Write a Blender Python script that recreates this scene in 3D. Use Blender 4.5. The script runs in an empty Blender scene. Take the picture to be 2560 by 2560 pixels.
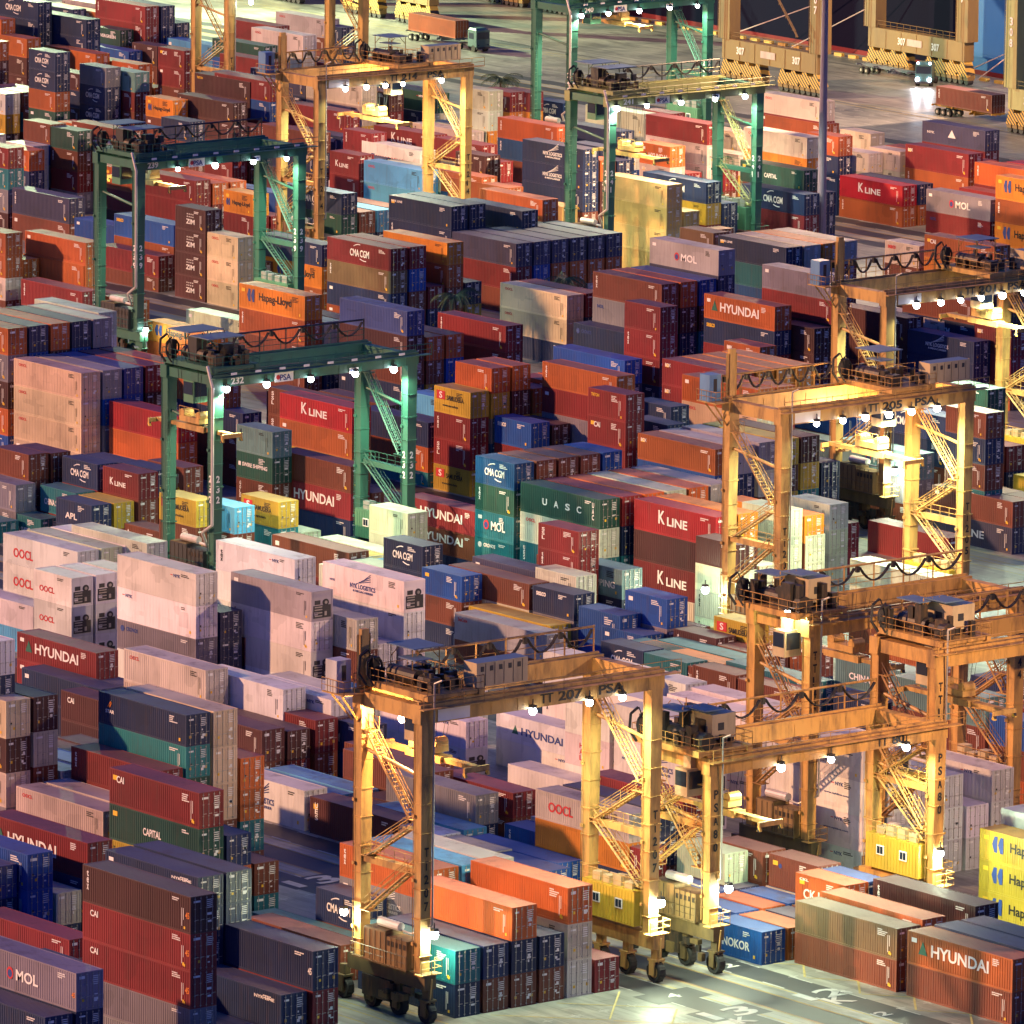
import bpy, bmesh, math, random
from mathutils import Vector, Matrix, Euler
random.seed(7)
SC = bpy.context.scene
COL = SC.collection
R_ = math.radians
# ------------------------------------------------------------------ camera
def cam_setup():
    H, yaw, pit, rol, F = 151.0, 2.4663948, 0.1811698, 0.0109895, 20371.99
    f = Vector((math.cos(yaw)*math.cos(pit), math.sin(yaw)*math.cos(pit), -math.sin(pit)))
    r = Vector((math.sin(yaw), -math.cos(yaw), 0)); u = r.cross(f)
    c, s = math.cos(rol), math.sin(rol)
    X = c*r + s*u; Y = -s*r + c*u
    cd = bpy.data.cameras.new('camera'); co = bpy.data.objects.new('camera', cd); COL.objects.link(co)
    cd.sensor_width = 36.0; cd.sensor_fit = 'HORIZONTAL'; cd.lens = F/2560*36
    cd.clip_start = 5; cd.clip_end = 6000
    m = Matrix((X, Y, -f)).transposed().to_4x4(); m.translation = Vector((0, 0, H)); co.matrix_world = m
    SC.camera = co
cam_setup()
# ------------------------------------------------------------------ world, sun, exposure
SUN_DIR = Vector((.66, 1.0, -.46)).normalized()      # travel direction of the light
w = bpy.data.worlds.new('World'); SC.world = w; w.use_nodes = True
nt = w.node_tree; bg = nt.nodes['Background']
sky = nt.nodes.new('ShaderNodeTexSky'); sky.sky_type = 'NISHITA'; sky.sun_disc = False
sky.sun_elevation = R_(2.5); sky.sun_rotation = math.atan2(-SUN_DIR.x, -SUN_DIR.y)
sky.air_density = 1.6; sky.dust_density = .6; sky.ozone_density = 4.5
tint = nt.nodes.new('ShaderNodeMix'); tint.data_type = 'RGBA'; tint.blend_type = 'MULTIPLY'; tint.inputs['Factor'].default_value = 1
nt.links.new(sky.outputs[0], tint.inputs['A']); tint.inputs['B'].default_value = (.26, .80, 2.35, 1)      # dusk blue
nt.links.new(tint.outputs['Result'], bg.inputs[0]); bg.inputs[1].default_value = 0.15
sl = bpy.data.lights.new('sun', 'SUN'); so = bpy.data.objects.new('sun', sl); COL.objects.link(so)
sl.energy = 2.8; sl.angle = R_(1.5); sl.color = (1.0, .53, .27)
so.rotation_euler = SUN_DIR.to_track_quat('-Z', 'Y').to_euler()
SC.view_settings.view_transform = 'Standard'; SC.view_settings.look = 'None'
SC.view_settings.exposure = 0.95; SC.view_settings.gamma = 1
SC.cycles.max_bounces = 4; SC.cycles.diffuse_bounces = 2; SC.cycles.glossy_bounces = 2
SC.cycles.sample_clamp_indirect = 4; SC.cycles.use_light_tree = True
# ------------------------------------------------------------------ materials
def new_mat(name):
    m = bpy.data.materials.new(name); m.use_nodes = True
    return m, m.node_tree, m.node_tree.nodes['Principled BSDF']
def mat(name, col, rough=.6, metal=0.0, grime=.35, gcol=(.05, .035, .03), scale=.8, emit=None, est=1, streak=True):
    m, nt, b = new_mat(name); N = nt.nodes.new; L = nt.links.new
    b.inputs['Roughness'].default_value = rough; b.inputs['Metallic'].default_value = metal
    if emit:
        b.inputs['Base Color'].default_value = (*col, 1)
        b.inputs['Emission Color'].default_value = (*emit, 1); b.inputs['Emission Strength'].default_value = est
        return m
    g = N('ShaderNodeNewGeometry'); mp = N('ShaderNodeMapping'); nz = N('ShaderNodeTexNoise')
    mp.inputs['Scale'].default_value = (1, 1, .25 if streak else 1)
    L(g.outputs['Position'], mp.inputs['Vector']); L(mp.outputs[0], nz.inputs['Vector'])
    nz.inputs['Scale'].default_value = scale; nz.inputs['Detail'].default_value = 5; nz.inputs['Roughness'].default_value = .65
    r = N('ShaderNodeMapRange'); r.inputs['From Min'].default_value = .45; r.inputs['From Max'].default_value = .75
    r.inputs['To Max'].default_value = grime
    L(nz.outputs['Fac'], r.inputs['Value'])
    mx = N('ShaderNodeMix'); mx.data_type = 'RGBA'
    mx.inputs['A'].default_value = (*col, 1); mx.inputs['B'].default_value = (*gcol, 1)
    L(r.outputs[0], mx.inputs['Factor']); L(mx.outputs['Result'], b.inputs['Base Color'])
    return m
def paint_mat(name, attr, roof=False):
    m, nt, b = new_mat(name); N = nt.nodes.new; L = nt.links.new
    if attr:
        a = N('ShaderNodeAttribute'); a.attribute_name = 'paint'; src = a.outputs['Color']
    else:
        a = N('ShaderNodeObjectInfo'); src = a.outputs['Color']
    g = N('ShaderNodeNewGeometry'); mp = N('ShaderNodeMapping'); L(g.outputs['Position'], mp.inputs['Vector'])
    mp.inputs['Scale'].default_value = (1, 1, 1) if roof else (1, 1, .13)
    nz = N('ShaderNodeTexNoise'); nz.inputs['Scale'].default_value = .45 if roof else 1.7
    nz.inputs['Detail'].default_value = 6; nz.inputs['Roughness'].default_value = .7
    L(mp.outputs[0], nz.inputs['Vector'])
    n2 = N('ShaderNodeTexNoise'); n2.inputs['Scale'].default_value = .16; n2.inputs['Detail'].default_value = 2
    L(g.outputs['Position'], n2.inputs['Vector'])
    hs = N('ShaderNodeHueSaturation'); L(src, hs.inputs['Color'])
    r0 = N('ShaderNodeMapRange'); r0.inputs['From Min'].default_value = .3; r0.inputs['From Max'].default_value = .7
    r0.inputs['To Min'].default_value = .78; r0.inputs['To Max'].default_value = 1.22
    L(n2.outputs['Fac'], r0.inputs['Value']); L(r0.outputs[0], hs.inputs['Value'])
    last = hs.outputs['Color']
    if not roof:                                # repainted panels and patch repairs
        mp2 = N('ShaderNodeMapping'); mp2.inputs['Scale'].default_value = (.55, .3, .62); L(g.outputs['Position'], mp2.inputs['Vector'])
        vo = N('ShaderNodeTexVoronoi'); vo.distance = 'CHEBYCHEV'; vo.inputs['Scale'].default_value = 1; L(mp2.outputs[0], vo.inputs['Vector'])
        sp = N('ShaderNodeSeparateColor'); L(vo.outputs['Color'], sp.inputs[0]); rv = N('ShaderNodeMapRange'); rv.inputs['From Min'].default_value = .62; rv.inputs['From Max'].default_value = 1
        rv.inputs['To Min'].default_value = 1; rv.inputs['To Max'].default_value = .84; L(sp.outputs[0], rv.inputs['Value']); h2 = N('ShaderNodeHueSaturation'); L(last, h2.inputs['Color']); L(rv.outputs[0], h2.inputs['Value']); last = h2.outputs['Color']
    if roof:                                    # chalked, dusty roofs
        mx = N('ShaderNodeMix'); mx.data_type = 'RGBA'; mx.inputs['Factor'].default_value = .27
        L(last, mx.inputs['A']); mx.inputs['B'].default_value = (.30, .27, .28, 1); last = mx.outputs['Result']
    r = N('ShaderNodeMapRange'); r.inputs['From Min'].default_value = .52; r.inputs['From Max'].default_value = .72
    r.inputs['To Max'].default_value = .6 if roof else .3
    L(nz.outputs['Fac'], r.inputs['Value'])
    m2 = N('ShaderNodeMix'); m2.data_type = 'RGBA'; L(r.outputs[0], m2.inputs['Factor']); L(last, m2.inputs['A'])
    m2.inputs['B'].default_value = (.09, .05, .04, 1)
    L(m2.outputs['Result'], b.inputs['Base Color'])
    b.inputs['Roughness'].default_value = .55 if roof else .5
    return m
P_OBJ = paint_mat('container_paint', False); R_OBJ = paint_mat('container_roof_paint', False, True)
P_ATT = paint_mat('container_paint_varied', True); R_ATT = paint_mat('container_roof_varied', True, True)
M = dict(
 steel=mat('galvanised_steel', (.42, .38, .34), .4, .3, .3), dark=mat('dark_steel', (.03, .03, .035), .55),
 white=mat('white_lettering', (.8, .77, .74), .6, 0, .12), red=mat('red_lettering', (.5, .02, .03), .6, 0, .1),
 blue=mat('blue_lettering', (.02, .05, .22), .6, 0, .1), black=mat('black_lettering', (.012, .012, .015), .6, 0, .1),
 yel=mat('yellow_lettering', (.75, .45, .03), .6, 0, .1), green=mat('green_lettering', (.01, .12, .08), .6, 0, .1), orange=mat('orange_lettering', (.7, .2, .03), .6, 0, .1),
 cyel=mat('crane_yellow_paint', (.52, .30, .09), .5, 0, .95, (.10, .055, .03), .9), cyel2=mat('crane_amber_paint', (.56, .30, .08), .5, 0, .95, (.09, .05, .03), .9), soot=mat('sooty_crane_paint', (.13, .085, .035), .55, 0, .8, (.02, .018, .016), .9),
 cgrn=mat('crane_green_paint', (.028, .12, .085), .5, 0, .45, (.04, .05, .04), .5), cgrn2=mat('crane_olive_paint', (.22, .23, .09), .5, 0, .5, (.12, .07, .03), .5),
 engine=mat('oily_cabinet_paint', (.22, .13, .05), .6, 0, .9, (.03, .02, .015), 1.2), beige=mat('machinery_house_paint', (.5, .38, .22), .6, 0, .4), grease=mat('greasy_machinery', (.03, .027, .025), .45, .2, .7, (.16, .09, .04), 2.2),
 roofb=mat('canopy_sheet', (.10, .16, .24), .5, 0, .3), rubber=mat('tyre_rubber', (.015, .015, .016), .8, 0, .3),
 glass=mat('dark_glass', (.02, .03, .05), .1, 0, 0), cable=mat('black_cable', (.012, .012, .014), .6), pipe=mat('pipe_white', (.6, .52, .48), .4, .2, .3),
 hyel=mat('bright_yellow_house', (.50, .34, .035), .5, 0, .35, (.12, .10, .03)), hgrn=mat('green_house', (.08, .22, .13), .5, 0, .3),
 pole=mat('mast_paint', (.20, .17, .24), .5, .1, .2), trunk=mat('palm_trunk', (.10, .07, .05), .9), leaf=mat('palm_leaf', (.04, .07, .03), .7, 0, .3, (.10, .09, .03), 2),
 lampw=mat('lit_lamp', (1, 1, 1), emit=(.88, .96, 1.0), est=16), lampy=mat('lit_sodium_lamp', (1, 1, 1), emit=(1, .72, .40), est=14),
 lampb=mat('lit_head_lamp', (1, 1, 1), emit=(.80, .85, 1), est=16), beacon=mat('lit_beacon', (1, .1, .05), emit=(1, .1, .05), est=4),
 cabw=mat('cabin_white', (.5, .5, .52), .4, 0, .3), cabb=mat('cabin_blue', (.12, .25, .45), .4, 0, .3), truckp=mat('truck_paint', (.05, .12, .12), .4, 0, .3),
 chas=mat('chassis_paint', (.10, .12, .16), .5, 0, .4), chasy=mat('chassis_yellow', (.45, .25, .03), .5, 0, .4), grey=mat('grey_cabinet', (.32, .32, .30), .5, 0, .3),
 hullk=mat('dark_hull', (.006, .007, .022), .9, 0, .2, (.012, .006, .015), .05), hullr=mat('red_boot_top', (.18, .03, .035), .6, 0, .3), hullb=mat('blue_hull', (.006, .11, .40), .45, 0, .15, (.004, .05, .2)),
 qyel=mat('quay_crane_paint', (.24, .155, .05), .5, 0, .8, (.14, .09, .05), .3), qgrn=mat('quay_crane_pale', (.40, .40, .16), .5, 0, .3), kerb=mat('kerb_yellow', (.6, .38, .08), .7), rope=mat('mooring_rope', (.55, .45, .42), .8))
def hazard_mat():
    m, nt, b = new_mat('hazard_stripes'); N = nt.nodes.new; L = nt.links.new
    g = N('ShaderNodeNewGeometry'); sx = N('ShaderNodeSeparateXYZ'); L(g.outputs['Position'], sx.inputs[0])
    ad = N('ShaderNodeMath'); ad.operation = 'ADD'; L(sx.outputs['X'], ad.inputs[0]); L(sx.outputs['Z'], ad.inputs[1])
    mu = N('ShaderNodeMath'); mu.operation = 'MULTIPLY'; mu.inputs[1].default_value = 1.5; L(ad.outputs[0], mu.inputs[0])
    fr = N('ShaderNodeMath'); fr.operation = 'FRACT'; L(mu.outputs[0], fr.inputs[0])
    gt = N('ShaderNodeMath'); gt.operation = 'GREATER_THAN'; gt.inputs[1].default_value = .45; L(fr.outputs[0], gt.inputs[0])
    mx = N('ShaderNodeMix'); mx.data_type = 'RGBA'; L(gt.outputs[0], mx.inputs['Factor'])
    mx.inputs['A'].default_value = (.025, .02, .02, 1); mx.inputs['B'].default_value = (.6, .36, .06, 1)
    L(mx.outputs['Result'], b.inputs['Base Color']); b.inputs['Roughness'].default_value = .6
    return m
M['haz'] = hazard_mat()
for k_ in ('hullk', 'hullr'): M[k_].node_tree.nodes['Principled BSDF'].inputs['Specular IOR Level'].default_value = .05
# ------------------------------------------------------------------ mesh helpers
class MB:
    def __init__(s): s.v = []; s.f = []; s.m = []
    def q(s, pts, mi=0):
        n = len(s.v); s.v += [tuple(p) for p in pts]; s.f.append(tuple(range(n, n+len(pts)))); s.m.append(mi)
    def box(s, x0, x1, y0, y1, z0, z1, mi=0, top=None):
        n = len(s.v)
        s.v += [(x0,y0,z0),(x1,y0,z0),(x1,y1,z0),(x0,y1,z0),(x0,y0,z1),(x1,y0,z1),(x1,y1,z1),(x0,y1,z1)]
        for i, f in enumerate(((0,3,2,1),(4,5,6,7),(0,1,5,4),(1,2,6,5),(2,3,7,6),(3,0,4,7))):
            s.f.append(tuple(n+a for a in f)); s.m.append(top if (top is not None and i == 1) else mi)
        return s
    def prism(s, b, t, mi=0):       # b, t: four points each
        n = len(s.v); s.v += [tuple(p) for p in b]+[tuple(p) for p in t]; k = len(b)
        s.f.append(tuple(n+k-1-i for i in range(k))); s.f.append(tuple(n+k+i for i in range(k))); s.m += [mi, mi]
        for i in range(k):
            j = (i+1) % k; s.f.append((n+i, n+j, n+k+j, n+k+i)); s.m.append(mi)
        return s
    def bar(s, a, b, r=.05, n=6, mi=0, r2=None):
        a = Vector(a); b = Vector(b); d = b-a
        if d.length < 1e-6: return s
        z = d.normalized(); x = z.orthogonal().normalized(); y = z.cross(x); r2 = r if r2 is None else r2
        if n == 4: x, y = (x+y).normalized(), (y-x).normalized()
        A = [a+(x*math.cos(2*math.pi*i/n)+y*math.sin(2*math.pi*i/n))*r for i in range(n)]
        B = [b+(x*math.cos(2*math.pi*i/n)+y*math.sin(2*math.pi*i/n))*r2 for i in range(n)]
        return s.prism(A, B, mi)
    def path(s, pts, r=.05, n=5, mi=0):
        for a, b in zip(pts, pts[1:]): s.bar(a, b, r, n, mi)
        return s
    def rail(s, pts, h=1.05, step=1.5, r=.03, mi=0):     # handrail along a path of floor points
        for a, b in zip(pts, pts[1:]):
            a = Vector(a); b = Vector(b); k = max(1, int((b-a).length/step)); up = Vector((0, 0, h))
            s.bar(a+up, b+up, r, 4, mi); s.bar(a+up*.5, b+up*.5, r*.8, 4, mi)
            for i in range(k+1):
                p = a.lerp(b, i/k); s.bar(p, p+up, r, 4, mi)
        return s
    def sphere(s, c, r, mi=0, nu=10, nv=6):
        c = Vector(c); P = [[c+Vector((math.sin(math.pi*j/nv)*math.cos(2*math.pi*i/nu), math.sin(math.pi*j/nv)*math.sin(2*math.pi*i/nu), math.cos(math.pi*j/nv)))*r for i in range(nu)] for j in range(nv+1)]
        for j in range(nv):
            for i in range(nu): s.q([P[j][i], P[j+1][i], P[j+1][(i+1) % nu], P[j][(i+1) % nu]], mi)
        return s
    def mesh(s, name, mats):
        me = bpy.data.meshes.new(name); me.from_pydata(s.v, [], s.f)
        for m in (mats if isinstance(mats, (list, tuple)) else [mats]): me.materials.append(m)
        me.polygons.foreach_set('material_index', s.m); me.update(); return me
def tag(o, label=None, cat=None, group=None, kind=None):
    for k, v in (('label', label), ('category', cat), ('group', group), ('kind', kind)):
        if v: o[k] = v
    return o
def link(name, me, parent=None, loc=(0,0,0), rot=(0,0,0)):
    o = bpy.data.objects.new(name, me); COL.objects.link(o)
    if parent: o.parent = parent
    o.location = loc; o.rotation_euler = rot; return o
def empty(name, loc, rz=0, **k):
    o = bpy.data.objects.new(name, None); COL.objects.link(o); o.location = loc; o.rotation_euler = (0, 0, rz)
    o.empty_display_size = .5; tag(o, **k); return o
def text_mesh(txt, mt, bold=.012, ext=.006):
    c = bpy.data.curves.new('lettering', 'FONT'); c.body = txt; c.size = 1; c.extrude = ext; c.offset = bold; c.resolution_u = 3
    o = bpy.data.objects.new('lettering', c); COL.objects.link(o)
    dg = bpy.context.evaluated_depsgraph_get(); me = bpy.data.meshes.new_from_object(o.evaluated_get(dg))
    bpy.data.objects.remove(o); bpy.data.curves.remove(c); me.materials.clear(); me.materials.append(mt); return me
_tc = {}
def text_geo(txt, bold=.012):
    if (txt, bold) in _tc: return _tc[(txt, bold)]
    me = text_mesh(txt, M['white'], bold); v = [tuple(x.co) for x in me.vertices]; f = [tuple(p.vertices) for p in me.polygons]
    x0 = min(a[0] for a in v); x1 = max(a[0] for a in v); y0 = min(a[1] for a in v); y1 = max(a[1] for a in v)
    _tc[(txt, bold)] = r = ([((a[0]-x0)/(x1-x0), (a[1]-y0)/max(y1-y0, 1e-6), a[2]) for a in v], f, (x1-x0)/(y1-y0)); bpy.data.meshes.remove(me); return r
def put_text(mb, txt, O, X, Y, w, h, mi=0, bold=.012):
    """fit txt in the w x h rectangle whose lower left corner is O, axes X, Y"""
    v, f, asp = text_geo(txt, bold); O = Vector(O); X = Vector(X); Y = Vector(Y); Z = X.cross(Y); n = len(mb.v)
    if w is None: w = h*asp
    mb.v += [tuple(O+X*(a[0]*w)+Y*(a[1]*h)+Z*(a[2])) for a in v]
    mb.f += [tuple(n+i for i in q) for q in f]; mb.m += [mi]*len(f); return w
SG = 'stacked shipping containers'
GTEXT = [('13', -521.0, 396.6, 2.6, (3.4, 6)), ('13', -466.2, 395.3, 2.6, (3.4, 6)), ('K', -463.8, 394.7, 1.8, None), ('12', -466.6, 405.1, 2.4, None), ('K', -464.4, 404.9, 2.2, None), ('4', -473.0, 395.3, 1.3, (3.2, 5.5)), ('2', -459.0, 404.7, 1.3, None), ('3', -466.2, 406.8, 1.2, None), ('12', -478.1, 404.8, 1.2, None)]
PALMS = [(-864.5, 689.5, 8.5, 'palm tree standing alone on the apron beyond the mint containers', 1848), (-722.4, 569.9, 7.5, 'palm tree in front of the stacks in the middle of the yard', 1512), (-727.2, 589.6, 7, 'palm tree behind the brown roofed containers near the centre', 390)]
# ------------------------------------------------------------------ ground, water
def ground_mat():
    m, nt, b = new_mat('yard_concrete'); N = nt.nodes.new; L = nt.links.new
    g = N('ShaderNodeNewGeometry')
    n1 = N('ShaderNodeTexNoise'); n1.inputs['Scale'].default_value = .09; n1.inputs['Detail'].default_value = 8; n1.inputs['Roughness'].default_value = .65
    n2 = N('ShaderNodeTexNoise'); n2.inputs['Scale'].default_value = 1.2; n2.inputs['Detail'].default_value = 5
    mp = N('ShaderNodeMapping'); mp.inputs['Scale'].default_value = (.12, 1.2, 1); L(g.outputs['Position'], mp.inputs['Vector'])
    L(g.outputs['Position'], n1.inputs['Vector']); L(mp.outputs[0], n2.inputs['Vector'])
    cr = N('ShaderNodeValToRGB'); e = cr.color_ramp.elements; e[0].position = .33; e[0].color = (.15, .155, .15, 1); e[1].position = .68; e[1].color = (.40, .39, .33, 1)
    L(n1.outputs['Fac'], cr.inputs['Fac'])
    br = N('ShaderNodeTexBrick'); br.inputs['Scale'].default_value = .12; br.inputs['Mortar Size'].default_value = .004; br.inputs['Color1'].default_value = (1, 1, 1, 1); br.inputs['Color2'].default_value = (.86, .86, .86, 1); br.inputs['Mortar'].default_value = (.5, .5, .5, 1)
    L(g.outputs['Position'], br.inputs['Vector'])
    m1 = N('ShaderNodeMix'); m1.data_type = 'RGBA'; m1.blend_type = 'MULTIPLY'; m1.inputs['Factor'].default_value = 1
    L(cr.outputs[0], m1.inputs['A']); L(br.outputs[0], m1.inputs['B'])
    r = N('ShaderNodeMapRange'); r.inputs['From Min'].default_value = .35; r.inputs['From Max'].default_value = .7; r.inputs['To Min'].default_value = .72; r.inputs['To Max'].default_value = 1.1
    L(n2.outputs['Fac'], r.inputs['Value'])
    hs = N('ShaderNodeHueSaturation'); L(m1.outputs['Result'], hs.inputs['Color']); L(r.outputs[0], hs.inputs['Value'])
    n3 = N('ShaderNodeTexNoise'); n3.inputs['Scale'].default_value = .35; n3.inputs['Detail'].default_value = 7; n3.inputs['Roughness'].default_value = .7
    mp3 = N('ShaderNodeMapping'); mp3.inputs['Scale'].default_value = (.35, 1, 1); mp3.inputs['Location'].default_value = (31, 7, 0); L(g.outputs['Position'], mp3.inputs['Vector']); L(mp3.outputs[0], n3.inputs['Vector'])
    r3 = N('ShaderNodeMapRange'); r3.inputs['From Min'].default_value = .53; r3.inputs['From Max'].default_value = .66; r3.inputs['To Max'].default_value = .6; L(n3.outputs['Fac'], r3.inputs['Value'])
    m3 = N('ShaderNodeMix'); m3.data_type = 'RGBA'; L(r3.outputs[0], m3.inputs['Factor']); L(hs.outputs[0], m3.inputs['A']); m3.inputs['B'].default_value = (.075, .07, .065, 1)
    L(m3.outputs['Result'], b.inputs['Base Color'])
    r2 = N('ShaderNodeMapRange'); r2.inputs['To Min'].default_value = .28; r2.inputs['To Max'].default_value = .6; L(n1.outputs['Fac'], r2.inputs['Value']); L(r2.outputs[0], b.inputs['Roughness'])
    return m
mb = MB(); mb.q([(-2500, -300, 0), (600, -300, 0), (600, 730, 0), (-2500, 868, 0)]); mb.q([(-2500, 868, 0), (600, 730, 0), (600, 730, -6), (-2500, 868, -6)])
tag(link('ground', mb.mesh('ground', ground_mat())), kind='structure')
mw, ntw, bw = new_mat('harbour_water'); bw.inputs['Base Color'].default_value = (.01, .02, .03, 1); bw.inputs['Roughness'].default_value = .15
nzw = ntw.nodes.new('ShaderNodeTexNoise'); nzw.inputs['Scale'].default_value = 60; bpw = ntw.nodes.new('ShaderNodeBump'); bpw.inputs['Strength'].default_value = .3
tcw = ntw.nodes.new('ShaderNodeTexCoord'); ntw.links.new(tcw.outputs['Generated'], nzw.inputs['Vector']); ntw.links.new(nzw.outputs['Fac'], bpw.inputs['Height']); ntw.links.new(bpw.outputs[0], bw.inputs['Normal'])
mb = MB(); mb.q([(-3500, 700, -3), (1500, 700, -3), (1500, 4500, -3), (-3500, 4500, -3)]); tag(link('water', mb.mesh('water', mw)), kind='structure')
asph = mat('asphalt_strip', (.035, .037, .042), .55, 0, .4, (.07, .065, .06), .3, streak=False)
line_y = mat('yellow_line_paint', (.42, .33, .12), .7, 0, .55, (.14, .12, .10), 1.1, streak=False); line_w = mat('white_line_paint', (.5, .48, .45), .7, 0, .4, (.15, .14, .12), 1.4, streak=False); line_o = mat('rust_line_paint', (.34, .16, .06), .7, 0, .4, streak=False)
def sheet(mb, u0, u1, v0, v1, z, mi=0): mb.q([(u0, v0, z), (u1, v0, z), (u1, v1, z), (u0, v1, z)], mi)
UA, UB = -1010, -400
road = MB(); lines = MB()
for k in range(-2, 7):
    o = 54.8*k
    sheet(road, UA, UB, 399.0+o, 401.8+o, .004); sheet(road, UA, UB, 403.9+o, 406.9+o, .004); sheet(road, UA, UB, 393.9+o, 396.6+o, .004)
    for v in (398.9, 401.9): sheet(lines, UA, UB, v+o-.07, v+o+.07, .009, 2)
    for v in (397.0, 402.0, 403.6, 427.2, 373.6, 375.6, 425.4): sheet(lines, UA, UB, v+o-.09, v+o+.09, .009, 0)
    sheet(lines, UA, UB, 398.6+o, 398.72+o, .013, 0)
    for s in range(int((UB-UA)/6.4)):
        u = UA+s*6.4
        for v in (403.95, 406.85, 393.85, 396.7): sheet(lines, u, u+2.6, v+o-.07, v+o+.07, .013, 1)
        for b in (377.0, 407.3):
            for i in range(7):
                v = b+2.77*i-.2+o; sheet(lines, u-.5, u+.5, v-.05, v+.05, .013, 1); sheet(lines, u-.05, u+.05, v-.5, v-.06, .013, 1); sheet(lines, u-.05, u+.05, v+.06, v+.5, .013, 1)
for s in range(9):          # crossing hatch on the slots beside the truck lane
    u = -478+s*6.6
    for a, b in (((u, 407.6), (u+6.4, 412.8)), ((u, 412.8), (u+6.4, 407.6))):
        A = Vector((*a, .017+.004*(a[1] > 410))); B = Vector((*b, A.z)); d = (B-A).normalized(); n = Vector((-d.y, d.x, 0))*.09; lines.q([A-n, B-n, B+n, A+n][::1], 0)
for s in range(5):
    u = -476.5+s*7
    for a, b in (((u, 392.8), (u+6.5, 386.5)), ((u, 386.5), (u+6.5, 392.8)), ((u, 380), (u+6.5, 386.3))):
        A = Vector((*a, .021+.004*(a[1] > 390))); B = Vector((*b, A.z)); d = (B-A).normalized(); n = Vector((-d.y, d.x, 0))*.08; lines.q([A-n, B-n, B+n, A+n], 0)
patch = MB()
def gtext(t, u, v, h, bg=None):
    if bg: sheet(patch, u-bg[0]/2, u+bg[0]/2, v-bg[1]/2, v+bg[1]/2, .017)
    wv = put_text(lines, t, (u+h/2, v-h*.45*len(t), .028), (0, 1, 0), (-1, 0, 0), h*.9*len(t), h, 1, .02)
for t, u, v, h, bg in GTEXT: gtext(t, u, v, h, bg)
for yv in (757.5, 784.5):
    for dv in (0, .5): mbq = Vector((1, -.0446, 0)); road.q([(-1100, yv+dv+7.6, .006), (-700, yv+dv-10.2, .006), (-700, yv+dv-10, .006), (-1100, yv+dv+7.8, .006)])
for i in range(5):
    v = 741+i*4
    for s in range(42):
        u = -1000+s*6; vv = v-(u+900)*.0446; lines.q([(u, vv, .01), (u+2, vv-.09, .01), (u+2, vv+.06, .01), (u, vv+.15, .01)], 1)
tag(link('road', road.mesh('road', asph)), kind='structure')
tag(link('painted_patches', patch.mesh('painted_patches', asph)), kind='structure')
tag(link('lane_markings', lines.mesh('lane_markings', [line_y, line_w, line_o])), kind='structure')
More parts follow.
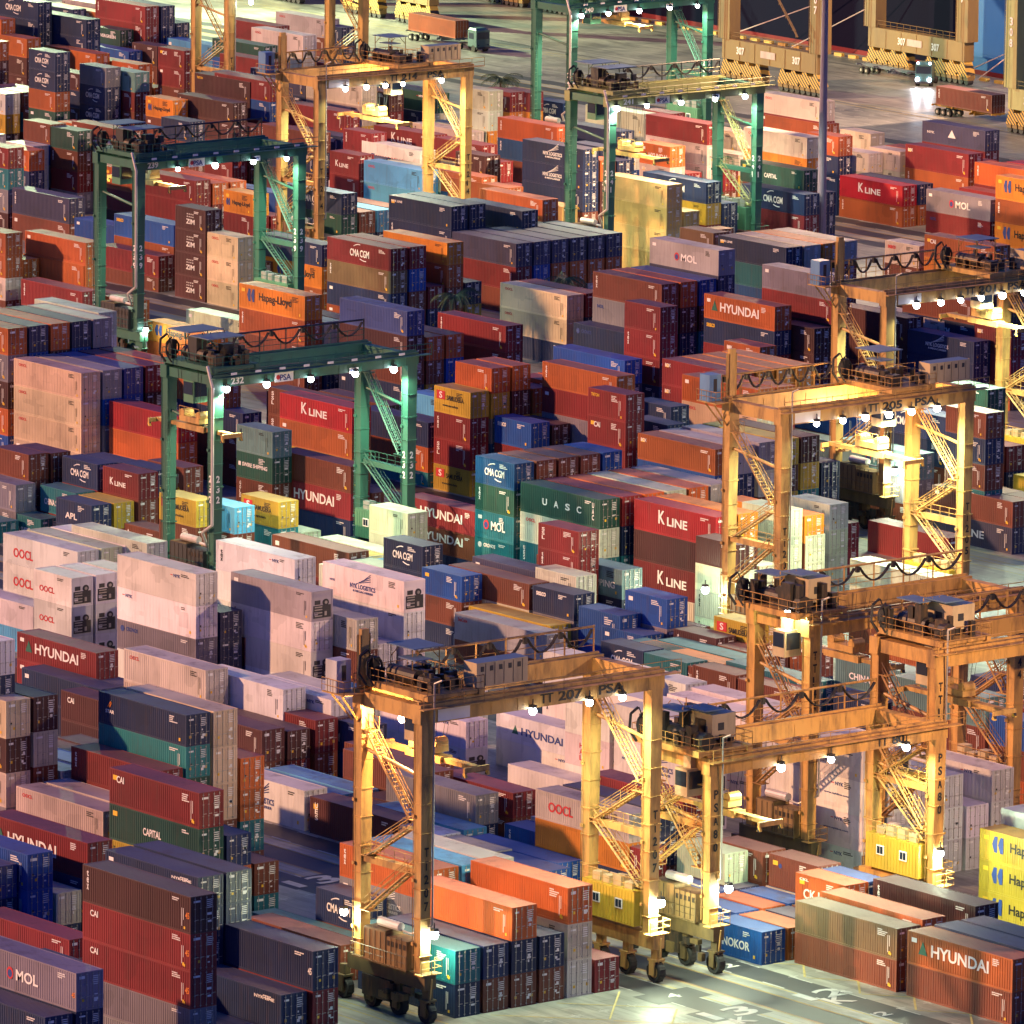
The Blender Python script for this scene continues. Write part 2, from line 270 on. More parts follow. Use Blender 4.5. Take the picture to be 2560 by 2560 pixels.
# ------------------------------------------------------------------ containers
DATA = [
(-469.92,336.15,2,[('G','MOL45',2.892,1,'extra long grey container with white lettering, topmost, left of crane 207',SG),('n','NYKW',2.65,2,0,0),('n','',2.65,0,0,0),('n','',2.65,0,0,0)]),
(-469.92,333.38,1,[('n','',2.650,1,'long navy container, topmost, left of crane 207, leftmost',SG),('n','',2.65,0,0,0),('n','',2.65,0,0,0)]),
(-474.50,349.83,2,[('k','TEX45',2.857,1,'extra long dark brown container with number 45, topmost, left of crane 207',SG),('m','CAI45',2.857,1,'extra long maroon container with number 45, second from top, left of crane 207',SG),('m','CAI45',2.857,1,'extra long maroon container with number 45, third from top, left of crane 207',SG),('G','NEL',2.615,1,'extra long grey container, fourth from top, in front of crane 207',SG),('G','MOLD',2.61,2,0,0)]),
(-481.63,363.68,1,[('n','NYKW',2.916,1,'long navy container, topmost, in front of crane 207',SG)]),
(-481.31,366.45,2,[('n','N45',3.135,1,'extra long navy container with number 45, topmost, in front of crane 207',SG),('m','',2.869,1,'extra long maroon container, second from top, in front of crane 207',SG)]),
(-492.49,363.79,1,[('n','NYKW',2.509,1,'long navy container, topmost, left of crane 207, fourth from left',SG),('n','',2.51,2,0,0),('n','',2.51,2,0,0),('n','',2.51,0,0,0)]),
(-492.55,366.56,1,[('n','',2.518,1,'long navy container, topmost, left of crane 207, rightmost',SG),('n','',2.52,2,0,0),('n','',2.52,0,0,0),('n','',2.52,0,0,0)]),
(-492.03,360.91,1,[('n','',3.50,0,0,0)]),
(-491.85,358.14,1,[('b','',2.68,0,0,0)]),
(-511.12,360.91,1,[('u','',2.934,1,'long blue container, topmost, left of crane 207',SG),('u','',2.93,2,0,0),('n','',2.93,0,0,0)]),
(-512.12,358.14,1,[('U','',2.65,2,0,0),('n','',2.65,2,0,0),('n','',2.65,0,0,0)]),
(-511.12,363.68,1,[('c','OOCLD',2.650,1,'long cream container, topmost, left of crane 207, second from left',SG),('n','',2.65,2,0,0)]),
(-510.77,366.45,2,[('m','HYUNDAI',3.024,1,'extra long maroon container with white lettering, topmost, left of crane 207',SG),('n','',3.02,2,0,0),('n','',3.02,2,0,0)]),
(-497.71,352.60,1,[('u','',3.26,0,0,0)]),
(-497.71,355.37,1,[('m','',2.650,1,'long maroon container, topmost, left of crane 207, leftmost',SG),('n','',2.65,0,0,0)]),
(-484.51,349.94,1,[('n','',2.65,2,0,0),('n','',2.65,0,0,0)]),
(-510.91,352.60,1,[('u','',2.65,0,0,0),('n','',2.65,0,0,0)]),
(-510.91,355.37,1,[('n','',2.65,0,0,0),('n','',2.65,0,0,0)]),
(-477.29,388.18,1,[('O','',2.916,1,'long orange container, topmost, under crane 207, rightmost',SG),('c','OOCLD',2.916,1,'long cream container, second from top, under crane 207',SG),('c','OOCLD',2.92,2,0,0)]),
(-477.29,377.10,1,[('t','',2.650,1,'long teal container, topmost, under crane 207',SG),('n','',2.650,1,'long navy container, second from top, in front of crane 207',SG)]),
(-477.29,379.87,1,[('n','',2.650,1,'long navy container, topmost, under crane 207, second from left',SG),('b','',2.65,2,0,0)]),
(-477.29,382.64,1,[('O','',2.650,1,'long orange container, topmost, under crane 207, second from left',SG),('n','',2.65,2,0,0),('b','',2.65,2,0,0)]),
(-477.29,385.41,1,[('n','',2.650,1,'long navy container, topmost, under crane 207, rightmost',SG),('b','',2.65,2,0,0)]),
(-477.29,390.95,1,[('m','CAID',2.65,2,0,0)]),
(-490.58,385.41,1,[('O','',2.700,1,'long orange container, topmost, under crane 207, leftmost',SG),('G','NYKG',2.70,2,0,0),('b','',2.70,0,0,0)]),
(-490.58,388.18,1,[('l','',2.700,1,'long pale blue container, topmost, under crane 207, left one of two',SG),('u','',2.70,0,0,0),('y','',2.70,0,0,0)]),
(-490.58,390.95,1,[('c','',2.700,1,'long cream container, topmost, under crane 207, left one of two',SG),('u','',2.70,0,0,0),('b','',2.70,0,0,0)]),
(-496.19,382.64,0,[('n','CMA',2.650,1,'short navy container with white lettering, topmost, under crane 207',SG),('?','',2.31,2,0,0)]),
(-494.99,379.87,1,[('t','',2.37,2,0,0)]),
(-491.72,377.10,1,[('b','',2.963,1,'long brown container, topmost, in front of crane 207',SG)]),
(-510.39,377.10,1,[('m','CAI',2.952,1,'long maroon container, topmost, left of crane 207, rightmost',SG),('g','CAPITAL',2.952,1,'long dark green container with white lettering, second from top, left of crane 207',SG),('y','',2.95,2,0,0),('n','',2.95,0,0,0)]),
(-510.39,379.87,1,[('n','',2.65,2,0,0),('O','',2.65,2,0,0),('b','',2.65,0,0,0)]),
(-510.39,382.64,1,[('b','TEXD',2.65,2,0,0),('t','',2.65,2,0,0)]),
(-523.46,385.41,1,[('n','STAR',2.650,1,'long navy container, topmost, left of crane 207, third from left',SG),('t','',2.650,1,'long teal container, second from top, left of crane 207',SG),('g','',2.65,2,0,0),('y','',2.65,0,0,0),('b','',2.65,0,0,0),('?','',1.65,0,0,0)]),
(-523.46,388.18,1,[('C','OOCLD',3.084,1,'long cream container, topmost, left of crane 207, rightmost',SG),('C','OOCLD',3.08,2,0,0),('C','OOCLD',3.08,2,0,0),('b','',2.82,2,0,0),('m','',2.82,0,0,0)]),
(-523.46,390.95,1,[('O','',2.65,2,0,0),('O','',2.65,2,0,0),('t','',2.65,2,0,0),('b','',2.65,2,0,0)]),
(-523.46,382.64,1,[('m','TEXV',2.650,1,'long maroon container, topmost, left of crane 207, second from left',SG),('m','',2.65,2,0,0),('b','',2.65,0,0,0),('b','',2.65,0,0,0)]),
(-523.46,377.10,1,[('c','OOCL',2.650,1,'long cream container with red lettering, topmost, left of crane 207, left one of two',SG),('n','',2.65,0,0,0),('b','',2.65,0,0,0)]),
(-523.46,379.87,1,[('c','',2.65,2,0,0),('n','',2.65,0,0,0),('N','',2.65,0,0,0)]),
(-537.10,377.10,1,[('C','OOCLD',3.166,1,'long cream container, topmost, left of crane 207, leftmost',SG),('k','',2.90,2,0,0),('c','',2.90,2,0,0),('G','',2.90,2,0,0),('n','',2.90,0,0,0)]),
(-537.10,379.87,1,[('k','',2.950,1,'long dark brown container, topmost, left of crane 207, leftmost',SG),('c','OOCLD',2.95,2,0,0),('b','',2.95,2,0,0),('c','',2.95,0,0,0),('n','',2.95,0,0,0)]),
(-537.10,382.64,1,[('w','',2.90,2,0,0),('l','',2.65,0,0,0),('b','',2.65,0,0,0)]),
(-537.10,385.41,1,[('w','',2.90,2,0,0),('l','',2.65,0,0,0),('t','',2.65,0,0,0)]),
(-537.10,388.18,1,[('b','',2.65,2,0,0),('n','',2.65,0,0,0),('b','',2.65,0,0,0)]),
(-537.10,390.95,1,[('k','',2.65,2,0,0),('N','',2.65,0,0,0),('n','',2.65,0,0,0)]),
(-537.56,385.52,1,[('m','',2.60,0,0,0)]),
(-539.44,377.21,1,[('w','',2.90,2,0,0),('n','',2.65,2,0,0),('t','',2.65,0,0,0),('n','',2.65,0,0,0),('b','',2.65,0,0,0),('?','',2.90,0,0,0),('?','',2.90,0,0,0)]),
(-578.16,415.71,1,[('m','HYUNDAI',2.517,1,'long maroon container with white lettering, topmost, in front of crane 232',SG),('m','',2.52,2,0,0),('N','',2.52,0,0,0)]),
(-573.50,412.94,1,[('n','NYKW',2.677,1,'long navy container, topmost, left of crane 207, second from left',SG),('n','',2.68,2,0,0)]),
(-572.63,415.82,1,[('p','',2.55,2,0,0),('n','',2.55,0,0,0)]),
(-563.57,410.17,1,[('k','CAIS',2.650,1,'long dark brown container, topmost, left of crane 207, second from left',SG),('?','',2.66,2,0,0)]),
(-561.76,415.71,1,[('c','OOCL',2.901,1,'long cream container with red lettering, topmost, left of crane 207, right one of two',SG),('c','',2.90,2,0,0),('c','',2.90,0,0,0)]),
(-585.37,418.48,1,[('k','',3.31,2,0,0)]),
(-558.28,421.25,1,[('w','',3.55,0,0,0),('l','',3.25,0,0,0)]),
(-554.17,418.48,1,[('w','BLU',2.896,1,'long white container, topmost, left of crane 207, left one of two',SG),('l','',2.65,0,0,0),('?','',2.38,0,0,0)]),
(-551.05,421.36,1,[('w','',2.896,1,'long white container, topmost, beyond crane 207',SG),('l','',2.65,0,0,0),('?','',1.63,0,0,0)]),
(-549.83,412.94,1,[('k','TEXD',2.854,1,'long dark brown container, topmost, left of crane 207, third from left',SG),('b','',2.85,2,0,0)]),
(-549.83,415.71,1,[('k','',2.650,1,'long dark brown container, topmost, left of crane 207, rightmost',SG),('m','',2.65,2,0,0)]),
(-549.67,418.59,1,[('m','',2.966,1,'long maroon container, topmost, beyond crane 207',SG),('b','',2.97,2,0,0)]),
(-550.28,421.47,1,[('k','',2.83,2,0,0),('n','',2.83,2,0,0)]),
(-546.50,421.55,1,[('n','C',2.775,1,'long navy container, topmost, under crane 207, leftmost',SG),('N','',2.77,2,0,0)]),
(-536.44,407.40,1,[('w','NYKL',3.493,1,'long white container, topmost, left of crane 207, right one of two',SG)]),
(-536.44,410.17,1,[('l','',2.65,2,0,0)]),
(-536.44,412.94,1,[('l','',2.65,2,0,0)]),
(-523.45,407.40,1,[('k','UES',3.200,1,'long dark brown container, topmost, under crane 207',SG)]),
(-523.45,410.17,1,[('k','',2.65,2,0,0)]),
(-523.45,412.94,1,[('k','',2.65,2,0,0)]),
(-533.18,418.48,1,[('b','',2.41,2,0,0),('b','',2.41,0,0,0)]),
(-529.75,415.71,1,[('b','',2.584,1,'long brown container, topmost, under crane 207',SG),('k','',2.58,2,0,0)]),
(-520.26,413.05,1,[('G','DGR',2.616,1,'long grey container, topmost, under crane 207',SG),('n','',2.62,2,0,0)]),
(-507.46,415.71,1,[('u','',2.65,2,0,0)]),
(-507.46,418.48,1,[('w','',2.90,2,0,0)]),
(-518.32,410.28,1,[('l','',3.006,1,'long pale blue container, topmost, under crane 207, right one of two',SG)]),
(-518.32,407.51,1,[('w','',2.90,2,0,0)]),
(-499.98,412.94,1,[('c','OOCLG',2.434,1,'long cream container, topmost, under crane 207, right one of two',SG),('h','',2.434,1,'long golden orange container, second from top, under crane 207',SG),('n','',2.434,1,'long navy container, third from top, under crane 207',SG)]),
(-499.98,415.82,1,[('p','',2.434,1,'long slate container, topmost, under crane 207',SG),('n','',2.43,2,0,0),('b','',2.43,2,0,0)]),
(-499.98,418.59,1,[('m','',2.650,1,'long maroon container, topmost, under crane 207, rightmost',SG),('b','',2.65,2,0,0),('N','',2.65,0,0,0)]),
(-505.65,410.17,1,[('u','',2.539,1,'long blue container, topmost, under crane 207',SG)]),
(-503.69,407.40,1,[('u','',2.60,2,0,0)]),
(-511.45,407.51,1,[('c','',2.73,2,0,0)]),
(-498.23,413.05,1,[('m','',2.319,1,'long maroon container, topmost, under crane 207, second from left',SG),('b','',2.32,2,0,0)]),
(-522.19,418.59,1,[('m','BRS',2.202,1,'long maroon container, topmost, under crane 207, leftmost',SG),('b','',2.20,2,0,0)]),
(-463.68,410.17,1,[('d','',2.533,1,'long olive brown container, topmost, under crane 80',SG),('b','',2.533,1,'long brown container, second from top, under crane 80',SG)]),
(-450.26,410.17,1,[('O','HYUNDAI',2.611,1,'long orange container with white lettering, topmost, in front of crane 80',SG),('b','',2.611,1,'long brown container, second from top, in front of crane 80',SG)]),
(-450.26,412.94,1,[('p','',2.65,2,0,0),('G','',2.65,0,0,0)]),
(-450.26,415.71,1,[('p','',2.65,2,0,0),('b','',2.65,0,0,0)]),
(-463.87,412.94,1,[('O','',2.694,1,'long orange container, topmost, under crane 80',SG),('y','',2.69,0,0,0)]),
(-463.88,418.48,1,[('k','TEXV',2.843,1,'long dark brown container, topmost, under crane 80',SG),('y','',2.84,0,0,0)]),
(-585.16,431.90,1,[('w','NYK',3.017,1,'long white container, topmost, in front of crane 232',SG),('w','NYK2',3.017,1,'long white container, second from top, in front of crane 232',SG),('G','CRONOS',2.761,1,'long grey container, third from top, in front of crane 232',SG),('w','',3.02,2,0,0)]),
(-585.16,434.67,1,[('p','',2.65,2,0,0),('p','',2.65,2,0,0),('p','',2.65,2,0,0)]),
(-585.16,437.44,1,[('k','',2.65,2,0,0),('p','',2.65,2,0,0)]),
(-575.26,437.55,1,[('P','R',2.775,1,'long lilac grey container with cooling unit, topmost, in front of crane 232',SG),('w','TEXW',2.775,1,'long white container, second from top, beyond crane 207',SG),('w','TRI',2.775,1,'long white container, third from top, beyond crane 207',SG),('w','',2.77,2,0,0)]),
(-588.62,445.75,1,[('w','NYKT',2.776,1,'long white container, topmost, under crane 232',SG),('w','',2.78,2,0,0),('w','',2.78,2,0,0),('w','',2.78,0,0,0)]),
(-572.19,445.75,1,[('w','NYKLR',2.907,1,'long white container with blue lettering, topmost, in front of crane 232',SG),('w','OOCLB',2.907,1,'long white container with red lettering, second from top, beyond crane 207',SG),('w','',2.91,2,0,0),('w','',2.91,0,0,0)]),
(-572.00,440.21,1,[('c','BLU',2.915,1,'long cream container, topmost, beyond crane 207',SG),('b','',2.915,1,'long brown container, second from top, beyond crane 207',SG),('u','',2.91,2,0,0)]),
(-572.82,442.98,1,[('w','',3.02,2,0,0),('w','',3.02,2,0,0)]),
(-604.58,431.90,0,[('w','OOCLR',2.801,1,'short white container with red lettering, topmost, left of crane 232',SG),('w','OOCLR',2.801,1,'short white container with red lettering, second from top, left of crane 232',SG),('w','OOCLR',2.80,2,0,0)]),
(-604.58,434.67,0,[('w','RR',2.80,2,0,0),('w','RR',2.80,2,0,0),('w','RR',2.80,2,0,0)]),
(-604.58,437.44,0,[('w','',2.80,2,0,0),('w','',2.80,2,0,0),('w','',2.80,2,0,0)]),
(-615.25,440.21,1,[('w','OOCLX',2.785,1,'long white container with red lettering, topmost, left of crane 232, right one of two',SG),('w','OOCLX',2.78,2,0,0),('w','',2.78,2,0,0)]),
(-615.25,442.98,1,[('e','OOCLD',2.62,2,0,0),('w','',2.87,0,0,0),('w','',2.87,0,0,0)]),
(-615.25,445.75,1,[('w','',2.78,2,0,0),('w','',2.78,0,0,0),('w','',2.78,0,0,0)]),
(-610.74,431.90,1,[('w','OOCLR',2.470,1,'long white container with red lettering, topmost, left of crane 232, left one of two',SG),('l','',2.26,2,0,0)]),
(-611.94,445.86,1,[('e','',2.650,1,'long mint container, topmost, left of crane 232',SG),('e','',2.65,0,0,0),('?','',3.73,0,0,0)]),
(-527.10,440.21,1,[('w','',2.763,1,'long white container, topmost, under crane 207, rightmost',SG),('w','',2.76,0,0,0),('w','',2.76,0,0,0)]),
(-562.00,434.67,1,[('w','GES',2.99,2,0,0)]),
(-555.95,440.21,1,[('w','',2.427,1,'long white container, topmost, under crane 207, second from left',SG),('w','',2.43,2,0,0)]),
(-561.89,431.90,1,[('w','NYKLR',2.213,1,'long white container with blue lettering, topmost, beyond crane 207',SG),('w','',2.21,2,0,0)]),
(-527.35,431.90,1,[('w','',2.230,1,'long white container, topmost, under crane 207, third from left',SG)]),
(-532.26,445.75,1,[('w','',2.93,2,0,0),('w','',2.93,0,0,0),('w','',2.93,0,0,0)]),
(-647.50,464.97,0,[('n','APL',2.671,1,'short navy container with white lettering, topmost, left of crane 232, left one of two',SG),('n','',2.67,2,0,0)]),
(-647.50,467.74,0,[('y','',2.65,2,0,0),('m','',2.65,2,0,0)]),
(-654.09,467.74,0,[('t','CHINA',2.67,2,0,0),('m','',2.67,2,0,0)]),
(-647.20,470.51,0,[('m','KLINE',2.675,1,'short maroon container with white lettering, topmost, left of crane 232',SG),('b','',2.67,2,0,0),('n','',2.67,0,0,0)]),
(-647.20,473.28,0,[('m','TEXD',2.65,2,0,0),('n','',2.65,0,0,0)]),
(-654.20,470.51,0,[('n','CMA',2.649,1,'short navy container with white lettering, topmost, left of crane 232, right one of two',SG),('m','',2.65,2,0,0),('b','',2.65,0,0,0)]),
(-654.29,473.28,0,[('p','',2.65,2,0,0),('b','',2.65,0,0,0),('?','',2.55,0,0,0)]),
(-660.55,464.97,0,[('G','OOCLD',2.746,1,'short grey container, topmost, left of crane 232',SG),('G','',2.75,2,0,0)]),
(-662.24,467.74,0,[('b','TEXD',2.693,1,'short brown container, topmost, left of crane 232',SG),('k','',2.69,2,0,0),('n','',2.69,2,0,0)]),
(-662.24,470.51,0,[('b','TEXD',2.65,2,0,0),('k','',2.65,2,0,0),('b','',2.65,0,0,0)]),
(-665.77,473.28,0,[('O','',2.82,0,0,0),('t','',2.82,0,0,0)]),
(-647.16,476.05,0,[('b','TEXV',2.69,2,0,0),('n','',2.69,2,0,0),('t','',2.69,0,0,0)]),
(-648.16,473.39,0,[('n','',2.65,2,0,0),('n','',2.65,0,0,0),('n','',2.65,0,0,0)]),
(-626.25,462.20,0,[('y','SAM',2.650,1,'short yellow container with black lettering, topmost, under crane 232, left one of two',SG),('b','',2.650,1,'short brown container, second from top, under crane 232',SG),('?','',3.96,2,0,0)]),
(-623.73,464.97,0,[('l','OOCLD',2.650,1,'short pale blue container, topmost, under crane 232',SG),('b','',2.65,2,0,0),('?','',3.40,0,0,0)]),
(-659.57,462.20,1,[('t','',2.12,2,0,0)]),
(-656.36,465.08,0,[('t','CHINA',2.60,2,0,0)]),
(-624.00,470.51,0,[('y','SAM',2.650,1,'short yellow container with black lettering, topmost, under crane 232, right one of two',SG),('t','',2.65,2,0,0),('?','',3.30,0,0,0)]),
(-624.00,473.28,0,[('e','',2.65,2,0,0),('y','',2.65,0,0,0)]),
(-639.69,467.74,0,[('b','TEXV',3.59,2,0,0)]),
(-610.62,476.05,0,[('e','OOCLD',2.650,1,'short mint container, topmost, under crane 232',SG),('e','',2.65,2,0,0),('?','',3.60,0,0,0)]),
(-597.61,467.74,0,[('n','CMA',2.650,1,'short navy container with white lettering, topmost, under crane 232',SG),('n','',2.65,2,0,0),('?','',3.26,0,0,0)]),
(-588.09,464.97,0,[('u','WB',2.488,1,'short blue container, topmost, beyond crane 207',SG),('b','',2.49,2,0,0),('n','',2.49,2,0,0)]),
(-588.92,470.51,0,[('b','',2.36,0,0,0),('n','',2.36,0,0,0),('n','',2.36,0,0,0)]),
(-609.10,467.74,1,[('b','DGRN',3.087,1,'long brown container, topmost, under crane 232, left one of two',SG),('m','',3.09,2,0,0)]),
(-609.10,470.51,1,[('y','',2.65,2,0,0),('u','',2.65,0,0,0)]),
(-609.10,473.28,1,[('e','',2.65,2,0,0),('N','',2.65,0,0,0)]),
(-604.10,467.85,0,[('e','',2.76,2,0,0),('e','',2.76,0,0,0)]),
(-604.10,470.62,0,[('l','',2.65,2,0,0),('b','',2.65,0,0,0)]),
(-604.10,464.97,0,[('e','',2.65,2,0,0),('e','',2.65,0,0,0)]),
(-584.64,476.05,0,[('b','',2.67,2,0,0),('e','',2.67,0,0,0),('e','',2.67,0,0,0)]),
(-581.44,467.74,1,[('b','',2.493,1,'long brown container, topmost, beyond crane 207',SG),('c','',2.49,2,0,0),('b','',2.49,0,0,0)]),
(-581.44,470.62,1,[('p','',2.65,2,0,0),('m','',2.65,0,0,0),('b','',2.65,0,0,0)]),
(-581.00,473.28,0,[('m','SSL',2.383,1,'short maroon container, topmost, left of crane 144',SG),('m','TEXV',2.38,2,0,0),('b','',2.38,2,0,0),('n','',2.38,0,0,0),('y','',2.38,0,0,0)]),
(-577.91,470.51,0,[('e','',2.81,2,0,0),('b','',2.81,0,0,0),('m','',2.81,0,0,0)]),
(-577.92,476.05,0,[('T','SHIP',2.811,1,'short grey teal container with white lettering, topmost, left of crane 144',SG),('n','',2.81,2,0,0),('y','',2.81,0,0,0)]),
(-574.80,467.74,0,[('n','SEACO',2.495,1,'short navy container, topmost, left of crane 144',SG),('G','',2.50,2,0,0),('n','',2.50,2,0,0)]),
(-564.63,470.51,0,[('u','',2.788,1,'short blue container, topmost, left of crane 144, right one of two',SG),('G','OOCL',2.79,2,0,0),('G','',2.79,0,0,0)]),
(-564.63,467.74,0,[('u','',2.65,2,0,0),('u','',2.65,0,0,0)]),
(-564.63,473.28,0,[('b','',2.65,2,0,0),('b','',2.65,0,0,0)]),
(-551.77,462.20,0,[('t','',2.76,2,0,0),('n','',2.76,0,0,0)]),
(-544.91,462.20,0,[('b','TRI',2.76,2,0,0),('b','',2.76,0,0,0)]),
(-557.60,470.51,0,[('k','TEXV',2.93,2,0,0),('N','',2.93,0,0,0)]),
(-574.80,464.97,1,[('y','',2.45,2,0,0),('b','',2.45,0,0,0)]),
(-594.32,486.70,1,[('g','UASC',2.894,1,'long dark green container with white lettering, topmost, left of crane 144',SG),('e','OOCL',2.894,1,'long mint container with red lettering, second from top, left of crane 144',SG),('t','UESV',2.89,2,0,0),('m','',2.89,0,0,0)]),
(-594.32,489.47,1,[('m','',2.894,1,'long maroon container, topmost, left of crane 144',SG),('n','',2.89,2,0,0),('t','',2.89,2,0,0),('n','',2.89,0,0,0)]),
(-594.32,492.24,1,[('O','',2.89,2,0,0),('b','',2.89,0,0,0),('u','',2.89,0,0,0),('b','',2.89,0,0,0)]),
(-594.32,495.01,1,[('e','',2.89,2,0,0),('y','',2.89,0,0,0),('b','',2.89,0,0,0),('b','',2.89,0,0,0)]),
(-594.32,497.78,1,[('O','',2.89,2,0,0),('O','',2.89,0,0,0),('b','',2.89,0,0,0),('u','',2.89,0,0,0)]),
(-594.32,500.55,1,[('P','',3.09,2,0,0),('n','',2.83,0,0,0),('k','',2.83,0,0,0),('b','',2.83,0,0,0)]),
(-607.52,486.70,0,[('N','CMA',2.650,1,'short deep blue container with white lettering, topmost, right of crane 232',SG),('g','TEXV',2.650,1,'short dark green container, second from top, right of crane 232',SG),('t','MOL',2.650,1,'short teal container with white lettering, third from top, right of crane 232',SG),('t','CRONOS',2.65,2,0,0),('?','',2.54,0,0,0)]),
(-607.52,489.47,0,[('b','',2.65,2,0,0),('b','',2.65,0,0,0),('c','',2.65,0,0,0),('n','',2.65,0,0,0),('?','',2.54,0,0,0)]),
(-607.52,492.24,0,[('b','',2.65,2,0,0),('b','',2.65,0,0,0),('n','',2.65,0,0,0),('y','',2.65,0,0,0),('?','',2.54,0,0,0)]),
(-607.52,495.01,0,[('b','',2.65,2,0,0),('n','',2.65,0,0,0),('b','',2.65,0,0,0),('b','',2.65,0,0,0),('?','',2.54,0,0,0)]),
(-607.52,497.78,0,[('u','',2.65,2,0,0),('b','',2.65,0,0,0),('b','',2.65,0,0,0),('b','',2.65,0,0,0),('?','',2.54,0,0,0)]),
(-580.34,489.47,1,[('r','KLINE',2.921,1,'long bright red container with white lettering, topmost, left of crane 144',SG),('k','',2.921,1,'long dark brown container, second from top, left of crane 144',SG),('m','KLINE',2.921,1,'long maroon container with white lettering, third from top, left of crane 144',SG),('c','',2.92,2,0,0)]),
(-580.34,492.24,1,[('h','',2.921,1,'long golden orange container, topmost, under crane 205',SG),('n','',2.92,2,0,0),('b','',2.92,0,0,0),('n','',2.92,0,0,0)]),
(-580.34,497.78,1,[('e','',2.65,2,0,0),('e','',2.65,2,0,0),('e','',2.65,2,0,0)]),
(-580.34,500.55,1,[('h','',2.65,2,0,0),('b','',2.65,2,0,0),('n','',2.65,2,0,0),('b','',2.65,2,0,0)]),
(-613.02,486.81,1,[('m','HYUNDAI',2.493,1,'long maroon container with white lettering, topmost, right of crane 232',SG),('b','HYUN2',2.49,2,0,0),('n','',2.49,2,0,0)]),
(-613.02,489.58,1,[('b','',2.65,0,0,0),('c','',2.65,0,0,0)]),
(-637.17,489.47,1,[('b','',2.761,1,'long brown container, topmost, under crane 232, right one of two',SG),('m','HYUNDAI',2.761,1,'long maroon container with white lettering, second from top, under crane 232',SG),('n','',2.761,1,'long navy container, third from top, under crane 232',SG)]),
(-637.17,492.24,1,[('b','',2.65,2,0,0),('b','',2.65,0,0,0)]),
(-646.54,486.70,0,[('T','HAMV',2.682,1,'short grey teal container, topmost, under crane 232',SG),('g','SWIRE',2.682,1,'short dark green container with white lettering, second from top, under crane 232',SG),('b','GOLD',2.68,2,0,0),('n','',2.68,0,0,0)]),
(-683.48,489.47,1,[('C','OOCL',2.863,1,'long cream container with red lettering, topmost, in front of crane 239',SG),('C','OOCL',2.863,1,'long cream container with red lettering, second from top, left of crane 232',SG),('C','OOCL',2.863,1,'long cream container with red lettering, third from top, left of crane 232',SG),('C','',2.86,2,0,0)]),
(-683.48,492.24,1,[('P','',3.058,1,'long lilac grey container, topmost, in front of crane 239',SG),('u','',2.80,2,0,0),('G','',2.80,2,0,0),('b','',2.80,2,0,0)]),
(-683.48,495.01,1,[('U','',2.86,2,0,0),('u','',2.86,2,0,0),('y','',2.86,0,0,0),('n','',2.86,0,0,0)]),
(-683.48,497.78,1,[('m','',2.86,2,0,0),('k','',2.86,2,0,0),('n','',2.86,0,0,0),('n','',2.86,0,0,0)]),
(-683.48,500.55,1,[('o','',2.86,2,0,0),('n','',2.86,2,0,0),('b','',2.86,0,0,0),('n','',2.86,0,0,0)]),
(-670.11,492.24,1,[('r','',2.824,1,'long bright red container, topmost, left of crane 232',SG),('O','',2.824,1,'long orange container, second from top, left of crane 232, left one of two',SG),('u','',2.82,0,0,0)]),
(-670.11,500.55,1,[('n','',2.650,1,'long navy container, topmost, under crane 232, left one of two',SG),('b','',2.65,2,0,0),('b','',2.65,2,0,0)]),
(-696.76,489.47,1,[('O','',2.88,2,0,0),('G','',2.88,2,0,0),('k','',2.88,2,0,0),('O','',2.88,2,0,0),('u','',2.88,2,0,0)]),
(-696.76,492.24,1,[('p','',2.88,2,0,0),('u','',2.88,2,0,0),('b','',2.88,0,0,0),('G','',2.88,0,0,0),('N','',2.88,0,0,0)]),
(-696.76,495.01,1,[('O','',2.88,2,0,0),('k','',2.88,2,0,0),('c','',2.88,0,0,0),('c','',2.88,0,0,0),('N','',2.88,0,0,0)]),
(-696.76,497.78,1,[('p','',2.88,2,0,0),('u','',2.88,2,0,0),('b','',2.88,0,0,0),('n','',2.88,0,0,0),('b','',2.88,0,0,0)]),
(-696.76,500.55,1,[('P','',3.09,2,0,0),('n','',2.83,2,0,0),('u','',2.83,0,0,0),('n','',2.83,0,0,0),('b','',2.83,0,0,0)]),
(-673.88,500.66,1,[('o','CAI',2.650,1,'long rust orange container, topmost, under crane 232',SG),('b','',2.65,2,0,0),('?','',2.62,0,0,0),('?','',2.62,0,0,0)]),
(-718.64,517.00,1,[('e','',2.65,2,0,0),('w','',2.90,2,0,0),('u','',2.65,0,0,0),('?','',2.57,0,0,0)]),
(-652.76,517.00,0,[('y','SAM',2.746,1,'short yellow container with black lettering, topmost, right of crane 232',SG),('m','',2.746,1,'short maroon container, second from top, right of crane 232',SG),('m','SSL',2.746,1,'short maroon container, third from top, right of crane 232',SG),('y','SAM2',2.746,1,'short yellow container with black lettering, fourth from top, right of crane 232',SG)]),
(-652.76,519.77,0,[('O','FLO',2.650,1,'short orange container, topmost, right of crane 232',SG),('y','',2.65,2,0,0),('G','',2.65,2,0,0),('N','',2.65,2,0,0),('b','',2.65,0,0,0)]),
(-652.76,522.54,0,[('O','',2.65,2,0,0),('k','',2.65,2,0,0),('y','',2.65,2,0,0),('y','',2.65,0,0,0),('k','',2.65,0,0,0)]),
(-652.76,525.31,0,[('O','',2.65,2,0,0),('y','',2.65,2,0,0),('k','',2.65,0,0,0),('b','',2.65,0,0,0)]),
(-652.76,528.08,0,[('O','',2.75,2,0,0),('y','',2.75,0,0,0),('y','',2.75,0,0,0),('k','',2.75,0,0,0)]),
(-652.76,530.85,0,[('O','',2.75,2,0,0),('k','',2.75,0,0,0),('k','',2.75,0,0,0),('k','',2.75,0,0,0)]),
(-646.09,519.77,0,[('u','SEACO',2.802,1,'short blue container, topmost, right of crane 232',SG),('m','',2.80,2,0,0),('b','',2.80,0,0,0)]),
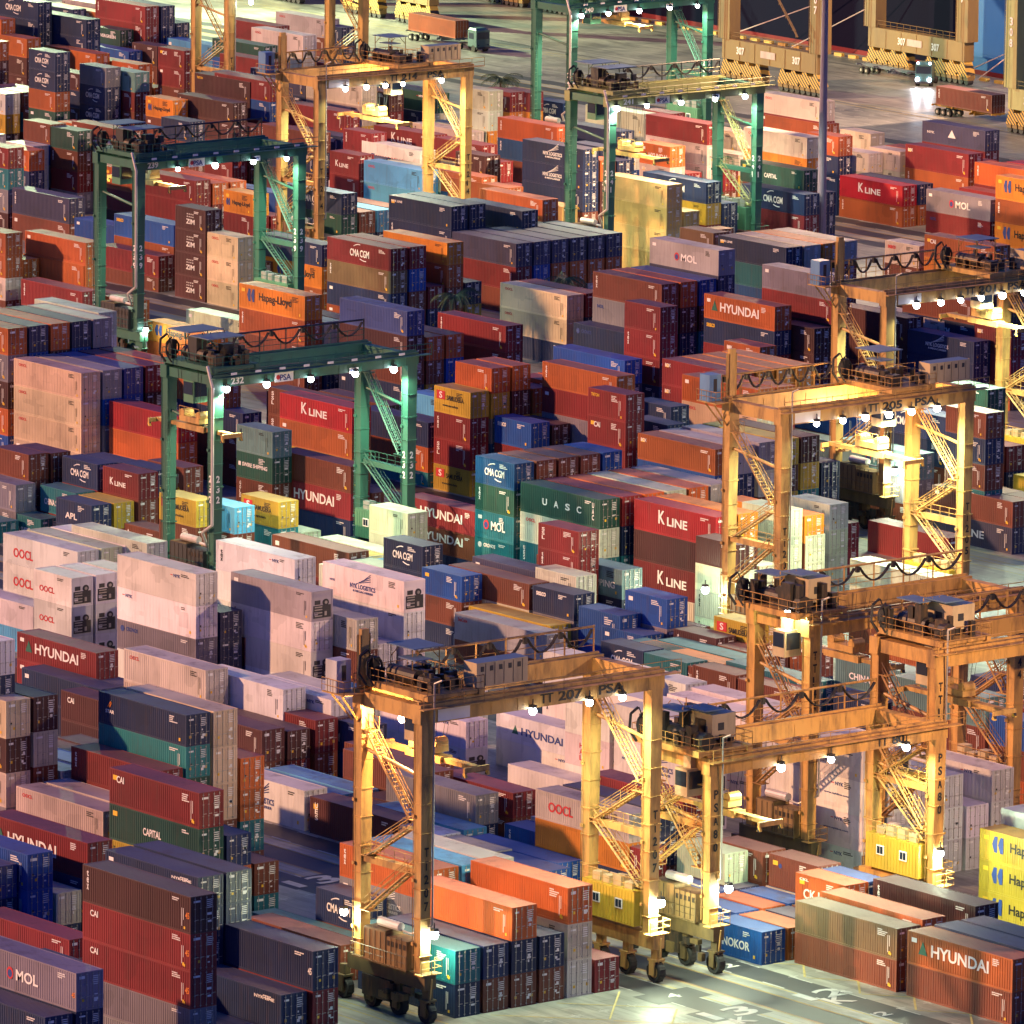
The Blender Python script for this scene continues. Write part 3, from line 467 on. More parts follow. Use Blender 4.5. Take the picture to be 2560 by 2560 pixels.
(-646.09,522.54,0,[('k','',2.65,2,0,0),('b','',2.65,0,0,0),('n','',2.65,0,0,0)]),
(-627.41,517.00,0,[('m','TRITON',2.848,1,'short maroon container, topmost, left of crane 205',SG),('m','CAI',2.848,1,'short maroon container, second from top, left of crane 205',SG),('m','BOX',2.85,2,0,0),('k','',2.85,0,0,0),('k','',2.85,0,0,0)]),
(-627.41,522.54,0,[('n','',2.65,2,0,0),('n','',2.65,0,0,0),('t','',2.65,0,0,0),('t','',2.65,0,0,0)]),
(-627.41,525.31,0,[('n','',2.65,0,0,0),('b','',2.65,0,0,0),('c','',2.65,0,0,0)]),
(-639.04,525.31,1,[('o','',2.650,1,'long rust orange container, topmost, in front of crane 241',SG),('m','',2.650,1,'long maroon container, second from top, in front of crane 241',SG),('G','',2.65,2,0,0),('t','',2.65,0,0,0),('?','',3.16,0,0,0)]),
(-613.25,517.00,1,[('o','BOX',2.674,1,'long rust orange container, topmost, left of crane 205',SG),('u','',2.67,2,0,0),('b','',2.67,0,0,0),('b','',2.67,0,0,0)]),
(-613.25,519.77,1,[('P','',2.856,1,'long lilac grey container, topmost, under crane 205, left one of two',SG),('n','',2.61,2,0,0),('O','',2.61,0,0,0),('n','',2.61,0,0,0)]),
(-633.56,528.08,0,[('n','',2.65,2,0,0),('n','',2.65,0,0,0),('n','',2.65,0,0,0),('?','',3.13,0,0,0)]),
(-679.36,519.77,1,[('m','',2.82,2,0,0),('b','',2.82,2,0,0)]),
(-677.30,525.31,1,[('b','',2.69,2,0,0),('b','',2.69,0,0,0)]),
(-665.73,522.54,0,[('p','',2.71,2,0,0),('n','',2.71,0,0,0)]),
(-659.79,517.00,1,[('n','NYK',2.650,1,'long navy container, topmost, under crane 232, right one of two',SG),('o','',2.650,1,'long rust orange container, second from top, under crane 232, right one of two',SG),('?','',1.51,2,0,0)]),
(-671.23,528.08,0,[('l','BLU',2.65,2,0,0),('b','',2.65,0,0,0),('?','',1.38,0,0,0)]),
(-649.71,525.42,1,[('k','',3.08,0,0,0)]),
(-723.83,519.77,1,[('b','',2.60,0,0,0)]),
(-713.52,541.50,1,[('h','HAPAG',2.771,1,'long golden orange container with black lettering, topmost, under crane 239, right one of two',SG),('o','',2.771,1,'long rust orange container, second from top, under crane 239',SG),('b','',2.771,1,'long brown container, third from top, beyond crane 232',SG),('b','',2.771,1,'long brown container, fourth from top, under crane 232',SG)]),
(-713.52,544.27,1,[('c','',2.65,2,0,0),('G','',2.65,2,0,0),('n','',2.65,2,0,0)]),
(-713.52,547.04,1,[('m','',2.65,2,0,0),('b','',2.65,0,0,0),('n','',2.65,0,0,0)]),
(-698.55,544.27,1,[('U','',2.768,1,'long violet blue container, topmost, beyond crane 232',SG),('k','',2.768,1,'long dark brown container, second from top, right of crane 232',SG),('b','',2.768,1,'long brown container, third from top, under crane 232',SG),('n','',2.768,1,'long navy container, fourth from top, under crane 232',SG)]),
(-698.55,547.04,1,[('O','',2.65,2,0,0),('b','',2.65,2,0,0),('y','',2.65,2,0,0)]),
(-698.55,549.81,1,[('O','',2.65,2,0,0),('u','',2.65,2,0,0),('N','',2.65,2,0,0)]),
(-695.00,555.35,1,[('m','TEXV',2.968,1,'long maroon container, topmost, in front of crane 214',SG),('m','',2.97,2,0,0),('m','',2.97,0,0,0)]),
(-731.06,541.50,1,[('h','HAPAG',2.291,1,'long golden orange container with black lettering, topmost, under crane 239, left one of two',SG),('O','',2.291,1,'long orange container, second from top, left of crane 232, right one of two',SG)]),
(-731.06,547.04,1,[('e','',2.65,2,0,0),('G','',2.65,2,0,0)]),
(-755.97,541.50,1,[('m','',3.082,1,'long maroon container, topmost, left of crane 239',SG),('n','',3.08,0,0,0)]),
(-763.44,547.04,1,[('o','',2.59,2,0,0),('o','',2.59,0,0,0),('n','',2.59,0,0,0)]),
(-763.44,544.27,1,[('m','',2.65,0,0,0),('b','',2.65,0,0,0)]),
(-763.18,547.15,1,[('o','',2.617,1,'long rust orange container, topmost, left of crane 239',SG),('o','',2.62,2,0,0),('o','',2.62,2,0,0),('k','',2.62,0,0,0)]),
(-771.33,541.50,0,[('o','',2.65,2,0,0),('o','',2.65,2,0,0),('c','',2.65,2,0,0),('?','',3.11,2,0,0)]),
(-772.07,544.38,1,[('o','',2.65,2,0,0),('b','',2.65,0,0,0),('?','',2.32,0,0,0)]),
(-772.68,541.61,0,[('t','',3.16,0,0,0),('t','',3.16,0,0,0)]),
(-765.15,555.35,0,[('o','',2.60,2,0,0)]),
(-668.31,555.35,0,[('m','',2.895,1,'short maroon container, topmost, in front of crane 241',SG),('m','',2.895,1,'short maroon container, second from top, in front of crane 241',SG),('m','BOX',2.89,2,0,0),('n','',2.89,2,0,0),('m','',2.89,0,0,0)]),
(-667.53,549.81,1,[('u','',2.650,1,'long blue container, topmost, in front of crane 241',SG),('?','',3.31,2,0,0),('?','',3.31,0,0,0)]),
(-694.60,577.34,1,[('b','TEXV',2.923,1,'long brown container, topmost, in front of crane 241',SG),('G','NOL',2.92,2,0,0),('m','',2.92,2,0,0),('b','',2.92,0,0,0)]),
(-694.60,580.11,1,[('O','',2.92,2,0,0),('k','',2.92,2,0,0),('n','',2.92,2,0,0),('n','',2.92,0,0,0)]),
(-694.60,582.88,1,[('u','',2.92,2,0,0),('k','',2.92,2,0,0),('t','',2.92,2,0,0),('n','',2.92,0,0,0)]),
(-694.57,574.57,1,[('n','CRONOS',3.030,1,'long navy container, topmost, in front of crane 241',SG),('n','',3.03,0,0,0)]),
(-711.43,577.34,1,[('C','OOCL',2.830,1,'long cream container with red lettering, topmost, in front of crane 241',SG),('C','OOCL',2.830,1,'long cream container with red lettering, second from top, in front of crane 241',SG),('n','',2.59,2,0,0)]),
(-711.43,580.11,1,[('m','',2.75,2,0,0),('n','',2.75,2,0,0),('k','',2.75,0,0,0)]),
(-744.48,596.30,1,[('p','',2.843,1,'long slate container, topmost, in front of crane 214',SG),('m','',2.843,1,'long maroon container, second from top, in front of crane 214',SG),('b','',2.84,2,0,0)]),
(-744.48,599.07,1,[('p','',2.84,2,0,0),('u','',2.84,2,0,0),('b','',2.84,0,0,0)]),
(-744.48,601.84,1,[('p','',2.84,2,0,0),('O','',2.84,2,0,0),('y','',2.84,0,0,0)]),
(-744.48,604.61,1,[('p','',2.84,2,0,0),('O','',2.84,2,0,0),('b','',2.84,2,0,0)]),
(-744.48,607.38,1,[('p','',2.84,2,0,0),('O','',2.84,2,0,0),('c','',2.84,2,0,0)]),
(-744.48,610.15,1,[('p','',2.84,2,0,0),('O','',2.84,2,0,0),('b','',2.84,0,0,0)]),
(-756.88,596.30,1,[('n','NYKS2',2.869,1,'long navy container, topmost, in front of crane 214',SG),('n','',2.87,2,0,0),('o','',2.87,0,0,0),('b','',2.87,0,0,0)]),
(-756.88,599.07,1,[('n','',2.87,2,0,0),('n','',2.87,2,0,0),('n','',2.87,0,0,0),('b','',2.87,0,0,0)]),
(-753.88,604.72,1,[('n','NYKS2',2.650,1,'long navy container, topmost, left of crane 241',SG),('n','',2.65,2,0,0),('y','',2.65,0,0,0),('y','',2.65,0,0,0)]),
(-773.12,571.80,0,[('k','ZIM',2.763,1,'short dark brown container with white dots, topmost, under crane 239',SG),('k','ZIM',2.76,2,0,0),('k','ZIM',2.76,2,0,0),('k','ZIM',2.76,2,0,0)]),
(-773.12,574.57,0,[('m','',2.65,2,0,0),('m','',2.65,0,0,0),('k','',2.65,0,0,0)]),
(-766.64,571.80,0,[('C','OOCL',2.861,1,'short cream container with red lettering, topmost, under crane 239',SG),('C','OOCL',2.86,2,0,0),('C','OOCL',2.86,2,0,0)]),
(-766.64,574.57,0,[('b','',2.65,2,0,0),('y','',2.65,0,0,0)]),
(-778.49,596.30,1,[('n','CMA',2.607,1,'long navy container with white lettering, topmost, in front of crane 214',SG),('g','CAPITAL',2.607,1,'long dark green container with white lettering, second from top, in front of crane 214',SG),('c','',2.61,2,0,0),('n','',2.61,0,0,0)]),
(-778.49,599.07,1,[('b','',2.65,2,0,0),('n','',2.65,2,0,0),('b','',2.65,0,0,0)]),
(-778.49,601.84,1,[('l','',2.65,2,0,0),('n','',2.65,2,0,0),('b','',2.65,0,0,0)]),
(-778.49,604.61,1,[('b','',2.65,2,0,0),('k','',2.65,0,0,0),('N','',2.65,0,0,0)]),
(-796.39,596.30,0,[('h','HAPAG',2.741,1,'short golden orange container with black lettering, topmost, under crane 239',SG),('m','',2.74,2,0,0),('n','',2.74,2,0,0)]),
(-796.39,599.07,0,[('m','',2.65,2,0,0),('m','',2.65,0,0,0)]),
(-808.49,596.30,1,[('m','',2.844,1,'long maroon container, topmost, under crane 239, right one of two',SG),('m','',2.84,2,0,0),('m','',2.84,0,0,0)]),
(-808.49,599.07,1,[('O','',2.65,2,0,0),('m','',2.65,2,0,0),('n','',2.65,2,0,0)]),
(-808.49,601.84,1,[('O','',2.65,2,0,0),('b','',2.65,0,0,0),('n','',2.65,0,0,0)]),
(-800.02,604.61,1,[('u','',2.65,2,0,0),('m','',2.65,0,0,0),('?','',1.65,0,0,0)]),
(-783.29,574.57,1,[('u','SEACO',2.650,1,'long blue container, topmost, under crane 239',SG),('o','',2.65,2,0,0),('?','',2.53,2,0,0)]),
(-799.32,580.11,1,[('u','',2.46,2,0,0),('o','',2.46,0,0,0)]),
(-799.32,582.88,1,[('o','',2.65,0,0,0)]),
(-815.73,596.41,1,[('O','HAPAG',2.73,2,0,0),('m','',2.73,2,0,0),('k','',2.73,2,0,0)]),
(-847.16,599.07,0,[('w','OOCLD',2.74,2,0,0),('w','',2.74,2,0,0),('w','',2.74,2,0,0)]),
(-844.16,596.30,0,[('O','',2.65,2,0,0),('n','',2.65,2,0,0),('w','',2.90,0,0,0)]),
(-847.16,601.84,0,[('b','',2.65,2,0,0),('u','',2.65,2,0,0),('P','',2.90,2,0,0),('n','',2.65,2,0,0)]),
(-847.16,604.61,0,[('P','',2.90,0,0,0),('n','',2.65,0,0,0),('n','',2.65,0,0,0)]),
(-851.43,599.18,0,[('n','',2.15,0,0,0)]),
(-816.58,582.88,1,[('p','',3.206,1,'long slate container, topmost, left of crane 239',SG),('b','',3.21,2,0,0)]),
(-853.33,596.30,1,[('k','',2.60,0,0,0)]),
(-844.68,604.72,1,[('m','',2.60,0,0,0)]),
(-756.46,629.37,1,[('E','',2.866,1,'long sand container, topmost, under crane 241',SG),('E','',2.866,1,'long sand container, second from top, under crane 241',SG),('E','',2.87,2,0,0),('E','',2.87,2,0,0)]),
(-756.46,632.14,1,[('E','',2.65,2,0,0),('E','',2.65,0,0,0),('E','',2.65,0,0,0)]),
(-756.46,637.68,0,[('b','',2.65,2,0,0),('y','',2.65,0,0,0)]),
(-759.08,637.79,1,[('n','CMA',2.650,1,'long navy container with white lettering, topmost, under crane 241, right one of two',SG),('y','',2.65,2,0,0),('m','',2.65,2,0,0),('?','',2.83,0,0,0)]),
(-759.08,640.45,1,[('n','',2.65,2,0,0),('n','',2.65,2,0,0),('G','',2.65,0,0,0)]),
(-718.14,604.61,0,[('d','',2.65,2,0,0),('k','',2.65,0,0,0),('?','',2.34,0,0,0),('?','',2.34,0,0,0),('?','',2.34,0,0,0)]),
(-808.88,632.14,1,[('w','YANG',3.339,1,'long white container with red lettering, topmost, under crane 214',SG),('G','',3.05,0,0,0),('n','',3.05,0,0,0)]),
(-801.21,626.60,1,[('l','OOCL',2.744,1,'long pale blue container with red lettering, topmost, under crane 214',SG),('l','OOCL',2.74,2,0,0),('n','',2.74,0,0,0)]),
(-801.21,629.37,1,[('e','',2.65,2,0,0),('t','',2.65,2,0,0),('n','',2.65,0,0,0)]),
(-814.50,626.60,0,[('m','KLINE',2.88,2,0,0),('m','',2.88,2,0,0),('u','',2.88,0,0,0)]),
(-814.50,629.37,0,[('n','',2.65,2,0,0),('c','',2.65,0,0,0),('k','',2.65,0,0,0)]),
(-818.47,629.48,0,[('w','',2.15,2,0,0),('G','',1.97,0,0,0)]),
(-819.10,632.25,0,[('m','TEXV',2.63,2,0,0),('n','',2.63,0,0,0),('y','',2.63,0,0,0),('b','',2.63,0,0,0)]),
(-819.10,634.91,0,[('m','',2.65,0,0,0),('b','',2.65,0,0,0)]),
(-813.52,637.68,1,[('m','KLINE',2.63,2,0,0),('m','',2.63,0,0,0),('b','',2.63,0,0,0),('b','',2.63,0,0,0)]),
(-803.41,637.79,1,[('m','',2.65,2,0,0),('c','',2.65,2,0,0),('y','',2.65,0,0,0),('?','',2.37,0,0,0)]),
(-803.41,640.45,1,[('m','',2.65,2,0,0),('b','',2.65,0,0,0),('c','',2.65,0,0,0)]),
(-799.09,634.91,0,[('k','',2.65,2,0,0),('k','',2.65,2,0,0),('?','',2.19,0,0,0),('?','',2.19,0,0,0)]),
(-799.09,637.68,0,[('r','',2.65,0,0,0),('m','',2.65,0,0,0)]),
(-799.09,640.56,0,[('m','',2.65,2,0,0),('m','',2.65,0,0,0)]),
(-792.88,629.48,1,[('o','',2.65,2,0,0),('N','',2.65,2,0,0),('?','',2.84,0,0,0)]),
(-835.54,640.45,1,[('m','',2.650,1,'long maroon container, topmost, under crane 214',SG),('m','',2.65,2,0,0),('?','',2.75,0,0,0),('?','',2.75,0,0,0)]),
(-845.75,651.10,1,[('c','OOCL',2.650,1,'long cream container with red lettering, topmost, under crane 214',SG),('c','',2.65,2,0,0),('y','',2.65,2,0,0),('?','',2.18,0,0,0),('?','',2.18,0,0,0)]),
(-842.75,656.64,1,[('m','',2.65,0,0,0),('b','',2.65,0,0,0)]),
(-832.74,637.68,1,[('n','',2.65,2,0,0),('n','',2.65,0,0,0),('?','',2.89,0,0,0)]),
(-832.74,634.91,1,[('u','',2.65,0,0,0),('u','',2.65,0,0,0)]),
(-830.86,632.14,1,[('b','',2.650,1,'long brown container, topmost, under crane 214',SG),('n','',2.650,1,'long navy container, second from top, under crane 214',SG),('?','',3.88,2,0,0)]),
(-853.52,664.95,1,[('m','',2.33,0,0,0),('b','',2.33,0,0,0),('c','',2.33,0,0,0)]),
(-853.52,662.18,1,[('b','',2.65,0,0,0),('b','',2.65,0,0,0)]),
(-782.85,637.68,1,[('n','NYKLW',2.650,1,'long navy container with white lettering, topmost, under crane 241, left one of two',SG),('n','NYKL',2.650,1,'long navy container with white lettering, second from top, under crane 241',SG),('n','',2.650,1,'long navy container, third from top, under crane 241',SG),('b','',2.65,2,0,0),('?','',1.57,0,0,0)]),
(-782.85,640.45,1,[('O','',2.65,2,0,0),('k','',2.65,2,0,0),('k','',2.65,2,0,0),('n','',2.65,2,0,0)]),
(-804.75,651.10,1,[('o','',2.650,1,'long rust orange container, topmost, left of crane 241',SG),('N','',2.65,2,0,0),('b','',2.65,2,0,0),('?','',3.58,2,0,0)]),
(-804.75,653.87,1,[('o','',2.65,0,0,0),('o','',2.65,0,0,0),('N','',2.65,0,0,0)]),
(-829.84,656.64,1,[('c','',2.53,2,0,0),('c','',2.53,0,0,0),('h','',2.53,0,0,0)]),
(-829.84,659.41,1,[('e','',2.65,2,0,0),('h','',2.65,0,0,0),('?','',2.30,0,0,0)]),
(-829.51,659.52,0,[('e','',2.65,2,0,0),('e','',2.65,2,0,0),('h','',2.65,2,0,0),('?','',2.45,0,0,0),('?','',2.45,0,0,0)]),
(-828.52,664.95,1,[('u','',2.65,0,0,0),('h','',2.65,0,0,0),('?','',2.87,0,0,0)]),
(-831.94,665.06,0,[('m','TRITON',2.65,2,0,0),('h','',2.65,2,0,0),('n','',2.65,0,0,0),('?','',2.03,0,0,0),('?','',2.03,0,0,0)]),
(-848.24,681.40,0,[('m','',2.65,2,0,0),('h','',2.65,2,0,0),('?','',3.73,0,0,0)]),
(-847.83,686.94,0,[('n','CMA',2.65,2,0,0),('n','',2.65,2,0,0),('?','',1.93,0,0,0)]),
(-847.18,656.75,1,[('k','',2.65,2,0,0),('m','',2.65,2,0,0),('?','',2.83,0,0,0),('?','',2.83,0,0,0)]),
(-847.18,662.29,1,[('n','',2.65,2,0,0),('n','',2.65,0,0,0),('u','',2.65,0,0,0)]),
(-844.57,662.40,1,[('g','NYK',2.650,1,'long dark green container, topmost, under crane 214',SG),('c','',2.65,2,0,0),('?','',2.68,0,0,0),('?','',2.68,0,0,0)]),
(-803.20,662.18,1,[('w','',2.87,2,0,0),('u','',2.62,2,0,0),('b','',2.62,0,0,0)]),
(-802.20,659.41,1,[('n','',2.650,1,'long navy container, topmost, under crane 241',SG),('n','',2.65,2,0,0),('N','',2.65,2,0,0),('k','',2.65,0,0,0)]),
(-805.71,664.95,0,[('n','',2.68,0,0,0),('n','',2.68,0,0,0)]),
(-795.86,651.10,0,[('n','',2.65,2,0,0),('m','',2.65,0,0,0),('b','',2.65,0,0,0),('?','',2.03,0,0,0)]),
(-795.86,653.87,0,[('n','',2.65,2,0,0),('O','',2.65,0,0,0),('b','',2.65,0,0,0)]),
(-782.03,651.10,0,[('O','HYUNDAI',2.65,2,0,0),('c','BOX',2.65,2,0,0),('y','',2.65,0,0,0),('?','',3.61,0,0,0)]),
(-782.03,653.87,0,[('m','BOX',2.65,2,0,0),('b','',2.65,0,0,0),('c','',2.65,0,0,0)]),
(-781.43,656.64,1,[('m','',2.650,1,'long maroon container, topmost, under crane 241',SG),('c','OOCL',2.65,2,0,0),('c','OOCL',2.65,2,0,0),('b','',2.65,0,0,0),('?','',3.47,0,0,0)]),
(-781.43,659.41,1,[('m','',2.65,2,0,0),('b','',2.65,2,0,0),('n','',2.65,0,0,0)]),
(-781.80,662.18,1,[('c','',2.65,2,0,0),('y','',2.65,2,0,0),('?','',2.21,2,0,0),('?','',2.21,2,0,0)]),
(-821.71,684.17,0,[('m','BOX',2.65,2,0,0),('b','',2.65,0,0,0),('?','',3.60,0,0,0)]),
(-785.40,664.95,1,[('c','',2.65,2,0,0),('m','',2.65,0,0,0),('b','',2.65,0,0,0),('?','',4.02,0,0,0)]),
(-782.40,659.52,1,[('b','',2.65,0,0,0),('n','',2.65,0,0,0)]),
(-762.14,656.64,1,[('c','OOCL',2.650,1,'long cream container with red lettering, topmost, right of crane 241, left one of two',SG),('h','',2.65,2,0,0),('u','',2.65,2,0,0),('b','',2.65,0,0,0),('?','',3.96,0,0,0)]),
(-803.40,695.25,1,[('o','',2.90,2,0,0),('b','',2.90,0,0,0),('n','',2.90,0,0,0)]),
(-804.41,695.36,1,[('c','OOCL',2.650,1,'long cream container with red lettering, topmost, right of crane 241, right one of two',SG),('m','',2.65,2,0,0),('c','',2.65,0,0,0),('?','',3.61,0,0,0)]),
(-804.41,692.48,1,[('m','',2.65,0,0,0),('n','',2.65,0,0,0)]),
(-772.11,681.40,1,[('r','KLINE',2.665,1,'long bright red container with white lettering, topmost, beyond crane 201',SG),('o','TEXV',2.665,1,'long rust orange container, second from top, beyond crane 201',SG)]),
(-772.11,684.17,1,[('n','',2.65,2,0,0),('o','',2.65,2,0,0)]),
(-755.32,681.40,1,[('G','MOL',2.771,1,'long grey container with white lettering, topmost, beyond crane 201',SG),('m','NOL',2.771,1,'long maroon container, second from top, beyond crane 201',SG)]),
(-755.32,686.94,1,[('m','',2.65,2,0,0),('m','',2.65,0,0,0)]),
(-768.88,689.71,1,[('m','BOX',3.047,1,'long maroon container, topmost, beyond crane 201',SG),('o','TEXV',3.05,2,0,0),('G','',3.05,0,0,0)]),
(-768.88,692.48,1,[('m','',2.65,2,0,0),('k','',2.65,0,0,0),('n','',2.65,0,0,0)]),
(-771.97,695.25,1,[('p','ARR',2.650,1,'long slate container, topmost, beyond crane 201',SG),('m','',2.65,2,0,0),('c','',2.65,0,0,0),('?','',3.41,0,0,0)]),
(-755.53,689.71,1,[('O','TEXV',2.78,2,0,0),('m','',2.78,2,0,0),('b','',2.78,0,0,0)]),
(-755.53,692.48,1,[('o','',2.65,2,0,0),('b','',2.65,0,0,0),('G','',2.65,0,0,0)]),
(-755.53,695.25,1,[('r','',2.65,2,0,0),('k','',2.65,0,0,0),('N','',2.65,0,0,0)]),
(-742.24,681.40,1,[('h','HAPAG',2.95,2,0,0),('o','TEXV',2.95,2,0,0),('h','HAPAG',2.95,2,0,0)]),
(-852.51,637.68,1,[('k','TRITON',2.650,1,'long dark brown container, topmost, in front of crane 123, right one of two',SG),('k','',2.65,2,0,0),('?','',2.62,0,0,0),('?','',2.62,0,0,0),('?','',2.62,0,0,0)]),
(-852.51,640.45,1,[('p','',2.65,2,0,0),('b','',2.65,0,0,0),('n','',2.65,0,0,0),('?','',2.61,0,0,0),('?','',2.61,0,0,0)]),
(-858.13,651.10,1,[('p','',2.65,2,0,0),('n','',2.65,2,0,0),('?','',2.32,2,0,0),('?','',2.32,0,0,0),('?','',2.32,0,0,0)]),
(-848.84,632.14,1,[('k','TEXV',2.650,1,'long dark brown container, topmost, in front of crane 123, left one of two',SG),('k','',2.65,2,0,0),('m','',2.65,2,0,0),('?','',3.22,2,0,0)]),
(-848.84,634.91,1,[('b','',2.65,2,0,0),('b','',2.65,2,0,0),('b','',2.65,2,0,0)]),
(-858.23,629.37,0,[('h','HAPAG',2.65,2,0,0),('b','',2.65,2,0,0),('n','',2.65,2,0,0),('?','',2.74,2,0,0)]),
(-858.23,632.25,0,[('b','',2.65,0,0,0),('k','',2.65,0,0,0),('b','',2.65,0,0,0)]),
(-874.47,634.91,0,[('T','HAMV',2.65,2,0,0),('m','',2.65,2,0,0),('b','BOX',2.65,2,0,0),('n','',2.65,2,0,0),('?','',1.64,2,0,0)]),
(-874.47,637.68,0,[('g','',2.65,0,0,0),('g','',2.65,0,0,0),('e','',2.65,0,0,0)]),
(-877.12,632.14,0,[('G','',2.65,2,0,0),('n','CMA',2.65,2,0,0),('n','CMA',2.65,2,0,0),('b','',2.65,0,0,0),('?','',2.18,0,0,0)]),
(-881.05,626.60,0,[('n','CMA',2.65,2,0,0),('n','CMA',2.65,2,0,0),('o','',2.65,2,0,0),('g','',2.65,2,0,0),('b','',2.65,0,0,0),('?','',1.55,0,0,0)]),
(-894.48,640.45,1,[('k','',2.38,2,0,0),('n','CMA',2.38,2,0,0),('k','',2.38,2,0,0),('b','',2.38,0,0,0)]),
(-892.56,626.60,1,[('w','BLU',2.84,2,0,0),('y','',2.60,2,0,0),('k','',2.60,2,0,0)]),
(-892.56,629.37,1,[('b','',2.68,2,0,0),('t','',2.68,2,0,0),('b','',2.68,2,0,0)]),
(-889.70,629.48,1,[('b','',3.08,2,0,0),('t','',3.08,2,0,0)]),
(-889.70,632.14,1,[('b','',2.65,2,0,0),('t','',2.65,0,0,0),('u','',2.65,0,0,0)]),
(-922.33,651.10,1,[('O','',2.68,2,0,0),('k','',2.68,2,0,0),('k','',2.68,2,0,0),('n','',2.68,0,0,0)]),
(-922.33,656.64,1,[('n','',2.65,0,0,0),('n','',2.65,0,0,0),('n','',2.65,0,0,0)]),
(-927.61,656.75,1,[('n','CMA',2.65,2,0,0),('n','',2.65,2,0,0),('n','',2.65,2,0,0),('k','',2.65,0,0,0),('?','',2.15,0,0,0),('?','',2.15,0,0,0)]),
(-928.68,651.21,1,[('O','',2.65,2,0,0),('n','',2.65,0,0,0),('k','',2.65,0,0,0),('?','',2.41,0,0,0),('?','',2.41,0,0,0)]),
(-914.97,640.45,1,[('O','',2.65,2,0,0),('k','',2.65,2,0,0),('k','',2.65,2,0,0),('?','',3.81,0,0,0)]),
(-919.71,659.41,1,[('n','',2.65,2,0,0),('n','GOLD',2.65,2,0,0),('n','',2.65,0,0,0),('b','',2.65,0,0,0),('?','',2.50,0,0,0)]),
(-913.79,656.75,1,[('O','',3.03,2,0,0),('g','',3.03,0,0,0),('n','',3.03,0,0,0)]),
(-910.79,659.52,1,[('O','',2.65,2,0,0),('b','',2.65,0,0,0),('t','',2.65,0,0,0)]),
(-945.91,684.17,0,[('g','EVERG',2.41,2,0,0),('O','',2.41,2,0,0),('b','',2.41,0,0,0)]),
(-945.91,689.71,0,[('c','',2.65,0,0,0),('b','',2.65,0,0,0)]),
(-943.58,686.94,1,[('m','',2.684,1,'long maroon container, topmost, left of crane 123',SG),('m','',2.68,2,0,0),('c','',2.68,0,0,0),('c','',2.68,0,0,0)]),
(-943.58,689.82,1,[('n','',2.65,2,0,0),('n','',2.65,2,0,0),('u','',2.65,2,0,0),('m','',2.65,0,0,0)]),
(-943.58,692.48,1,[('n','',2.65,2,0,0),('n','',2.65,0,0,0),('G','',2.65,0,0,0)]),
(-896.62,659.41,0,[('m','CAI',2.65,2,0,0),('m','',2.65,2,0,0),('b','',2.65,2,0,0),('?','',3.20,0,0,0)]),
(-896.62,662.18,0,[('O','',2.65,0,0,0),('b','',2.65,0,0,0)]),
(-936.85,684.17,0,[('k','TEXV',2.94,2,0,0),('b','',2.94,2,0,0)]),
(-903.63,656.64,0,[('O','',2.65,2,0,0),('b','',2.65,2,0,0),('?','',3.38,0,0,0)]),
(-903.63,659.41,0,[('O','',2.65,2,0,0),('n','',2.65,0,0,0)]),
(-929.85,689.71,1,[('l','',3.11,2,0,0),('N','',3.11,2,0,0)]),
(-928.85,692.48,1,[('k','',2.65,0,0,0),('k','',2.65,0,0,0)]),
(-939.96,681.40,1,[('u','',2.49,2,0,0),('u','',2.49,0,0,0)]),
(-963.68,692.48,1,[('O','',2.52,2,0,0),('m','',2.52,0,0,0),('N','',2.52,0,0,0)]),
(-963.68,695.25,1,[('P','',2.90,2,0,0),('b','',2.65,0,0,0),('t','',2.65,0,0,0)]),
(-965.37,681.40,1,[('n','',2.65,0,0,0),('n','',2.65,0,0,0),('k','',2.65,0,0,0),('?','',1.58,0,0,0)]),
(-965.37,689.71,1,[('n','',2.65,2,0,0),('n','',2.65,0,0,0),('y','',2.65,0,0,0)]),
(-913.25,692.48,1,[('c','OOCL',2.650,1,'long cream container with red lettering, topmost, right of crane 123',SG),('c','',2.65,2,0,0),('y','',2.65,2,0,0),('?','',1.32,0,0,0)]),
(-909.25,695.25,1,[('m','',2.65,2,0,0),('n','',2.65,0,0,0)]),
(-936.36,714.21,1,[('P','OOCL',2.73,2,0,0),('b','',2.50,2,0,0),('b','',2.50,2,0,0)]),
(-932.86,714.32,0,[('n','',2.65,2,0,0),('n','',2.65,2,0,0),('?','',1.62,2,0,0)]),
(-923.33,695.25,1,[('m','',2.65,2,0,0),('b','',2.65,0,0,0),('b','',2.65,0,0,0),('?','',1.42,0,0,0)]),
(-879.96,662.18,1,[('m','',2.65,2,0,0),('u','',2.65,0,0,0),('?','',2.93,0,0,0),('?','',2.93,0,0,0)]),
(-911.37,684.17,1,[('g','',2.65,2,0,0),('u','',2.65,2,0,0),('?','',3.23,0,0,0)]),
(-841.27,601.84,0,[('g','EVER',2.65,2,0,0),('b','',2.65,2,0,0),('?','',2.67,2,0,0),('?','',2.67,2,0,0)]),
(-841.27,604.61,0,[('w','',2.90,2,0,0),('b','',2.65,2,0,0),('n','',2.65,2,0,0)]),
(-838.10,607.38,1,[('b','',2.65,2,0,0),('G','',2.65,2,0,0),('?','',2.64,0,0,0),('?','',2.64,0,0,0)]),
(-835.10,610.15,1,[('n','',2.65,2,0,0),('y','',2.65,0,0,0)]),
(-847.40,607.49,0,[('O','',2.65,2,0,0),('t','',2.65,0,0,0),('?','',2.46,0,0,0),('?','',2.46,0,0,0)]),
(-836.58,604.72,0,[('P','',2.90,2,0,0),('h','',2.65,2,0,0),('?','',3.55,2,0,0)]),
(-872.46,610.15,1,[('P','',3.12,2,0,0),('t','',2.85,0,0,0)]),
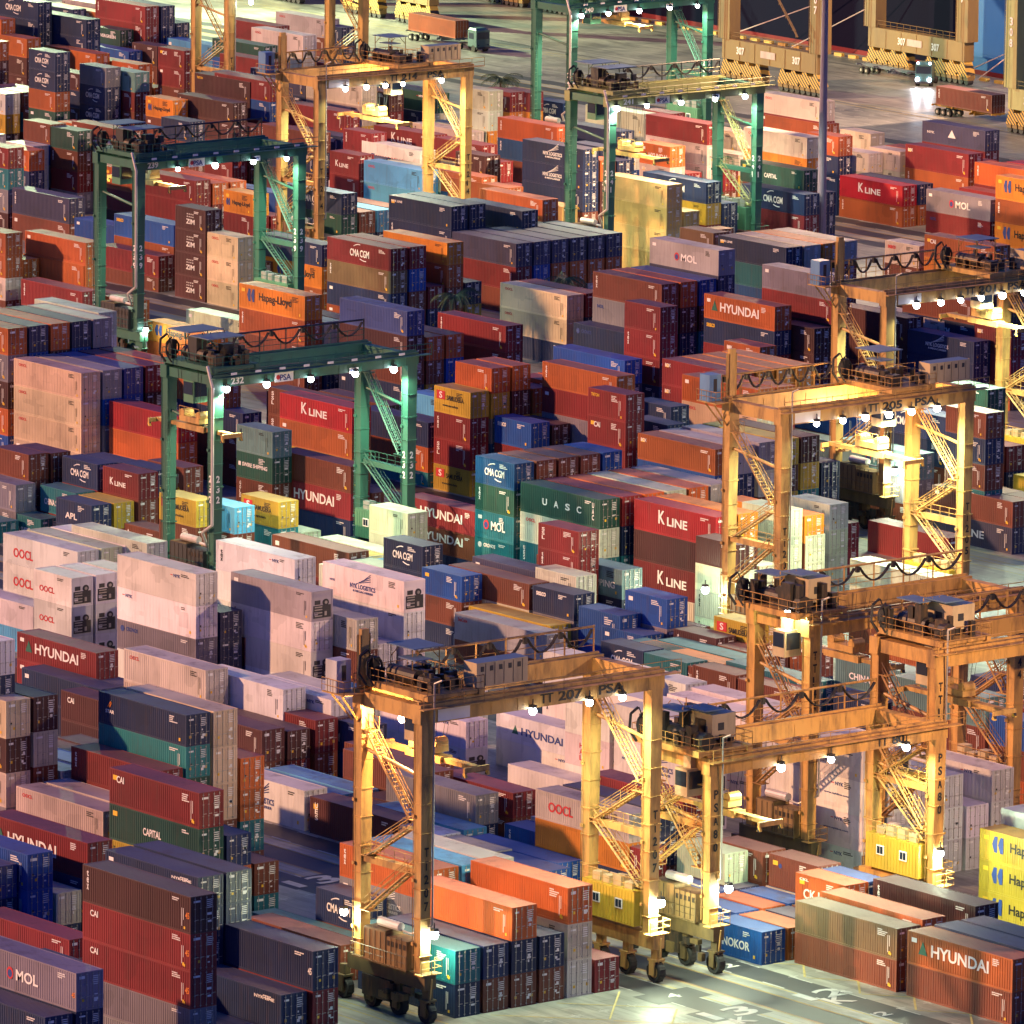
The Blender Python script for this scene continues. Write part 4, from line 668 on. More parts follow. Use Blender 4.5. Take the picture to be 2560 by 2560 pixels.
(-829.71,582.88,1,[('m','',2.65,2,0,0),('t','',2.65,2,0,0),('?','',2.96,2,0,0),('?','',2.96,2,0,0)]),
(-824.69,607.38,0,[('n','',2.65,2,0,0),('b','',2.65,2,0,0),('?','',2.66,2,0,0),('?','',2.66,0,0,0),('?','',2.66,0,0,0)]),
(-895.88,626.71,1,[('h','',2.57,0,0,0),('t','',2.57,0,0,0)]),
(-853.32,632.36,1,[('b','',2.65,0,0,0),('b','',2.65,0,0,0),('?','',2.22,0,0,0)]),
(-848.25,637.79,1,[('m','',2.65,2,0,0),('u','',2.65,2,0,0),('?','',2.77,2,0,0),('?','',2.77,0,0,0),('?','',2.77,0,0,0)]),
(-848.25,640.56,1,[('m','',2.65,0,0,0),('u','',2.65,0,0,0)]),
(-787.48,629.37,1,[('o','',2.65,2,0,0),('?','',2.40,0,0,0),('?','',2.40,0,0,0)]),
(-780.08,632.14,1,[('E','',2.88,2,0,0),('N','',2.88,0,0,0)]),
(-756.76,610.15,1,[('O','',2.650,1,'long orange container, topmost, left of crane 241',SG),('c','',2.65,0,0,0),('?','',2.93,0,0,0),('?','',2.93,0,0,0)]),
(-755.76,607.49,1,[('n','',2.65,0,0,0),('o','',2.65,0,0,0)]),
(-476.65,407.40,0,[('u','SINOKOR',2.695,1,'short blue container with white lettering, topmost, under crane 80',SG)]),
(-476.65,410.17,0,[('O','',2.65,2,0,0)]),
(-476.65,412.94,0,[('p','',2.65,2,0,0)]),
(-476.65,415.71,0,[('b','',2.65,2,0,0)]),
(-483.15,410.17,0,[('u','',2.650,1,'short blue container, topmost, under crane 80, right one of two',SG)]),
(-483.15,412.94,0,[('O','',2.65,2,0,0)]),
(-483.15,415.71,0,[('u','',2.65,2,0,0)]),
(-483.15,418.48,0,[('c','',2.65,2,0,0)]),
(-489.65,412.94,0,[('u','',2.650,1,'short blue container, topmost, under crane 80, left one of two',SG)]),
(-489.65,415.71,0,[('p','',2.65,2,0,0)]),
(-489.65,418.48,0,[('b','',2.650,1,'short brown container, topmost, under crane 80, left one of two',SG),('b','',2.65,2,0,0)]),
(-491.23,415.82,0,[('e','',2.613,1,'short mint container, topmost, under crane 80',SG),('k','',2.61,2,0,0)]),
(-476.39,415.82,0,[('O','CKL',2.685,1,'short orange container with white lettering, topmost, under crane 80',SG),('b','',2.69,0,0,0)]),
(-477.09,418.48,0,[('u','',2.57,2,0,0),('b','',2.57,0,0,0)]),
(-482.93,418.59,0,[('b','DOT',2.676,1,'short brown container, topmost, under crane 80, right one of two',SG),('N','',2.68,2,0,0)]),
(-482.93,421.25,0,[('b','',2.65,0,0,0)]),
(-492.87,431.90,1,[('w','NYKLR',2.922,1,'long white container with blue lettering, topmost, beyond crane 80',SG),('w','NYKW3',2.922,1,'long white container, second from top, under crane 80, right one of two',SG),('w','NYKW3',2.922,1,'long white container, third from top, under crane 80, right one of two',SG),('w','NYK',2.922,1,'long white container, fourth from top, under crane 80',SG)]),
(-492.87,434.67,1,[('w','REEF',2.896,1,'long white container with cooling unit, topmost, beyond crane 80',SG),('w','REEF',2.90,2,0,0),('w','',2.90,2,0,0),('w','',2.90,2,0,0)]),
(-492.87,437.44,1,[('w','',2.90,2,0,0),('w','REEF',2.90,2,0,0),('w','',2.90,2,0,0)]),
(-492.50,440.21,1,[('w','OOCLD',2.760,1,'long white container, topmost, right of crane 80, left one of two',SG),('w','',2.76,2,0,0),('w','',2.76,2,0,0)]),
(-492.37,442.98,1,[('w','OOCLD',2.72,2,0,0),('w','',2.72,2,0,0)]),
(-492.38,445.75,1,[('w','NYKT',2.711,1,'long white container, topmost, right of crane 80, right one of two',SG),('w','',2.71,2,0,0),('w','',2.71,0,0,0)]),
(-466.21,431.90,1,[('y','HAPAG',2.544,1,'long yellow container with black lettering, topmost, right of crane 80',SG),('y','HAPAG',2.544,1,'long yellow container with black lettering, second from top, right of crane 80',SG),('y','HAPAG',2.54,2,0,0)]),
(-466.77,434.67,1,[('w','OOCLR',3.12,2,0,0),('y','',2.85,0,0,0),('y','',2.85,0,0,0)]),
(-535.97,437.44,1,[('w','HYUNB',2.375,1,'long white container with blue lettering, topmost, under crane 207',SG),('w','',2.375,1,'long white container, second from top, under crane 207',SG)]),
(-529.09,434.67,0,[('w','',2.759,1,'short white container, topmost, under crane 207',SG),('w','HAL',2.759,1,'short white container, second from top, under crane 207',SG),('w','HAL',2.76,2,0,0)]),
(-516.28,434.67,1,[('w','NYK',3.026,1,'long white container, topmost, left of crane 80, left one of two',SG),('w','NYKLR',3.026,1,'long white container with blue lettering, second from top, left of crane 80',SG),('w','NYKLR',3.03,2,0,0)]),
(-545.46,431.90,1,[('w','',2.445,1,'long white container, topmost, under crane 207, leftmost',SG),('w','REEF',2.445,1,'long white container with cooling unit, second from top, under crane 207',SG)]),
(-519.25,442.98,1,[('w','SEAC',2.817,1,'long white container, topmost, left of crane 80, right one of two',SG),('w','',2.817,1,'long white container, second from top, under crane 80, left one of two',SG),('w','',2.817,1,'long white container, third from top, under crane 80, left one of two',SG)]),
(-519.25,445.75,1,[('w','',2.896,1,'long white container, topmost, in front of crane 144',SG),('w','',2.90,0,0,0),('w','',2.90,0,0,0)]),
(-536.40,442.98,1,[('w','',3.170,1,'long white container, topmost, left of crane 144',SG),('w','',3.17,2,0,0),('w','',3.17,0,0,0)]),
(-571.87,462.20,2,[('P','SEAC',2.508,1,'extra long lilac grey container, topmost, right of crane 207',SG),('b','',2.295,1,'extra long brown container, second from top, right of crane 207',SG)]),
(-583.76,467.85,1,[('w','',2.77,0,0,0)]),
(-583.76,470.73,1,[('w','',2.90,0,0,0)]),
(-537.42,464.97,1,[('t','',2.888,1,'long teal container, topmost, in front of crane 144',SG),('N','',2.89,2,0,0)]),
(-537.42,462.31,1,[('b','',2.650,1,'long brown container, topmost, in front of crane 144',SG),('n','',2.65,0,0,0)]),
(-550.42,462.31,1,[('b','',2.65,2,0,0),('b','',2.65,0,0,0)]),
(-550.42,464.97,1,[('h','',2.65,2,0,0),('N','',2.65,0,0,0)]),
(-550.42,467.74,1,[('t','',2.65,2,0,0),('b','',2.65,0,0,0)]),
(-550.42,470.62,1,[('b','',2.65,2,0,0),('n','',2.65,0,0,0)]),
(-550.42,473.28,1,[('O','',2.65,2,0,0),('n','',2.65,0,0,0)]),
(-550.42,476.05,1,[('b','',2.65,2,0,0),('n','',2.65,2,0,0)]),
(-525.58,467.74,1,[('T','CHINASH',2.636,1,'long grey teal container with white lettering, topmost, right of crane 144',SG),('u','',2.64,2,0,0),('G','',2.64,0,0,0)]),
(-525.58,470.51,1,[('t','',2.65,0,0,0),('t','',2.65,0,0,0)]),
(-525.58,473.28,1,[('m','',2.65,0,0,0),('b','',2.65,0,0,0)]),
(-514.63,464.97,1,[('T','',2.750,1,'long grey teal container, topmost, right of crane 80',SG),('b','',2.750,1,'long brown container, second from top, right of crane 80',SG),('b','',2.75,2,0,0)]),
(-528.70,467.85,0,[('m','',2.98,0,0,0),('y','',2.98,0,0,0)]),
(-528.70,464.97,0,[('n','',2.650,1,'short navy container, topmost, beyond crane 80',SG),('b','',2.65,2,0,0)]),
(-510.63,470.51,1,[('n','NYKLW',2.77,2,0,0),('n','',2.77,0,0,0),('t','',2.77,0,0,0)]),
(-507.75,467.74,1,[('m','',2.65,2,0,0),('b','',2.65,0,0,0),('?','',1.99,0,0,0)]),
(-507.75,473.28,1,[('b','',2.65,0,0,0),('t','',2.65,0,0,0),('b','',2.65,0,0,0)]),
(-498.82,462.20,1,[('u','',2.650,1,'long blue container, topmost, right of crane 80',SG),('b','',2.65,2,0,0),('?','',2.58,2,0,0)]),
(-557.96,462.20,0,[('n','CMA',2.80,2,0,0),('n','',2.80,0,0,0)]),
(-557.96,465.08,0,[('t','',2.65,2,0,0),('b','',2.65,0,0,0)]),
(-568.16,467.85,0,[('u','',3.293,1,'short blue container, topmost, left of crane 144, left one of two',SG),('u','',3.29,2,0,0)]),
(-555.29,473.39,0,[('y','SAM',2.650,1,'short yellow container with black lettering, topmost, left of crane 144',SG),('y','',2.65,0,0,0),('?','',1.79,0,0,0)]),
(-555.29,476.16,0,[('h','',2.65,2,0,0),('t','',2.65,0,0,0)]),
(-573.91,486.70,0,[('k','',2.572,1,'short dark brown container, topmost, under crane 205',SG),('e','OOCLD',2.572,1,'short mint container, second from top, under crane 205',SG),('e','',2.572,1,'short mint container, third from top, under crane 205',SG),('e','',2.57,2,0,0)]),
(-573.91,489.47,0,[('e','OOCLD',2.65,2,0,0),('e','',2.65,2,0,0),('e','',2.65,2,0,0)]),
(-580.43,497.89,0,[('e','OOCLD',2.650,1,'short mint container, topmost, under crane 205, left one of two',SG),('e','OOCLD',2.65,2,0,0),('e','OOCLD',2.65,2,0,0),('?','',3.45,2,0,0)]),
(-580.27,500.66,0,[('e','OOCLD',2.65,2,0,0),('e','OOCLD',2.65,2,0,0),('?','',3.37,2,0,0)]),
(-595.70,517.00,0,[('e','OOCLD',2.564,1,'short mint container, topmost, under crane 205, right one of two',SG),('e','OOCLD',2.56,2,0,0),('e','',2.56,2,0,0)]),
(-597.22,519.77,0,[('m','',2.60,2,0,0),('m','',2.60,2,0,0)]),
(-593.55,530.85,1,[('m','',3.195,1,'long maroon container, topmost, under crane 205',SG)]),
(-595.95,541.50,1,[('b','DGRN',2.681,1,'long brown container, topmost, right of crane 205',SG),('p','LINE',2.681,1,'long slate container, second from top, right of crane 205',SG)]),
(-595.95,544.27,1,[('b','',2.65,2,0,0),('b','',2.65,0,0,0)]),
(-595.95,547.04,1,[('c','',2.65,0,0,0)]),
(-595.95,552.58,1,[('y','',2.65,2,0,0),('y','',2.65,0,0,0)]),
(-615.60,555.35,0,[('N','',2.52,0,0,0),('G','',2.52,0,0,0),('b','',2.52,0,0,0)]),
(-613.01,528.08,1,[('k','',2.715,1,'long dark brown container, topmost, under crane 205',SG),('y','',2.72,2,0,0),('t','',2.72,2,0,0),('b','',2.72,0,0,0)]),
(-613.01,525.31,1,[('y','',2.715,1,'long yellow container, topmost, under crane 205',SG),('k','',2.72,2,0,0),('y','',2.72,2,0,0),('N','',2.72,0,0,0)]),
(-613.01,522.54,1,[('P','',2.900,1,'long lilac grey container, topmost, under crane 205, right one of two',SG),('c','',2.65,2,0,0),('b','',2.65,2,0,0),('b','',2.65,0,0,0)]),
(-613.01,530.85,1,[('n','STAR',2.65,2,0,0),('n','',2.65,2,0,0),('t','',2.65,0,0,0)]),
(-635.71,541.50,1,[('O','',2.760,1,'long orange container, topmost, under crane 205',SG),('C','OOCL',3.02,2,0,0),('m','',2.76,0,0,0),('b','',2.76,0,0,0)]),
(-635.71,544.27,1,[('O','',2.82,2,0,0),('m','',2.82,2,0,0),('y','',2.82,0,0,0),('n','',2.82,0,0,0)]),
(-645.67,547.04,1,[('m','BOX',2.782,1,'long maroon container, topmost, left of crane 205',SG),('m','BOX',2.78,2,0,0),('b','',2.78,0,0,0),('N','',2.78,0,0,0)]),
(-645.67,549.81,1,[('h','',2.78,2,0,0),('m','',2.78,0,0,0),('b','',2.78,0,0,0),('G','',2.78,0,0,0)]),
(-645.67,552.58,1,[('h','',2.78,2,0,0),('m','',2.78,0,0,0),('k','',2.78,0,0,0),('u','',2.78,0,0,0)]),
(-645.67,555.35,1,[('h','',2.78,2,0,0),('m','',2.78,2,0,0),('b','',2.78,0,0,0),('n','',2.78,0,0,0)]),
(-632.67,549.81,1,[('c','',2.65,2,0,0),('n','',2.65,0,0,0)]),
(-632.67,552.58,1,[('u','',2.650,1,'long blue container, topmost, under crane 205',SG),('b','',2.65,2,0,0),('b','',2.65,0,0,0)]),
(-632.67,555.35,1,[('h','',2.65,2,0,0),('t','',2.65,0,0,0),('u','',2.65,0,0,0)]),
(-670.98,571.80,0,[('O','BOXS',2.74,2,0,0),('c','',2.74,0,0,0),('b','',2.74,0,0,0)]),
(-678.27,580.11,1,[('O','HYUNDAI',2.755,1,'long orange container with white lettering, topmost, beyond crane 205',SG),('n','SEACO',2.755,1,'long navy container, second from top, beyond crane 205',SG),('m','',2.75,2,0,0),('u','',2.75,0,0,0)]),
(-674.83,585.65,1,[('G','',2.650,1,'long grey container, topmost, left of crane 201',SG),('m','',2.650,1,'long maroon container, second from top, left of crane 201',SG),('k','',2.65,2,0,0),('k','',2.65,2,0,0),('?','',3.65,2,0,0)]),
(-674.46,596.30,1,[('k','',2.925,1,'long dark brown container, topmost, left of crane 201',SG),('k','',2.925,1,'long dark brown container, second from top, left of crane 201',SG),('b','',2.925,1,'long brown container, third from top, left of crane 201',SG)]),
(-674.46,601.84,1,[('c','',2.65,2,0,0),('G','',2.65,0,0,0),('b','',2.65,0,0,0)]),
(-669.52,601.95,1,[('b','',2.698,1,'long brown container, topmost, beyond crane 201',SG),('n','CMA',2.70,2,0,0),('n','',2.70,0,0,0),('n','',2.70,0,0,0)]),
(-663.33,596.41,1,[('n','NYKLW',2.520,1,'long navy container with white lettering, topmost, in front of crane 201',SG),('n','',2.520,1,'long navy container, second from top, in front of crane 201',SG),('b','',2.52,2,0,0)]),
(-660.19,599.07,0,[('m','BOX',3.001,1,'short maroon container, topmost, right of crane 201',SG),('m','TEXV',3.00,2,0,0),('O','TRI',3.00,2,0,0)]),
(-660.19,601.84,0,[('m','',2.65,0,0,0),('m','',2.65,0,0,0),('o','',2.65,0,0,0)]),
(-660.19,604.61,0,[('m','',2.65,0,0,0),('m','',2.65,0,0,0),('o','',2.65,0,0,0)]),
(-609.24,549.81,0,[('g','CAPITAL',2.650,1,'short dark green container with white lettering, topmost, in front of crane 201',SG),('g','',2.65,2,0,0),('b','',2.65,2,0,0),('?','',3.09,2,0,0),('?','',3.09,0,0,0)]),
(-609.24,552.58,0,[('m','',2.65,2,0,0),('n','',2.65,2,0,0),('N','',2.65,0,0,0)]),
(-600.35,541.61,0,[('b','',2.650,1,'short brown container, topmost, in front of crane 201',SG),('n','',2.650,1,'short navy container, second from top, in front of crane 201',SG),('b','',2.650,1,'short brown container, third from top, right of crane 205',SG),('?','',2.89,2,0,0),('?','',2.89,0,0,0)]),
(-600.35,544.38,0,[('b','',2.65,2,0,0),('b','',2.65,0,0,0)]),
(-610.64,541.50,1,[('T','MOLW',2.685,1,'long grey teal container, topmost, under crane 205',SG),('G','',2.685,1,'long grey container, second from top, under crane 205',SG),('b','',2.685,1,'long brown container, third from top, under crane 205',SG)]),
(-610.64,549.92,1,[('G','',2.65,0,0,0),('G','',2.65,0,0,0)]),
(-612.32,547.04,1,[('n','CMA',2.650,1,'long navy container with white lettering, topmost, under crane 205',SG),('n','',2.65,2,0,0),('b','',2.65,2,0,0),('?','',3.15,0,0,0)]),
(-612.32,552.69,1,[('b','',2.65,0,0,0),('b','',2.65,0,0,0),('u','',2.65,0,0,0)]),
(-615.96,547.15,0,[('b','',3.24,0,0,0),('b','',3.24,0,0,0)]),
(-694.64,585.65,1,[('P','MOL',2.896,1,'long lilac grey container, topmost, in front of crane 241',SG),('p','',2.65,2,0,0),('n','',2.65,0,0,0),('G','',2.65,0,0,0),('?','',3.96,0,0,0)]),
(-824.02,681.40,1,[('e','',2.925,1,'long mint container, topmost, under crane 241',SG),('e','',2.93,2,0,0),('e','',2.93,0,0,0)]),
(-693.75,626.60,1,[('o','CAI',2.650,1,'long rust orange container, topmost, beyond crane 201',SG),('h','',2.650,1,'long golden orange container, second from top, beyond crane 201',SG),('b','',2.65,2,0,0),('?','',3.96,2,0,0)]),
(-693.75,629.37,1,[('h','',2.65,2,0,0),('b','',2.65,2,0,0),('b','',2.65,2,0,0)]),
(-706.85,626.60,0,[('c','SEACO',2.65,2,0,0),('b','',2.65,2,0,0),('b','',2.65,2,0,0),('?','',2.39,0,0,0)]),
(-701.85,601.84,1,[('n','NYKS2',2.650,1,'long navy container, topmost, right of crane 241',SG),('t','',2.65,2,0,0),('N','',2.65,2,0,0),('?','',2.46,0,0,0),('?','',2.46,0,0,0)]),
(-701.85,604.61,1,[('c','',2.65,2,0,0),('y','',2.65,2,0,0),('k','',2.65,0,0,0),('?','',2.46,0,0,0),('?','',2.46,0,0,0)]),
(-701.85,607.38,1,[('h','',2.65,2,0,0),('b','',2.65,2,0,0),('c','',2.65,0,0,0),('?','',2.46,0,0,0),('?','',2.46,0,0,0)]),
(-701.85,610.15,1,[('c','',2.65,2,0,0),('m','',2.65,2,0,0),('b','',2.65,2,0,0),('?','',2.46,0,0,0),('?','',2.46,0,0,0)]),
(-674.73,582.88,0,[('k','',2.922,1,'short dark brown container, topmost, left of crane 201',SG),('k','',2.92,2,0,0),('k','',2.92,2,0,0)]),
(-759.44,653.87,1,[('g','CAPITAL',2.650,1,'long dark green container with white lettering, topmost, right of crane 241',SG),('b','',2.65,2,0,0),('m','',2.65,2,0,0),('?','',2.99,2,0,0)]),
(-759.44,656.75,1,[('n','',2.65,2,0,0),('n','',2.65,2,0,0),('u','',2.65,2,0,0)]),
(-756.02,651.10,1,[('n','CMA',2.650,1,'long navy container with white lettering, topmost, right of crane 241',SG),('m','',2.650,1,'long maroon container, second from top, right of crane 241',SG),('?','',3.28,2,0,0)]),
(-785.09,686.94,0,[('c','',2.53,2,0,0),('c','',2.53,2,0,0),('G','',2.53,0,0,0)]),
(-782.09,689.71,0,[('c','OOCLD',2.65,2,0,0),('c','OOCLD',2.65,2,0,0),('n','',2.65,0,0,0)]),
(-782.09,692.48,0,[('o','',2.65,2,0,0),('o','',2.65,0,0,0),('b','',2.65,0,0,0)]),
(-791.10,692.48,0,[('c','OOCL',3.02,2,0,0),('c','',3.02,0,0,0),('n','',3.02,0,0,0)]),
(-789.10,695.25,0,[('p','',2.65,0,0,0),('n','',2.65,0,0,0)]),
(-784.75,681.40,0,[('o','',2.55,2,0,0),('n','NYKS2',2.55,2,0,0),('n','NYK',2.55,2,0,0),('n','',2.55,2,0,0)]),
(-782.56,571.80,1,[('m','',2.650,1,'long maroon container, topmost, under crane 239, left one of two',SG),('?','',1.71,2,0,0)]),
(-757.45,577.34,1,[('n','',2.650,1,'long navy container, topmost, under crane 239',SG),('h','LLOYD',2.650,1,'long golden orange container with black lettering, second from top, under crane 239',SG),('?','',3.08,2,0,0)]),
(-757.45,580.11,1,[('k','',2.65,0,0,0),('n','',2.65,0,0,0)]),
(-740.60,574.57,1,[('m','CMA',2.650,1,'long maroon container with white lettering, topmost, in front of crane 214',SG),('d','TEXV',2.650,1,'long olive brown container, second from top, in front of crane 214',SG),('n','',2.65,2,0,0),('?','',2.28,2,0,0)]),
(-740.60,577.34,1,[('m','',2.65,2,0,0),('u','',2.65,2,0,0),('b','',2.65,2,0,0),('?','',2.28,2,0,0)]),
(-740.60,580.11,1,[('m','',2.65,2,0,0),('n','',2.65,2,0,0)]),
(-740.60,582.88,1,[('h','',2.650,1,'long golden orange container, topmost, in front of crane 214',SG),('O','',2.65,2,0,0),('b','',2.65,2,0,0),('?','',2.28,2,0,0)]),
(-740.60,585.65,1,[('n','',2.65,2,0,0),('y','',2.65,2,0,0)]),
(-647.84,497.78,1,[('r','KLINE',2.650,1,'long bright red container with white lettering, topmost, under crane 232',SG),('o','',2.650,1,'long rust orange container, second from top, under crane 232, left one of two',SG),('y','',2.65,2,0,0),('n','',2.65,0,0,0),('?','',1.30,0,0,0)]),
(-653.50,500.55,1,[('b','SSL',2.86,2,0,0),('b','SSL',2.86,2,0,0),('n','',2.86,0,0,0),('b','',2.86,0,0,0)]),
(-551.93,492.24,1,[('e','',2.650,1,'long mint container, topmost, under crane 205',SG),('e','',2.650,1,'long mint container, second from top, under crane 205',SG),('?','',2.314,1,'long brown container, third from top, right of crane 144',SG),('?','',2.314,1,'long brown container, fourth from top, right of crane 144',SG)])]
PC = dict(m=(.20,.017,.022), r=(.36,.012,.024), O=(.48,.11,.025), o=(.35,.085,.025), h=(.62,.21,.022), b=(.17,.045,.026), k=(.075,.022,.024), d=(.17,.10,.05), n=(.009,.024,.085), N=(.008,.06,.17),
 u=(.008,.075,.33), U=(.05,.075,.27), l=(.09,.34,.58), t=(.012,.15,.18), T=(.13,.25,.25), g=(.012,.075,.055), y=(.50,.33,.035), c=(.55,.47,.40), C=(.66,.50,.34), w=(.66,.63,.62), G=(.22,.20,.23), p=(.045,.050,.105), P=(.30,.28,.31), e=(.52,.58,.44), E=(.50,.33,.12))
PC['?'] = PC['b']
def cont_geo(L, H, reefer):
    W = 2.438; m = MB(); pr = .15
    for x in (0, L-pr):
        for y in (0, W-pr): m.box(x, x+pr, y, y+pr, 0, H, 0, 1)
    for y0, y1 in ((0.0, .06), (W-.06, W)): m.box(pr, L-pr, y0, y1, 0, .15, 0); m.box(pr, L-pr, y0, y1, H-.09, H, 0, 1)
    m.box(0, .06, pr, W-pr, 0, .15, 0); m.box(0, .06, pr, W-pr, H-.1, H-.001, 0, 1); m.box(L-.06, L, pr, W-pr, 0, .12, 0); m.box(L-.06, L, pr, W-pr, H-.12, H-.001, 0, 1)
    per, dep = (.278, .04) if not reefer else (.46, .012)
    n = int((L-2*pr)/per); per = (L-2*pr)/n
    for side in (0, 1):
        yo, yi = (.012, .012+dep) if side == 0 else (W-.012, W-.012-dep); pts = []
        for i in range(n):
            x = pr+i*per; a = .28 if not reefer else .42
            pts += [(x, yo), (x+per*a, yo), (x+per*(a+.16), yi), (x+per*.84, yi)]
        pts.append((L-pr, yo))
        for (xa, ya), (xb, yb) in zip(pts, pts[1:]):
            q = [(xa, ya, .15), (xb, yb, .15), (xb, yb, H-.09), (xa, ya, H-.09)]; m.q(q if side == 0 else q[::-1], 0)
    if reefer: m.q([(.06, .06, H-.02), (L-.06, .06, H-.02), (L-.06, W-.06, H-.02), (.06, W-.06, H-.02)], 1)
    else:
        k = int(L/.3); p2 = (L-.12)/k; pts = []
        for i in range(k): x = .06+i*p2; pts += [(x, H-.012), (x+p2*.5, H-.012), (x+p2*.62, H-.032), (x+p2*.88, H-.032)]
        pts.append((L-.06, H-.012))
        for (xa, za), (xb, zb) in zip(pts, pts[1:]): m.q([(xa, .06, za), (xb, .06, zb), (xb, W-.06, zb), (xa, W-.06, za)], 1)
    m.q([(.03, .15, .15), (.03, .15, H-.1), (.03, W-.15, H-.1), (.03, W-.15, .15)], 0); m.q([(0, 0, .02), (0, W, .02), (L, W, .02), (L, 0, .02)], 0)
    return m
def door_geo(H, left):
    m = MB(); y0, y1 = (.155, 1.21) if left else (1.228, 2.283); m.box(-.07, -.03, y0, y1, .13, H-.13, 0)
    for i in range(4):
        z = .28+i*(H-.45)/4; m.box(-.03, -.012, y0+.1, y1-.1, z, z+(H-.45)/4-.14, 0)
    return m
def lock_geo(H, y):
    m = MB(); m.bar((.015, y, .06), (.015, y, H-.06), .022, 5)
    for z in (.2, H*.34, H*.66, H-.2): m.box(-.02, .03, y-.06, y+.06, z-.03, z+.03)
    m.box(0, .035, y-.02, y+.32, 1.02, 1.06); return m
def marks_geo(H, seed, reefer=False):
    rr = random.Random(seed); m = MB()
    def pl(y, z, w, h, mi): m.box(-.008, 0, y, y+w, z, z+h, mi)
    for i in range(5): pl(1.45+rr.random()*.06, H-.42-i*.15, .5+rr.random()*.12, .06, 0)
    for i in range(rr.randint(2, 4)): pl(1.5+rr.random()*.2, .5+rr.random()*.9, .12+rr.random()*.3, .06+rr.random()*.16, 0)
    pl(.3, H-.5, .35+rr.random()*.3, .12+.1*rr.random(), 0)
    if rr.random() < .7: pl(.32+rr.random()*.5, .55+rr.random()*.5, .2, .2, 1)
    if rr.random() < .5: pl(1.9, .5+rr.random()*.3, .22, .24, 1)
    if reefer or rr.random() < .3: pl(.45, 1.0, .16, .2, 2)
    return m
def machine_geo(H):
    m = MB(); m.box(-.06, -.03, .16, 2.28, .13, H-.13, 0); m.box(-.03, .03, .25, 2.19, .3, 1.5, 1)
    for z in (.45, .75, 1.05, 1.3): m.box(.03, .05, .35, 1.2, z, z+.1, 2)
    m.bar((-.03, 1.62, 1.75), (.05, 1.62, 1.75), .34, 12, 1); m.bar((.05, 1.62, 1.75), (.06, 1.62, 1.75), .16, 8, 2)
    m.box(-.03, .02, .4, 1.0, 1.6, 2.0, 1); m.box(.03, .06, 1.35, 2.05, .4, 1.0, 1); m.box(.06, .07, 1.45, 1.7, .5, .9, 2); m.box(-.02, .05, .3, .7, .6, .9, 0); return m
LENS = {0: 6.06, 1: 12.19, 2: 13.72}
_mc = {}
def hash_(t): return sum(ord(a)*(i+3) for i, a in enumerate(t))
def cmesh(kind, *a):
    k = (kind, *a)
    if k not in _mc:
        if kind == 'body': _mc[k] = cont_geo(*a).mesh('body', [P_OBJ, R_OBJ])
        elif kind == 'door': _mc[k] = door_geo(*a).mesh('door', [P_OBJ])
        elif kind == 'lock': _mc[k] = lock_geo(*a).mesh('locking_bar', [M['steel']])
        elif kind == 'marks': _mc[k] = marks_geo(*a).mesh('door_markings', [M['white'], M['yel'], M['black']])
        elif kind == 'machine': _mc[k] = machine_geo(*a).mesh('cooling_unit', [P_OBJ, M['dark'], M['steel']])
    return _mc[k]
